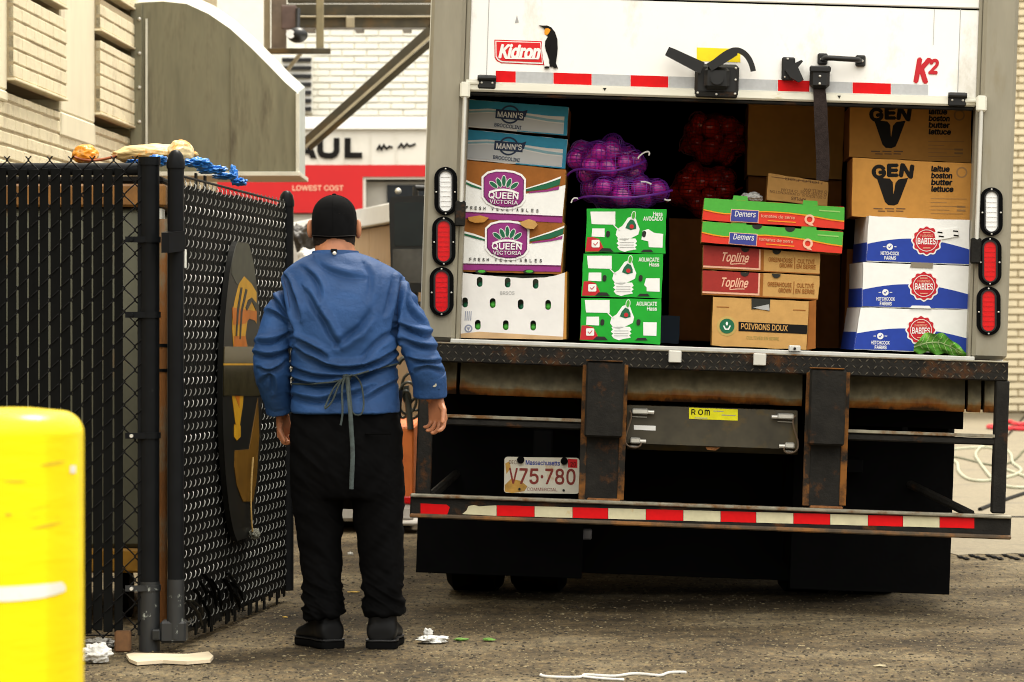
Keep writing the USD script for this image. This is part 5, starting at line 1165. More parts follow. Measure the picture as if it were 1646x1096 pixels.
part(fn, 'wire_mesh', chainlink(xa_, xb_ + 0.02, 0.05, z_top + 0.03, DF, r=0.0027), m_blackwire)
part(fn, 'top_rail', rod((xa_ - 0.2, DF + 0.028, z_top - 0.022), (world_px(235, 0, DF)[0], DF + 0.028, z_top - 0.022), 0.024, 14), m_blackpipe, smooth=40)
part(fn, 'bottom_wire', rod((xa_, DF + 0.01, 0.06), (xb_, DF + 0.01, 0.06), 0.003, 6), m_blackwire)
part(fn, 'tension_bar', cbx((xb_ + 0.012, DF - 0.004, 0.06), (xb_ + 0.026, DF + 0.004, z_top), 0.002), m_blackpipe)
cx_ = world_px(239, 0, DF)[0]
ps = part(fn, 'post', rod((cx_, DF + 0.02, 0.0), (cx_, DF + 0.02, world_px(0, 262, DF)[2]), 0.038, 24), m_chippedpipe if False else m_blackpipe, smooth=40)
part(ps, 'post_cap', cyl((cx_, DF + 0.02, world_px(0, 262, DF)[2] + 0.008), 2, 0.042, 0.03, 24), m_blackpipe)
part(ps, 'chipped_foot', cyl((cx_, DF + 0.02, 0.13), 2, 0.0395, 0.26, 24), m_chippedpipe, smooth=40)
for y, m in ((385, m_blackpipe), (506, m_blackpipe), (700, m_blackpipe), (945, m_chippedpipe)):
    z = world_px(0, y, DF)[2]
    q = part(fn, 'tension_band', cat_([cyl((cx_, DF + 0.02, z), 2, 0.043, 0.022, 24), bx((cx_ - 0.085, DF - 0.022, z - 0.011), (cx_ - 0.01, DF - 0.016, z + 0.011))]), m, smooth=30)
    part(q, 'band_bolt', cyl((cx_ - 0.06, DF - 0.03, z), 1, 0.007, 0.02, 8), m_screw if y in (700, 945) else m_blackpipe)
# hinge post of the gate
hx, hd_y = world_px(277, 0, DF)[0], DF + 0.03
ga, gb = np.array([world_px(284, 0, DF)[0], hd_y]), np.array([world_px(460, 0, 13.72)[0], 13.72])
dv = gb - ga; GL = float(np.linalg.norm(dv))
GF = Frame((ga[0], ga[1], 0), yaw=math.atan2(-dv[1], dv[0]))
gt = thing('mesh_gate', 'black chain-link gate with woven slats, standing open away from the camera', 'gate', (0, 0, 0), GF)
ztop = lambda x: 1.80 - 0.03 * 0
def gpost(x, zt_, r):
    q = part(gt, 'gate_post', rod((x, 0, 0.05), (x, 0, zt_), r, 22), m_blackpipe, smooth=40)
    prof = np.array([(r * 1.12, 0), (r * 1.12, 0.02), (r * 1.0, 0.035), (r * 0.9, 0.05), (r * 0.5, 0.066), (0.0, 0.07)])
    c = trimesh.creation.revolve(prof, sections=20); c.apply_translation((x, 0, zt_))
    part(q, 'dome_cap', c, m_blackpipe, smooth=40)
    return q
g0 = gpost(-0.030, world_px(0, 262, DF)[2] - 0.020, 0.031)
g1 = gpost(GL + 0.01, 1.745, 0.031)
part(g0, 'chipped_foot', cyl((-0.03, 0, 0.16), 2, 0.0325, 0.22, 22), m_chippedpipe, smooth=40)
part(g0, 'pale_tag', cbx((-0.02, -0.034, 1.43), (0.005, -0.030, 1.50), 0.002), m_bandwhite)
gz1 = 1.775
x = 0.012; k = 0
while x < GL - 0.03:
    c = x + SL / 2; w = 0.0180
    lo_ = 0.045 + 0.02 * math.sin(k * 1.7) + rng.uniform(-0.02, 0.025) + (0.05 if k < 7 else 0)
    hi_ = gz1 - 0.03 + rng.uniform(-0.006, 0.006) + (0.06 if k in (7, 11) else 0)
    part(gt, 'slat', cbx((c - w, -0.003, lo_), (c + w, 0.003, hi_), 0.002), m_vinyl)
    x += SL; k += 1
part(gt, 'wire_mesh', chainlink(0.012, GL - 0.01, 0.07, gz1, 0.0, r=0.0017, sides=5, amp=0.0085), m_gatewire, smooth=60)
part(gt, 'top_wire', rod((0.0, 0, gz1 + 0.004), (GL, 0, gz1 + 0.004 - 0.02), 0.005, 8), m_blackwire)
part(gt, 'bottom_rail', rod((0.0, 0.03, 0.06), (GL, 0.03, 0.07), 0.021, 14), m_blackpipe, smooth=40)
for i in range(16):
    x = rng.uniform(0.05, 0.9); z = rng.uniform(0.05, 0.16)
    a = np.array([x, -0.012, z + 0.10]); b = a + (rng.uniform(0.03, 0.16), -rng.uniform(0.0, 0.03), -rng.uniform(0.06, 0.12))
    part(gt, 'torn_slat_strip', tube(np.array([a, (a + b) / 2 + (0.01, -0.012, 0), b]), [0.011, 0.010, 0.003], 6, flat=(1, 0.15)), m_vinyl if i % 3 else m_chippedpipe)
hz = [world_px(0, y, DF)[2] for y in (388, 945, 1040)]
part(gt, 'hinge_arm', hull([p for p in [(-0.135, 0.0, hz[0] - 0.045), (-0.135, 0.03, hz[0] - 0.045), (-0.135, 0.0, hz[0] + 0.03), (-0.03, -0.035, hz[0] - 0.035), (-0.03, 0.03, hz[0] + 0.04), (-0.03, -0.035, hz[0] + 0.04), (-0.135, 0.03, hz[0] + 0.03)]]), m_blackpipe)
wx = world_px(255, 0, DF)[0]
pa, pb_ = world_px(248, 948, DF), world_px(272, 920, DF + 0.05)
lw = thing('lower_hinge', 'chipped black hinge block joining fence post and gate at the ground', 'hinge', (wx, DF, 0.0))
part(lw, 'hinge_block', cbx((world_px(258, 0, DF)[0], DF - 0.03, 0.035), (world_px(300, 0, DF)[0], DF + 0.06, 0.115), 0.008), m_chippedpipe)
part(lw, 'square_tube', cbx((world_px(246, 0, DF)[0], DF - 0.04, 0.045), (world_px(259, 0, DF)[0], DF + 0.05, 0.085), 0.004), m_chippedpipe)
part(lw, 'tube_mouth', cbx((world_px(248.5, 0, DF)[0], DF - 0.0412, 0.052), (world_px(257, 0, DF)[0], DF - 0.03, 0.078), 0.001), m_hole)
# rusty pipe and pale board seen in the slot between the posts, container behind the fence
rp = thing('rusty_pipe', 'rusty orange-brown pipe standing in the gap between fence post and gate post', 'pipe', tuple(world_px(261, 530, 12.3) * (1, 1, 0)))
part(rp, 'pipe', rod(world_px(262, 0, 12.3) * (1, 1, 0), world_px(262, 352, 12.3), 0.017, 14), mat('rusty_pipe_brown', (0.26, 0.10, 0.02), 0.7, var=0.4, scale=4, stretch=(1, 1, 0.6), dirt=(0.22, 0.19, 0.12), dirt_at=(0.48, 0.56), dscale=2.2), smooth=40)
for y in (555, 595): part(rp, 'clamp', cyl(world_px(262, y, 12.3), 2, 0.019, 0.012, 14), m_blackpipe)
ct = thing('steel_container', 'grey-green steel waste container standing behind the slat fence', 'container', tuple(world_px(100, 1000, 12.8) * (1, 1, 0)))
m_ct = mat('grey_green_steel', (0.105, 0.105, 0.070), 0.6, 0.1, var=0.25, scale=5, dirt=(0.22, 0.12, 0.04), dirt_at=(0.56, 0.68), dscale=3, stretch=(1, 1, 0.4))
ca, cb = world_px(-40, 0, 12.8)[0], world_px(259, 0, 12.8)[0]
part(ct, 'body', cbx((ca, 12.8, 0.30), (cb - 0.03, 14.3, 1.70), 0.02), m_ct)
part(ct, 'orange_rim', cbx((ca - 0.02, 12.78, 1.705), (cb + 0.02, 14.32, 1.80), 0.01), mat('orange_brown_rim', (0.20, 0.085, 0.012), 0.6, var=0.5, scale=9))
part(ct, 'orange_base', cbx((ca, 12.79, 0.20), (cb + 0.02, 14.3, 0.30), 0.01), mat('amber_base', (0.34, 0.17, 0.012), 0.6, var=0.3, scale=9))
part(ct, 'pale_edge', cbx((cb - 0.028, 12.79, 0.30), (cb + 0.005, 12.9, 1.70), 0.004), mat('pale_edge_steel', (0.50, 0.48, 0.40), 0.6))
part(ct, 'lid', cbx((ca - 0.01, 12.85, 1.805), (cb, 14.3, 1.835), 0.01), m_inner)
for px in (20, 200): part(ct, 'caster', cyl(world_px(px, 0, 13.0) * (1, 1, 0) + (0, 0, 0.10), 0, 0.10, 0.06, 18), m_rubber)
# rubbish on top of the container, above the fence line
ob = thing('orange_bag', 'orange and cream plastic sacks lying on top of the waste container', 'sack', tuple(world_px(215, 262, 12.9)))
m_orbag = mat('orange_plastic', (0.78, 0.30, 0.02), 0.4, var=0.2, scale=14, dirt=(0.75, 0.60, 0.32), dirt_at=(0.52, 0.6), dscale=6)
m_crbag = mat('cream_plastic', (0.72, 0.55, 0.26), 0.5, var=0.15, scale=10, dirt=(0.68, 0.27, 0.02), dirt_at=(0.58, 0.64), dscale=7)
def pblob(px, py, d, rx, ry, ryd, seed, amp=0.35): 
    s = F / d; return blob(world_px(px, py, d), (rx / s, ryd, ry / s), seed, amp, sc=2.6)
part(ob, 'orange_sack', pblob(137, 248, 12.95, 21, 16, 0.06, 21, 0.2), m_orbag, smooth=True)
part(ob, 'cream_sack', pblob(248, 248, 12.95, 66, 17, 0.12, 22, 0.16), m_crbag, smooth=True)
part(ob, 'orange_sack', pblob(291, 246, 12.9, 21, 21, 0.12, 23, 0.14), m_orbag, smooth=True)
part(ob, 'strap', tube(curve([world_px(x, y, 12.9) for x, y in ((120, 252), (165, 256), (190, 250), (205, 246), (215, 243))], 20), 0.012, 8, flat=(1, 0.5)), mat('red_brown_strap', (0.36, 0.09, 0.02), 0.5))
bt = thing('blue_tarp', 'torn strips of bright blue tarpaulin draped over the gate top', 'tarpaulin', tuple(world_px(300, 262, 12.4)))
m_tarp = mat('blue_tarp_plastic', (0.02, 0.20, 0.62), 0.4, var=0.3, scale=20, dirt=(0.45, 0.58, 0.72), dirt_at=(0.60, 0.66), dscale=14)
for i, (px, py, rx, ry, d) in enumerate(((220, 260, 17, 4, 12.0), (256, 258, 15, 8, 12.0), (318, 262, 20, 8, 12.3), (340, 272, 22, 7, 12.5), (361, 283, 18, 5, 12.8), (376, 281, 6, 13, 13.0), (384, 292, 12, 6, 13.0))):
    part(bt, 'strip', pblob(px, py, d, rx, ry, 0.05, 40 + i, 0.75), m_tarp, smooth=True)

# ------------------------------------------------------------------ longboard deck tied to the gate
def gpx(px, py, o=0.0): return GF.px(px, py, o)
YD_ = -0.035
bd0 = thing('longboard', 'black longboard deck with yellow-orange flame graphics hung on the gate', 'board', gpx(388, 865, YD_), GF)
m_bd = mat('longboard_black', (0.006, 0.006, 0.005), 0.4, var=0.3, scale=8, spec=0.12)
zt_b, zb_b = gpx(389, 389, YD_)[2], gpx(392, 866, YD_)[2]
xl_b, xr_b = gpx(358, 600, YD_)[0], gpx(421, 600, YD_)[0]
xc_b, hw = (xl_b + xr_b) / 2, (xr_b - xl_b) / 2
zz = np.linspace(0, 1, 60)
wd = hw * np.clip(np.sin(np.pi * np.clip(zz * 0.97 + 0.015, 0, 1)), 0, 1) ** 0.42
outline = Polygon(np.r_[np.c_[xc_b - wd, zb_b + zz * (zt_b - zb_b)], np.c_[xc_b + wd, zb_b + zz * (zt_b - zb_b)][::-1]]).buffer(0)
def gplate(poly, y0, y1):
    ms = []
    for g_ in getattr(poly, 'geoms', [poly]):
        if g_.is_empty or g_.area < 1e-6: continue
        m = trimesh.creation.extrude_polygon(g_, y1 - y0, engine='earcut'); v = m.vertices
        m = trimesh.Trimesh(np.c_[v[:, 0], y0 + v[:, 2], v[:, 1]], m.faces, process=False)
        if m.volume < 0: m.invert()
        ms.append(m)
    return cat_(ms)
part(bd0, 'deck', gplate(outline, YD_, YD_ + 0.022), m_bd)
def gpoly(pts):
    q = np.array([gpx(x, y, YD_) for x, y in pts]); return Polygon(q[:, [0, 2]]).buffer(0).intersection(outline.buffer(-0.004))
m_gr1 = mat('graphic_yellow', (0.42, 0.22, 0.010), 0.45, var=0.25, scale=10, spec=0.15); m_gr2 = mat('graphic_orange', (0.36, 0.10, 0.005), 0.45, var=0.25, scale=10, spec=0.15); m_gr3 = mat('graphic_ochre', (0.11, 0.052, 0.005), 0.45, var=0.35, scale=6, spec=0.15)
m_top = mat('worn_grip_grey', (0.032, 0.032, 0.018), 0.6, var=0.4, scale=14)
part(bd0, 'worn_nose', gplate(gpoly([(372, 388), (404, 388), (412, 440), (408, 455), (390, 462), (380, 456), (372, 440)]), YD_ - 0.001, YD_ + 0.001), m_top)
part(bd0, 'flame_print', gplate(gpoly([(392, 444), (384, 456), (378, 480), (374, 500), (373, 530), (375, 560), (374, 600), (373, 640), (378, 680), (384, 690), (390, 650), (392, 610), (398, 600), (398, 560), (394, 540), (398, 510), (404, 505), (412, 520), (412, 470), (404, 456)]), YD_ - 0.0015, YD_ + 0.001), m_gr1)
for pts, m in (([(373, 494), (398, 498), (412, 500), (412, 516), (400, 512), (394, 520), (374, 522)], m_gr2), ([(375, 540), (394, 540), (397, 560), (396, 572), (375, 572)], m_gr2), ([(373, 598), (386, 598), (384, 655), (375, 630)], m_gr2),
               ([(377, 724), (400, 722), (414, 640), (416, 700), (412, 770), (406, 806), (390, 806), (380, 780), (376, 750)], m_gr3), ([(376, 682), (386, 684), (386, 702), (380, 708), (376, 702)], m_gr1)):
    part(bd0, 'flame_print', gplate(gpoly(pts), YD_ - 0.0022, YD_ + 0.001), m)
for pts in ([(386, 462), (389, 462), (383, 500), (380, 540), (378, 540), (380, 498)], [(394, 464), (397, 466), (389, 500), (386, 545), (384, 545), (386, 500)], [(404, 478), (398, 482), (394, 494), (396, 500), (404, 484), (411, 500), (412, 488)], [(386, 570), (390, 568), (389, 586), (385, 592)]):
    part(bd0, 'black_lines', gplate(gpoly(pts), YD_ - 0.003, YD_ + 0.001), m_bd)
part(bd0, 'tape_band', gplate(gpoly([(355, 557), (424, 557), (424, 584), (355, 584)]), YD_ - 0.0035, YD_ + 0.0005), mat('tape_smoky', (0.035, 0.026, 0.008), 0.2, var=0.3, spec=0.2))
part(bd0, 'tape_band', gplate(gpoly([(355, 587), (424, 587), (424, 636), (355, 636)]), YD_ - 0.0035, YD_ + 0.0005), mat('tape_smoky_dark', (0.018, 0.015, 0.007), 0.2, var=0.5, scale=14, spec=0.2))
part(bd0, 'tape_edge', gplate(gpoly([(355, 584), (424, 584), (424, 587), (355, 587)]), YD_ - 0.004, YD_ + 0.0005), m_gr1)
part(bd0, 'hanging_cord', tube(curve([gpx(x, y, YD_ - 0.02) for x, y in ((407, 735), (404, 780), (404, 830), (407, 862))], 14), 0.004, 6), mat('tan_cord', (0.35, 0.22, 0.06), 0.7))
part(bd0, 'cord_end', blob(gpx(409, 858, YD_ - 0.02), (0.05, 0.02, 0.022), 33, 0.4), mat('grey_rag', (0.12, 0.12, 0.09), 0.8), smooth=True)
# chain hanging at the free end of the gate
chn = thing('chain', 'bright steel chain hanging at the free end of the gate', 'chain', tuple(world_px(468, 650, 13.5)))
m_chain = mat('bright_chain_steel', (0.55, 0.54, 0.46), 0.3, 0.8, var=0.2)
for i in range(12):
    c = world_px(468 + 2.0 * math.sin(i * .7), 548 + 9.2 * i, 13.5)
    t = np.linspace(0, 2 * np.pi, 15)
    a = np.c_[0.008 * np.cos(t), 0 * t, 0.017 * np.sin(t)] if i % 2 == 0 else np.c_[0.003 * np.cos(t), 0.008 * np.cos(t), 0.017 * np.sin(t)]
    part(chn, 'link', tube(a + c, 0.0035, 6, caps=False), m_chain, smooth=60)
part(chn, 'padlock', cbx(world_px(463, 652, 13.5), world_px(471, 664, 13.5) + (0, 0.02, 0), 0.004), m_chain)

# ------------------------------------------------------------------ yellow bollard in the near left corner
BD = 5.56; bsc = F / BD
bc = np.array([(17 - CX) / bsc, BD, 0.0]); BR = 117 / bsc
bh = CAMZ - (655 - HZ) / bsc
bo = thing('bollard', 'bright yellow plastic-sleeved bollard with worn white band, near left corner', 'bollard', tuple(bc))
th = np.linspace(0, np.pi / 2, 12)
prof = np.vstack([[(0, 0)], [(BR, 0)], [(BR, bh - 0.62)], [(BR, bh - 0.3)], np.c_[BR - 0.042 + 0.042 * np.cos(th), bh - 0.006 - 0.042 + 0.042 * np.sin(th)], [(BR * 0.3, bh - 0.001)], [(0.0, bh)]])
m = trimesh.creation.revolve(prof, sections=96); m.apply_translation(bc)
part(bo, 'sleeve', m, m_yellow, smooth=35)
def cylpatch(c, r, a0, a1, zf0, zf1, n=40):
    a = np.linspace(a0, a1, n); t = np.linspace(0, 1, n)
    lo = np.c_[c[0] + r * np.sin(a), c[1] - r * np.cos(a), [zf0(s) for s in t]]; hi = np.c_[c[0] + r * np.sin(a), c[1] - r * np.cos(a), [zf1(s) for s in t]]
    v = np.vstack([lo, hi]); k = np.arange(n - 1)
    return trimesh.Trimesh(v, np.vstack([np.c_[k, k + 1, n + k + 1], np.c_[k, n + k + 1, n + k]]), process=False)
zpx = lambda y: CAMZ - (y - HZ) / bsc
part(bo, 'worn_band', cylpatch(bc, BR + 0.0012, -0.06, 0.98, lambda s: zpx(957 - 9 * s ** 3 - 4 * s), lambda s: zpx(934 - 5 * s + 14 * max(0, s - .93) * 8)), m_bandwhite, smooth=True)
part(bo, 'worn_band', cylpatch(bc, BR + 0.0010, -1.0, -0.07, lambda s: zpx(941), lambda s: zpx(937)), m_bandwhite, smooth=True)
part(bo, 'white_chip', cylpatch(bc, BR + 0.0010, 1.08, 1.22, lambda s: zpx(758), lambda s: zpx(746)), m_bandwhite, smooth=True)
m_scr = mat('brown_scrape', (0.62, 0.44, 0.01), 0.6, var=0.3, scale=30)
for a0, a1, y, h, dy in ((0.55, 1.0, 744, 5, -6), (0.42, 0.95, 843, 4, -9), (0.05, 0.38, 767, 3, 2), (0.08, 0.18, 820, 4, 0)):
    part(bo, 'scrape', cylpatch(bc, BR + 0.0008, a0, a1, lambda s: zpx(y + dy * s + h * .5 * math.sin(math.pi * s)), lambda s: zpx(y + dy * s - h * .5 * math.sin(math.pi * s))), m_scr, smooth=True)

# ------------------------------------------------------------------ litter and hoses on the ground
def onground(px, py): return world_px(px, py, CAMZ * F / (py - HZ))
GRP = {'plastic_bag': 'plastic bags by the fence', 'crumpled_paper': 'crumpled papers on the asphalt', 'leaf_scrap': 'leaf scraps on the asphalt', 'paper_scrap': 'scraps of paper on the asphalt', 'garden_hose': 'hoses on the pavement', 'black_cable': 'cables on the pavement'}
def litter(name, label, cat, px, py, rx, rz, m, seed, amp=0.6, ry=None):
    c = onground(px, py); s = F / c[1]
    b = blob(c + (0, 0, rz / s * 0.9), (rx / s, ry or rx / s * 0.7, rz / s), seed, amp, sc=2.4)
    v = b.vertices.copy(); v[:, 2] = np.maximum(v[:, 2], 0.004)
    return single(name, trimesh.Trimesh(v, b.faces, process=False), m, label, cat, tuple(c), group=GRP[name], smooth=True)
m_paper = mat('crumpled_white_paper', (0.72, 0.72, 0.68), 0.7, var=0.1, scale=20, bump=0.5, bscale=30)
litter('plastic_bag', 'crumpled white plastic bag on the ground between bollard and fence', 'bag', 155, 1066, 24, 17, m_paper, 51)
litter('plastic_bag', 'greyish crumpled bag at the fence foot, above the white one', 'bag', 158, 1042, 26, 9, mat('grey_plastic', (0.36, 0.35, 0.32), 0.5, var=0.3), 52)
litter('crumpled_paper', 'crumpled white paper lying on the asphalt right of the man', 'litter', 694, 1034, 22, 7, m_paper, 53, 0.75)
litter('crumpled_paper', 'small white twist of paper standing on the crumpled paper', 'litter', 688, 1026, 7, 8, m_paper, 54, 0.6)
m_lf = mat('green_scrap', (0.10, 0.24, 0.02), 0.6, var=0.4, scale=20)
litter('leaf_scrap', 'green leaf scrap with white rib beside the crumpled paper', 'litter', 741, 1030, 12, 2.5, m_lf, 55)
litter('leaf_scrap', 'small green leaf scrap, right of the other leaf scrap', 'litter', 786, 1031, 10, 3, m_lf, 56)
litter('paper_scrap', 'tiny white paper scrap seen between the legs of the man', 'litter', 563, 893, 4, 3, m_paper, 57)
litter('paper_scrap', 'pale paper scrap on the asphalt at the lower right', 'litter', 1414, 1072, 10, 2, mat('tan_paper', (0.42, 0.36, 0.22), 0.8), 58)
litter('paper_scrap', 'yellowish scrap on the asphalt just behind the man', 'litter', 569, 953, 9, 1.5, mat('yellow_scrap', (0.55, 0.35, 0.06), 0.8), 59)
litter('paper_scrap', 'yellowish scrap by the lower end of the gate', 'litter', 458, 994, 4, 2, mat('yellow_scrap', (0.5,) * 3), 60)
sg = [curve([onground(x, y) + (0, 0, 0.006) for x, y in p], 40) for p in (((870, 1087), (905, 1091), (935, 1090), (940, 1087), (985, 1089), (1022, 1085), (1060, 1088), (1074, 1084), (1103, 1083)), ((938, 1090), (965, 1093), (1003, 1095)))]
single('white_string', cat_([tube(s, 0.0045, 6) for s in sg]), m_paper, 'thin white string lying on the asphalt at the bottom of the scene', 'string', tuple(onground(985, 1089)), smooth=60)
# grit and crumbs, too many to count: pale and dark grains standing on the asphalt
for nm, m_, cnt, lab, rr_ in (('grit', mat('tan_grit', (0.22, 0.18, 0.10), 0.9, var=0.6, scale=3, space='world'), 6000, 'scattered tan grit and crumbs over the asphalt', (0.002, 0.005)),
                         ('dark_grit', mat('dark_grit', (0.035, 0.026, 0.014), 0.9, var=0.6, scale=3, space='world'), 6000, 'scattered dark stone grains over the asphalt', (0.0025, 0.0062))):
    gv, gf, base_, k_ = [], [], trimesh.creation.icosahedron(), 0
    while k_ < cnt:
        px, py = rng.uniform(130, 1646), 858 + 238 * rng.uniform() ** 0.8
        c = onground(px, py); r_ = rng.uniform(*rr_) * (0.7 + 0.6 * rng.uniform() ** 4)
        gv.append(base_.vertices * r_ * (rng.uniform(.7, 1.8), rng.uniform(.7, 1.8), rng.uniform(0.5, 0.9)) + c + (0, 0, r_ * 0.2)); gf.append(base_.faces + 12 * k_); k_ += 1
    p_ = numbered('/World', nm); usdkit.mesh(stage, p_, trimesh.Trimesh(np.vstack(gv), np.vstack(gf), process=False), m_); tag(p_, lab, 'grit', None, 'stuff')
# flattened cardboard under the posts, rotten board by the fence foot
pts = [(203, 1058), (215, 1056), (300, 1058), (335, 1054), (343, 1061), (338, 1067), (300, 1070), (262, 1068), (220, 1071), (208, 1066)]
q = np.array([onground(x, y) for x, y in pts])
cb_m = trimesh.creation.extrude_polygon(Polygon(q[:, :2]), 0.012, engine='earcut'); cb_m.apply_translation((0, 0, 0.004))
single('flat_cardboard', cb_m, mat('cream_cardboard', (0.62, 0.52, 0.36), 0.8, var=0.12, scale=10), 'flat cream cardboard sheet under the fence and gate posts', 'cardboard', (q[:, 0].mean(), q[:, 1].mean(), 0))
single('rotten_board', cbx(onground(182, 1050) * (1, 1, 0) + (0, 0.03, 0.0), onground(208, 1050) * (1, 1, 0) + (0, 0.07, 0.08), 0.006), mat('rotten_wood', (0.13, 0.06, 0.02), 0.9, var=0.5, scale=14), 'short rust-brown board standing at the foot of the slat fence', 'board', tuple(onground(195, 1050) * (1, 1, 0)))
# hoses at the right
def ghose(name, label, pts_, r, m, n=120, lift=0.0):
    c = curve([onground(x, y) + (0, 0, r + (0.0 if len(p_) < 3 else p_[2]) + lift) for p_ in pts_ for x, y in [p_[:2]]], n)
    single(name, tube(c, r, 8), m, label, 'cable' if 'cable' in name else 'hose', tuple(c[0]), group=GRP[name], smooth=60)
ghose('garden_hose', 'pale grey hose coiled on the pavement, seen through the bumper frame', [(1660, 792), (1625, 760), (1600, 742), (1560, 722), (1535, 724), (1531, 742), (1545, 765), (1580, 776), (1618, 770), (1630, 748), (1615, 724), (1590, 716), (1573, 724), (1572, 742), (1585, 760), (1604, 778), (1640, 787), (1675, 784)], 0.014, mat('pale_hose', (0.40, 0.40, 0.28), 0.5, var=0.15), 200)
ghose('garden_hose', 'dark olive hose looping on the pavement beside the pale one', [(1530, 736), (1560, 742), (1600, 750), (1632, 740), (1646, 726), (1660, 720)], 0.011, mat('olive_hose', (0.10, 0.10, 0.05), 0.5))
ghose('garden_hose', 'red hose bundle lying near the foot of the far brick building', [(1611, 684), (1625, 682), (1640, 686), (1665, 684), (1690, 689), (1660, 694), (1630, 693), (1612, 689)], 0.03, mat('red_hose', (0.55, 0.02, 0.03), 0.5, var=0.2))
ghose('black_cable', 'black cable crossing the pavement behind the right bumper corner', [(1575, 822), (1600, 812), (1646, 796), (1700, 780)], 0.014, m_blackwire, 30)
ghose('black_cable', 'thin dark cable rising past the red hose', [(1612, 708), (1630, 690), (1650, 668), (1670, 655)], 0.012, m_blackwire, 30)
dr_ = thing('drain_channel', 'dark slotted drain channel across the pavement at the right', 'drain', tuple(onground(1600, 898)))
for k in range(16):
    a = onground(1545 + 9 * k, 897 + 3 * math.sin(k * 2.1)); 
    part(dr_, 'drain_slot', cbx((a[0] - 0.014, a[1] - 0.05, 0.0045), (a[0] + 0.012, a[1] + 0.07, 0.0085), 0.001), m_under)
a, b = onground(1560, 832), onground(1760, 834)
single('pavement_joint', cbx((a[0], a[1] - 0.05, 0.0045), (b[0], a[1] + 0.05, 0.0075), 0.001), m_inner, 'dark straight joint across the pavement beside the truck bumper', 'joint', tuple(a))
# ------------------------------------------------------------------ the man in the blue chef's jacket, seen from behind
DPER = 11.76; S = F / DPER
def PP(px, py, o=0.0): return np.array([(px - CX) / S, DPER + o, CAMZ - (py - HZ) / S])
man = thing('person', 'person in blue jacket, black cap and black trousers standing with their back to us', 'person', PP(555, 1040) * (1, 1, 0))
def loft(rings, n=48):
    """rings: (centre, half vector a, half vector b, exponent). Closed solid through the superellipses."""
    t = np.linspace(0, 2 * np.pi, n, endpoint=False); c, s = np.cos(t), np.sin(t)
    vs = []
    for ce, a, b, e in rings:
        u = np.sign(c) * np.abs(c) ** (2 / e); w = np.sign(s) * np.abs(s) ** (2 / e)
        vs.append(np.asarray(ce) + u[:, None] * np.asarray(a) + w[:, None] * np.asarray(b))
    k = len(rings); v = np.vstack(vs + [[np.asarray(rings[0][0])], [np.asarray(rings[-1][0])]])
    i, j = np.meshgrid(np.arange(k - 1), np.arange(n), indexing='ij')
    q = np.stack([i * n + j, i * n + (j + 1) % n, (i + 1) * n + (j + 1) % n, (i + 1) * n + j], -1).reshape(-1, 4)
    jj = np.arange(n)
    f = np.vstack([q[:, [0, 1, 2]], q[:, [0, 2, 3]], np.stack([np.full(n, k * n), (jj + 1) % n, jj], 1), np.stack([np.full(n, k * n + 1), (k - 1) * n + jj, (k - 1) * n + (jj + 1) % n], 1)])
    m = trimesh.Trimesh(v, f, process=False)
    if m.volume < 0: m.invert()
    return m
from scipy.interpolate import PchipInterpolator
def dense(rows, n):
    """Interpolate a table of ring parameters."""
    a = np.array(rows, float); x = np.arange(len(a)); return PchipInterpolator(x, a)(np.linspace(0, len(a) - 1, n))
def mfd(m):
    m = m.copy(); m.merge_vertices(); m.fix_normals()
    return Manifold(MMesh(np.asarray(m.vertices, np.float32), np.asarray(m.faces, np.uint32)))
def tri(M):
    q = M.to_mesh(); return trimesh.Trimesh(q.vert_properties[:, :3], q.tri_verts, process=False)
def union(ms):
    out = mfd(ms[0])
    for m in ms[1:]: out = out + mfd(m)
    return out
def soft(M, length, it=10):
    m = tri(M.refine_to_length(length)); m.merge_vertices(); trimesh.smoothing.filter_taubin(m, 0.5, -0.52, it); return m
def wrinkle(m, fn):
    n = m.vertex_normals; v = m.vertices
    return trimesh.Trimesh(v + n * fn(v, n)[:, None], m.faces, process=False)
ridge = lambda x: 1 - np.abs(2 * x - 1)
nz = meshkit.fbm
# ---- jacket
tor = dense([(404, 508, 571, .064, -.005), (407, 503, 577, .076, -.005), (411, 492, 590, .095, 0), (421, 474, 612, .115, 0), (433, 459, 634, .13, 0), (450, 453, 650, .145, 0), (475, 454, 651, .166, 0), (505, 458, 648, .178, 0),
             (540, 463, 643, .176, .0), (575, 468, 640, .162, .0), (610, 470, 639, .145, .0), (640, 469, 641, .152, .0), (656, 468, 643, .162, .0), (664, 468, 643, .165, .0)], 40)
rings = [((PP((a + b) / 2, y, c)), ((b - a) / 2 / S, 0, 0.0), (0, d, 0), 2.35) for y, a, b, d, c in tor]
torso = loft(rings, 64)
def limb(rows, n=26, e=2.1, sides=36):
    d = dense(rows, n); out = []
    pts = np.array([PP(r[0], r[1], r[2]) for r in d]); t = np.gradient(pts, axis=0); t /= np.linalg.norm(t, axis=1, keepdims=True)
    for p, tt, r in zip(pts, t, d):
        a = np.cross(tt, (0, 1, 0)); a /= np.linalg.norm(a); b = np.cross(a, tt)
        out.append((p, a * r[3] / S, b * r[4] / S, e))
    return loft(out, sides)
larm = limb([(484, 468, 0, 20, 26), (466, 484, 0, 26, 33), (454, 508, .0, 29, 36), (445, 535, -.01, 28.5, 35), (438, 558, -.03, 28, 34), (437, 580, -.04, 29, 33), (439, 605, -.01, 28, 30), (442, 630, .03, 24, 27), (446, 648, .06, 22, 24), (448, 661, .075, 21, 22)])
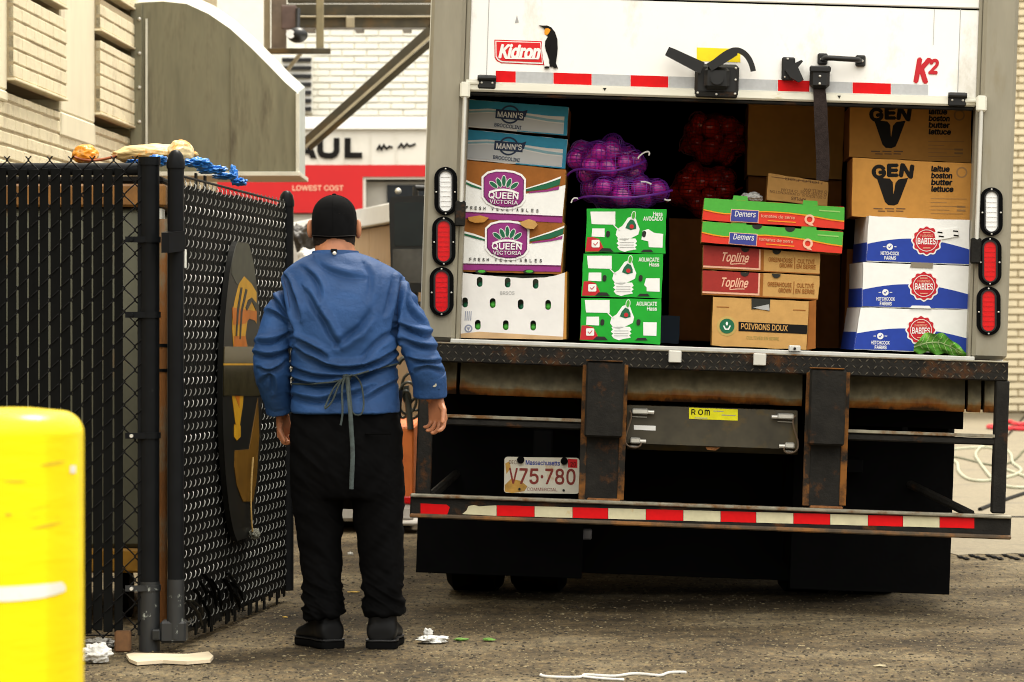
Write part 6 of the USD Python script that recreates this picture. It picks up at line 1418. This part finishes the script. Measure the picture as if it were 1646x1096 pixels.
rarm = limb([(611, 454, 0, 20, 26), (631, 470, 0, 26, 33), (648, 497, .0, 29, 36), (662, 530, -.01, 29, 35), (673, 556, -.025, 28.5, 33), (681, 580, -.025, 27.5, 31), (687, 600, -.01, 27, 29), (690, 615, .005, 26, 27), (690.5, 628, .012, 26, 26), (690.5, 636, .016, 26, 25)])
J = union([torso, larm, rarm])
jac = soft(J, 0.0085, 8)
c0 = PP(555, 560)
# creases measured on the photograph: polyline (pixels), half width, depth
CREASE = [([(497, 470), (520, 505), (548, 552)], 7, 9), ([(600, 505), (575, 535), (548, 556)], 7, 9), ([(478, 560), (520, 585), (560, 592), (610, 578), (642, 558)], 6, 12), ([(472, 590), (520, 604), (575, 602), (642, 574)], 5, 10),
          ([(470, 606), (520, 618), (560, 612), (600, 598), (641, 588)], 5, 13), ([(472, 634), (520, 640), (560, 634), (600, 620)], 6, 9), ([(585, 640), (620, 622), (641, 612)], 5, 8), ([(470, 545), (500, 556), (530, 575)], 6, 8), ([(640, 535), (610, 552), (590, 574)], 6, 8),
          ([(451, 452), (461, 480), (471, 520), (474, 555)], 6, 12), ([(461, 446), (474, 470), (486, 510)], 5, 9), ([(648, 452), (644, 485), (640, 525), (642, 555)], 6, 12), ([(636, 448), (632, 475), (622, 505)], 5, 8),
          ([(436, 476), (452, 492), (466, 512)], 5, 10), ([(430, 500), (448, 505), (468, 522)], 4, 8), ([(417, 548), (440, 548), (466, 536)], 5, 11), ([(412, 566), (436, 570), (466, 560)], 5, 11), ([(418, 590), (440, 592), (462, 578)], 4, 9), ([(420, 615), (436, 600), (440, 630)], 5, 7),
          ([(662, 462), (672, 482), (690, 500)], 5, 10), ([(655, 478), (664, 500), (684, 520)], 4, 8), ([(645, 520), (668, 532), (698, 538)], 5, 11), ([(650, 545), (676, 556), (704, 560)], 5, 10), ([(660, 575), (684, 582), (709, 580)], 4, 9), ([(668, 596), (690, 590), (711, 596)], 4, 7),
          ([(515, 420), (545, 440), (585, 446)], 8, 5), ([(490, 430), (512, 452), (520, 480)], 6, 6), ([(590, 425), (600, 455), (596, 480)], 7, 5)]
def jfold(v, n):
    p = v - c0
    x, z = p[:, 0], p[:, 2]
    q = np.c_[CX + v[:, 0] * S, HZ - (v[:, 2] - CAMZ) * S]
    q = q + 7 * np.c_[nz(v * 11, 2, 3) - .5, nz(v * 11 + 7, 2, 4) - .5]
    d = np.zeros(len(v))
    back = np.clip(0.75 - n[:, 1] * 1.4, 0, 1)
    for pl, w, a in CREASE:
        pl = np.array(curve(np.c_[pl, np.zeros(len(pl))], 16)[:, :2])
        best = np.full(len(v), 1e9); sg = np.zeros(len(v)); along = np.zeros(len(v))
        for k in range(len(pl) - 1):
            e = pl[k + 1] - pl[k]; t = np.clip(((q - pl[k]) @ e) / (e @ e), 0, 1); r = q - pl[k] - t[:, None] * e
            dd = np.hypot(r[:, 0], r[:, 1]); m = dd < best
            best[m] = dd[m]; sg[m] = np.sign(e[0] * r[m, 1] - e[1] * r[m, 0]); along[m] = (k + t[m]) / (len(pl) - 1)
        s_ = best * sg; taper = np.clip(np.sin(np.pi * np.clip(along * .9 + .05, 0, 1)), 0, 1) ** .5
        d += back * taper * a * 0.0021 * (0.75 * np.exp(-((s_ + 0.9 * w) / w) ** 2) - 1.15 * np.exp(-((s_ - 0.25 * w) / (0.62 * w)) ** 2))
    d += 0.010 * (nz(np.stack([x * 4, p[:, 1] * 4, z * 7], -1), 3, 11) - .5) + 0.004 * (ridge(nz(np.stack([x * 12, p[:, 1] * 12, z * 16], -1), 3, 31)) - .5)
    return d
jac = wrinkle(jac, jfold)
m_jacket = usdkit.material(stage, '/World/Looks/blue_jacket_cloth', {
    'co': ('texture_coordinate', {}), 'n': ('noise_texture', {'scale': 5.0, 'detail': 5.0}), 'nf': ('noise_texture', {'scale': 45.0, 'detail': 9.0, 'roughness': 0.7}),
    'r': ('rgb_ramp', {'ramp': [(0.3, (0.011, 0.046, 0.140)), (0.7, (0.024, 0.078, 0.220))]}), 'b': ('bump', {'strength': 0.6, 'distance': 0.006}),
    'p': ('principled_bsdf', {'roughness': 0.62, 'specular_ior_level': 0.3})},
    [('co.object', 'n.vector'), ('co.object', 'nf.vector'), ('n.fac', 'r.fac'), ('nf.fac', 'b.height'), ('b.normal', 'p.normal'), ('r.color', 'p.base_color')], surface='p.BSDF')
jk = part(man, 'jacket', jac, m_jacket, smooth=True)
# collar band, shoulder and sleeve seams, cuffs, buttons
colr = loft([(PP(539.5, y, -.005) + (0, 0, 0), (a / S, 0, 0), (0, a / S * 0.96, -0.004), 2.1) for y, a in ((415, 40), (410, 38.8), (406, 37.8), (404, 37.2))], 48)
part(jk, 'collar', colr, m_jacket, smooth=60)
part(jk, 'collar_button', trimesh.creation.icosphere(2, 0.0075).apply_scale((1, .5, 1)).apply_translation(PP(540, 408, -.098)), m_screw, smooth=True)
part(jk, 'collar_clip', cbx(PP(534, 406, -.097), PP(544, 401, -.088), 0.002), i_black)
def seam(pts): part(jk, 'seam', tube(curve(pts, 20), 0.0022, 6), mat('jacket_seam', (0.012, 0.04, 0.15), 0.7))
cuffL = limb([(444, 636, .045, 23.5, 26), (446, 650, .065, 23, 25), (448, 663, .078, 22.5, 24)], 8); cuffR = limb([(689.5, 600, -.008, 28, 29.5), (691, 622, .010, 27.5, 28), (691, 639, .018, 27.5, 27)], 10)
for c_ in (cuffL, cuffR):
    part(jk, 'cuff', wrinkle(soft(mfd(c_), 0.008, 4), lambda v, n: 0.005 * (nz(v * 28, 3, 41) - .5)), m_jacket, smooth=True)
bt_ = part(jk, 'cuff_button', cyl(PP(699, 618, -0.058), 1, 0.0085, 0.006, 16), m_chain)
part(jk, 'cuff_tab', cbx(PP(690, 612, -.050), PP(708, 626, -.040), 0.004), m_jacket)
def onjac(pts, out=0.0015):
    import trimesh.proximity as tpx
    q = curve([PP(x, y, -0.15) for x, y in pts], 36)
    d2 = (q[:, None, 0] - jac.vertices[None, :, 0]) ** 2 + (q[:, None, 2] - jac.vertices[None, :, 2]) ** 2 + np.where(jac.vertex_normals[None, :, 1] < 0.1, 0, 9)
    k = d2.argmin(1); q[:, 1] = jac.vertices[k, 1] - out
    q[1:-1, 1] = (q[:-2, 1] + q[1:-1, 1] + q[2:, 1]) / 3
    return q
for pl in ([(457, 447), (466, 475), (471, 505), (473, 535)], [(647, 447), (642, 475), (640, 505), (641, 535)]):
    part(jk, 'seam', tube(onjac(pl, 0.0003), 0.0013, 6), mat('jacket_seam', (0.008, 0.026, 0.095), 0.7))
# ---- trousers
pel = dense([(640, 474, 637, .130, .0), (670, 470, 642, .152, .0), (700, 467, 646, .170, .0), (740, 467, 648, .172, .0), (775, 468, 648, .160, .0), (800, 470, 648, .14, 0)], 18)
pelv = loft([(PP((a + b) / 2, y, c), ((b - a) / 2 / S, 0, 0), (0, d, 0), 2.3) for y, a, b, d, c in pel], 60)
lleg = limb([(515, 740, .0, 45, 60), (513, 780, .0, 44, 56), (512.5, 815, .0, 40.5, 50), (514, 850, .0, 37, 45), (516, 890, .0, 33.5, 40), (518, 930, .0, 31, 37), (519, 960, .0, 31, 36), (520, 980, .0, 33, 37), (521, 991, .0, 33.5, 38)], 30)
rleg = limb([(601, 740, .0, 46, 60), (605, 780, .0, 44, 56), (607, 815, .0, 41.5, 50), (609.5, 850, .0, 38.5, 45), (613, 890, .0, 35.5, 40), (615, 930, .0, 32.5, 37), (616, 955, .0, 31, 36), (617, 975, .0, 32, 37), (618, 988, .0, 31.5, 38)], 30)
T_ = union([pelv, lleg, rleg])
trs = soft(T_, 0.010, 8)
ct_ = PP(557, 820)
def tfold(v, n):
    p = v - ct_; x, z = p[:, 0], p[:, 2]
    w = np.stack([x * 4 + z * 2 * np.sign(x), p[:, 1] * 4, z * 7 - np.abs(x) * 8], -1); a = ridge(nz(w, 3, 61)) ** 2
    w2 = np.stack([x * 7, p[:, 1] * 7, z * 22 + x * 14], -1); b = ridge(nz(w2, 3, 71)) ** 2
    hem = np.exp(-((z + 0.36) / 0.10) ** 2)
    return 0.010 * (a - .5) + 0.020 * (b - .5) * hem + 0.004 * (b - .5)
trs = wrinkle(trs, tfold)
m_trs = mat('black_trouser_cloth', (0.002, 0.002, 0.0021), 0.9, var=0.25, scale=12, spec=0.05, bump=0.2, bscale=200, bdist=0.002)
tq = part(man, 'trousers', trs, m_trs, smooth=True)
part(tq, 'back_pocket', cbx(PP(590, 692, -.178), PP(632, 696, -.168), 0.002), m_trs)
# ---- apron: a front panel hanging before the legs, string round the waist, bow at the back
ap_ = []
uu, vv = np.meshgrid(np.linspace(-1, 1, 26), np.linspace(0, 1, 24), indexing='ij')
ax_ = PP(557, 640)[0] + uu * (0.21 - 0.03 * vv); az_ = PP(0, 628)[2] - vv * 0.46; ay_ = DPER + 0.20 + 0.02 * vv - 0.14 * np.abs(uu) ** 2.4 + 0.01 * np.sin(9 * uu + 3 * vv)
pts = np.stack([ax_, ay_, az_], -1); idx = np.arange(26 * 24).reshape(26, 24)
qd = np.stack([idx[:-1, :-1], idx[1:, :-1], idx[1:, 1:], idx[:-1, 1:]], -1).reshape(-1, 4)
an = part(man, 'apron', (pts.reshape(-1, 3), qd), mat('black_apron_cloth', (0.010, 0.010, 0.011), 0.8, var=0.2), smooth=True)
m_str = mat('grey_apron_string', (0.036, 0.050, 0.047), 0.8, var=0.5, scale=45, stretch=(1, 1, 1))
# the string hugs the jacket: points on the waist ring a little outside
def waist(px, py, out=0.006):
    k = np.argmin(np.abs(tor[:, 0] - py)); y, a, b, d, c = tor[k]
    u = (px - (a + b) / 2) / ((b - a) / 2); u = np.clip(u, -.999, .999)
    return PP(px, py, c - d * (1 - abs(u) ** 2.35) ** (1 / 2.35) - out)
xs_ = np.linspace(470, 640, 18)
ws_ = onjac(list(zip(xs_, np.interp(xs_, [469, 500, 545, 560, 600, 640], [616, 616.5, 612, 606, 594, 584]))), 0.011)
part(an, 'waist_string', tube(ws_, 0.0032, 6), m_str)
def ribbon(pts, w, y0=-0.012, tw=None):
    p = curve([np.array([PP(x, y)[0], waist(x, min(y, 655), 0.014)[1] + y0, PP(x, y)[2]]) for x, y in pts], 30)
    return tube(p, w, 8, flat=(1, 0.6))
for pts, w in (([(562, 603), (552, 612), (543, 632), (531, 652), (527, 655), (530, 645), (541, 622), (558, 605)], 0.0060), ([(564, 604), (572, 602), (582, 612), (587, 632), (588, 652), (582, 665), (574, 664), (568, 650), (565, 625), (563, 606)], 0.0055),
               ([(560, 604), (555, 616), (554, 635), (555, 655), (554, 670), (552, 681)], 0.0070), ([(562, 604), (564, 625), (567, 655), (569, 690), (571, 725), (570, 755), (569, 782)], 0.0085)):
    part(an, 'apron_string', ribbon(pts, w), m_str, smooth=60)
part(an, 'knot', blob(waist(561, 605, 0.016), (0.017, 0.010, 0.012), 77, 0.3), m_str, smooth=True)
# ---- shoes
def shoe(heel, toe, w, name):
    h, t_ = np.array(heel, float), np.array(toe, float); u = t_ - h; Ln = np.linalg.norm(u); u /= Ln; sd = np.cross(u, (0, 0, 1))
    prof = [(-0.02, .72, .058), (0.03, .95, .085), (0.16, 1.0, .098), (0.30, .92, .108), (0.42, .90, .098), (0.55, 1.02, .078), (0.70, 1.10, .062), (0.84, 1.02, .052), (0.95, .75, .042), (1.0, .35, .030)]
    up_ = loft([(h + u * Ln * s + (0, 0, 0.022 + z * .5), sd * w * k / 2, np.array((0, 0, z * .5)), 2.6) for s, k, z in dense(prof, 26)], 30)
    ank = loft([(h + u * 0.055 + (0, 0, z), sd * w * 0.46, u * 0.055, 2.2) for z in (0.07, 0.10, 0.135)], 30)
    q = part(man, 'shoe', soft(union([up_, ank]), 0.008, 6), mat('black_shoe_leather', (0.003, 0.003, 0.003), 0.5, var=0.2, spec=0.15), smooth=True)
    so = loft([(h + u * Ln * s + (0, 0, 0.015), sd * w * k * 1.06 / 2, np.array((0, 0, 0.017)), 5) for s, k, z in dense([(-0.04, .6, 0), (0.0, .9, 0), (.15, 1, 0), (.35, .88, 0), (.55, 1.0, 0), (.75, 1.1, 0), (.9, .95, 0), (.98, .6, 0), (1.02, .3, 0)], 22)], 24)
    part(q, 'sole', so, m_rubber, smooth=50)
    part(q, 'sole_welt', loft([(h + u * Ln * s + (0, 0, 0.033), sd * w * k * 1.075 / 2, np.array((0, 0, 0.0035)), 5) for s, k, z in dense([(-0.045, .62, 0), (0.0, .92, 0), (.15, 1, 0), (.35, .88, 0), (.55, 1.0, 0), (.75, 1.1, 0), (.9, .95, 0), (.98, .6, 0), (1.025, .3, 0)], 22)], 24), mat('worn_welt', (0.012, 0.012, 0.012), 0.4, spec=0.3), smooth=50)
gz = lambda p: p * (1, 1, 0)
shoe(gz(PP(537, 1040, -0.06)), gz(PP(484, 1040, 0.15)), 0.105, 'left')
shoe(gz(PP(614, 1040, -0.08)), gz(PP(621, 1040, 0.19)), 0.118, 'right')
# ---- the body itself: head, neck, trunk and limbs under the clothes, hands
def ball(c, r): return Manifold.sphere(float(r), 20).translate(tuple(float(x) for x in c))
def bone(a, ra, b, rb): return Manifold.batch_hull([ball(a, ra), ball(b, rb)])
def ellm(c, r): return Manifold.sphere(1.0, 40).scale(tuple(map(float, r))).translate(tuple(map(float, c)))
hc = PP(536.5, 352, 0.035)
B_ = [ellm(hc + (0, 0, 0.006), (0.076, 0.090, 0.076)), ellm(hc + (0, 0.028, -0.055), (0.066, 0.070, 0.062)), ellm(hc + (0, 0.098, -0.026), (0.014, 0.020, 0.022)),
      ellm(hc + (0, 0.07, -0.108), (0.034, 0.026, 0.020)), ellm(hc + (0, 0.085, 0.0), (0.052, 0.012, 0.010)), ellm(hc + (0, 0.090, -0.068), (0.024, 0.012, 0.010))]
neck = PP(538, 400, 0.0)
B_ += [bone(hc + (0, -0.014, -0.060), 0.070, neck + (0, -0.004, -0.02), 0.077), bone(neck, 0.066, PP(555, 450), 0.09)]
B_ += [bone(PP(508, 465), 0.05, PP(598, 462), 0.05), bone(PP(535, 480), 0.09, PP(535, 640), 0.09), bone(PP(575, 480), 0.09, PP(575, 640), 0.09)]
B_ += [bone(PP(478, 486), 0.035, PP(437, 570, -.035), 0.038), bone(PP(437, 570, -.035), 0.036, PP(449, 664, .08), 0.026), bone(PP(630, 480), 0.035, PP(676, 568, -.025), 0.038), bone(PP(676, 568, -.025), 0.036, PP(693, 640, .02), 0.027)]
for xs in ((515, 514, 519), (602, 609, 617)):
    B_ += [bone(PP(xs[0], 720), 0.075, PP(xs[1], 860), 0.05), bone(PP(xs[1], 860), 0.05, PP(xs[2], 1005), 0.036)]
def hand(w, u, v, curl, spread=0.02, k=1.0, thumb=(0.55, 0.62, 0.45)):
    """w wrist point, u finger direction, v where the palm faces; returns manifold pieces."""
    u = np.array(u, float); u /= np.linalg.norm(u); v = np.array(v, float); v -= u * np.dot(u, v); v /= np.linalg.norm(v)
    return u, v
def make_hand(w, u, v, side, curl, k=1.0):
    u, v = hand(w, u, v, curl); t_ = np.cross(v, u) * side          # towards the thumb
    ms = [Manifold.batch_hull([ball(w + t_ * a * k, 0.017 * k) for a in (-0.016, 0.016)] + [ball(w + u * 0.082 * k + t_ * a * k, 0.0125 * k) for a in (-0.032, 0.030)] + [ball(w + u * 0.035 * k + t_ * 0.028 * k + v * 0.006, 0.015 * k)])]
    ms.append(bone(w - u * 0.04, 0.026 * k, w + u * 0.01, 0.021 * k))
    for i, (o, ln, r) in enumerate(((0.031, 0.074, .0092), (0.010, 0.082, .0095), (-0.011, 0.076, .0090), (-0.031, 0.060, .0080))):
        p = w + u * (0.084 - 0.004 * abs(i - 1)) * k + t_ * o * k; ang = 0.0
        for j, (fr_, c) in enumerate(((0.46, curl[0] + 0.07 * i), (0.30, curl[1]), (0.24, curl[2]))):
            ang += c; d = u * math.cos(ang) + v * math.sin(ang) + t_ * (0.05 * (1.5 - i) * math.cos(ang)); d /= np.linalg.norm(d)
            q = p + d * ln * fr_ * k; ms.append(bone(p, r * (1 - .08 * j) * k, q, r * (1 - .08 * (j + 1)) * k)); p = q
    p = w + u * 0.024 * k + t_ * 0.026 * k + v * 0.006
    d1 = u * 0.62 + t_ * 0.62 + v * 0.42; d1 /= np.linalg.norm(d1); d2 = u * 0.85 + t_ * 0.15 + v * 0.5; d2 /= np.linalg.norm(d2)
    q = p + d1 * 0.042 * k; r_ = q + d2 * 0.030 * k; s_ = r_ + d2 * 0.022 * k
    ms += [bone(p, 0.0145 * k, q, 0.0110 * k), bone(q, 0.0108 * k, r_, 0.0095 * k), bone(r_, 0.0095 * k, s_, 0.0078 * k)]
    return ms
hl = make_hand(PP(451, 668, .09), (0.10, 0.18, -1), (0.75, -0.55, 0), -1, (0.55, 0.9, 0.7), 0.92)
hr = make_hand(PP(700, 640, .015), (0.13, -0.05, -1), (-0.62, -0.78, 0), 1, (0.45, 0.55, 0.45), 1.0)
body = Manifold.batch_boolean(B_, manifold3d.OpType.Add)
hands = Manifold.batch_boolean(hl + hr, manifold3d.OpType.Add)
bm = soft(body, 0.012, 8); hm = soft(hands, 0.0035, 5)
m_skin_ = mat('warm_brown_skin', (0.42, 0.165, 0.075), 0.5, var=0.14, scale=30, bump=0.15, bscale=120, bdist=0.003)
bp = part(man, 'body', cat_([bm, hm]), m_skin_, smooth=True)
for sx in (-1, 1):
    e = hc + (sx * 0.0905, 0.004, -0.036)
    ear = trimesh.creation.icosphere(3, 1.0); vv_ = ear.vertices.copy(); cup = np.exp(-((vv_[:, 1] - .1) ** 2 + vv_[:, 2] ** 2) / .3) * (vv_[:, 0] * sx > 0) * .5
    vv_[:, 0] -= sx * cup; vv_ *= (0.014, 0.021, 0.036); vv_[:, 0] += sx * 0.25 * np.maximum(0, -vv_[:, 1]) 
    part(bp, 'ear', trimesh.Trimesh(vv_ + e, ear.faces, process=False), m_skin_, smooth=True)
    ey = hc + (sx * 0.030, 0.088, -0.012)
    part(bp, 'eye', trimesh.creation.icosphere(2, 0.011).apply_translation(ey), i_white, smooth=True)
    part(bp, 'iris', trimesh.creation.icosphere(2, 0.0055).apply_translation(ey + (0, 0.0068, 0)), i_black, smooth=True)
    part(bp, 'eyebrow', tube(curve([ey + (sx * -0.014, 0.010, 0.018), ey + (0, 0.012, 0.023), ey + (sx * 0.018, 0.004, 0.018)], 8), 0.003, 6), i_black)
part(bp, 'mouth', tube(curve([hc + (-0.022, 0.096, -0.066), hc + (0, 0.103, -0.068), hc + (0.022, 0.096, -0.066)], 8), 0.0035, 6), mat('lip', (0.35, 0.10, 0.07), 0.5))
# short dark hair below the cap: a close shell round back and sides
hl_ = loft([(hc + (0, yo, z), (a, 0, 0), (0, b, 0), 2.2) for z, a, b, yo in dense([(0.02, .0815, .0965, 0), (-0.03, .0815, .0965, 0), (-0.065, .0800, .0930, -.002), (-0.080, .0795, .0895, -.006), (-0.090, .0785, .0870, -.010), (-0.100, .0770, .0830, -.014)], 30)], 72)
hv = hl_.vertices; hv = hv + (hl_.vertex_normals * (0.003 * (nz(hv * 160, 2, 91) - .5))[:, None])
fk = (hl_.vertices[hl_.faces].mean(1)[:, 1] < hc[1] + 0.006 - 0.35 * np.clip(hc[2] - 0.045 - hl_.vertices[hl_.faces].mean(1)[:, 2], 0, 1))
part(man, 'hair', trimesh.Trimesh(hv, hl_.faces[fk], process=False), mat('short_black_hair', (0.016, 0.0095, 0.006), 0.8, var=0.4, scale=60, bump=0.6, bscale=300, spec=0.2), smooth=True)
# cap: six-panel dome with band, back opening and brim
rr = [(z, a, a * 1.165) for z, a in ((-0.082, .0835), (-.06, .0855), (-.03, .0862), (-.002, .0842), (.020, .0795), (.036, .0725), (.050, .0620), (.062, .0470), (.070, .0280), (.0745, .005))]
rd = dense(rr, 26)
capm = loft([(hc + (0, 0.0, 0.018 + z), (a, 0, 0), (0, b, 0), 2.1) for z, a, b in rd], 60)
v = capm.vertices.copy(); 
tl_ = np.clip((hc[2] - v[:, 2]) / 0.08, 0, 1); v[:, 2] += tl_ * 0.012 * np.clip((v[:, 1] - hc[1]) / 0.1, -1, 1)
th_ = np.arctan2(v[:, 0] - hc[0], -(v[:, 1] - hc[1])); v += 0.0015 * (nz(v * 30, 3, 93)[:, None] - .5) * (v - hc) / 0.09
m_cap = mat('black_cap_cloth', (0.0032, 0.0032, 0.0034), 0.9, var=0.3, scale=30, bump=0.35, bscale=260, bdist=0.002, spec=0.08)
cp = part(man, 'cap', trimesh.Trimesh(v, capm.faces, process=False), m_cap, smooth=40)
part(cp, 'cap_button', trimesh.creation.icosphere(2, 0.009).apply_scale((1, 1, .6)).apply_translation(hc + (0, 0, 0.0935)), m_cap, smooth=True)
for a in np.arange(6) * math.pi / 3 + math.pi / 6 * 0:
    pts_ = [hc + (0, 0, 0.0185 + z) + np.array((math.sin(a) * x_ * 1.006, -math.cos(a) * y_ * 1.006, 0)) for z, x_, y_ in rd[::2]]
    part(cp, 'cap_seam', tube(np.array(pts_), 0.0012, 5), m_cap)
t = np.linspace(-1.1, 1.1, 30)
part(cp, 'cap_strap', tube(np.array([hc + (0.0875 * np.sin(a), -0.101 * np.cos(a), -0.066 + 0.012 * (abs(a) - .5) * .5) for a in t]), 0.006, 8, flat=(1.3, .35)), mat('cap_strap_cloth', (0.014, 0.012, 0.010), 0.8, spec=0.1), smooth=60)
bu, bv = np.meshgrid(np.linspace(-1, 1, 20), np.linspace(0, 1, 8), indexing='ij')
bp_ = np.stack([hc[0] + bu * 0.078 * (1 - .25 * bv ** 2), hc[1] + 0.098 * np.sqrt(np.clip(1 - (bu * .9) ** 2, 0, 1)) + bv * 0.07, hc[2] - 0.05 - 0.012 * bu ** 2 - 0.012 * bv], -1)
idx = np.arange(160).reshape(20, 8); qd = np.stack([idx[:-1, :-1], idx[1:, :-1], idx[1:, 1:], idx[:-1, 1:]], -1).reshape(-1, 4)
part(cp, 'brim', (bp_.reshape(-1, 3), qd), m_cap, smooth=True)
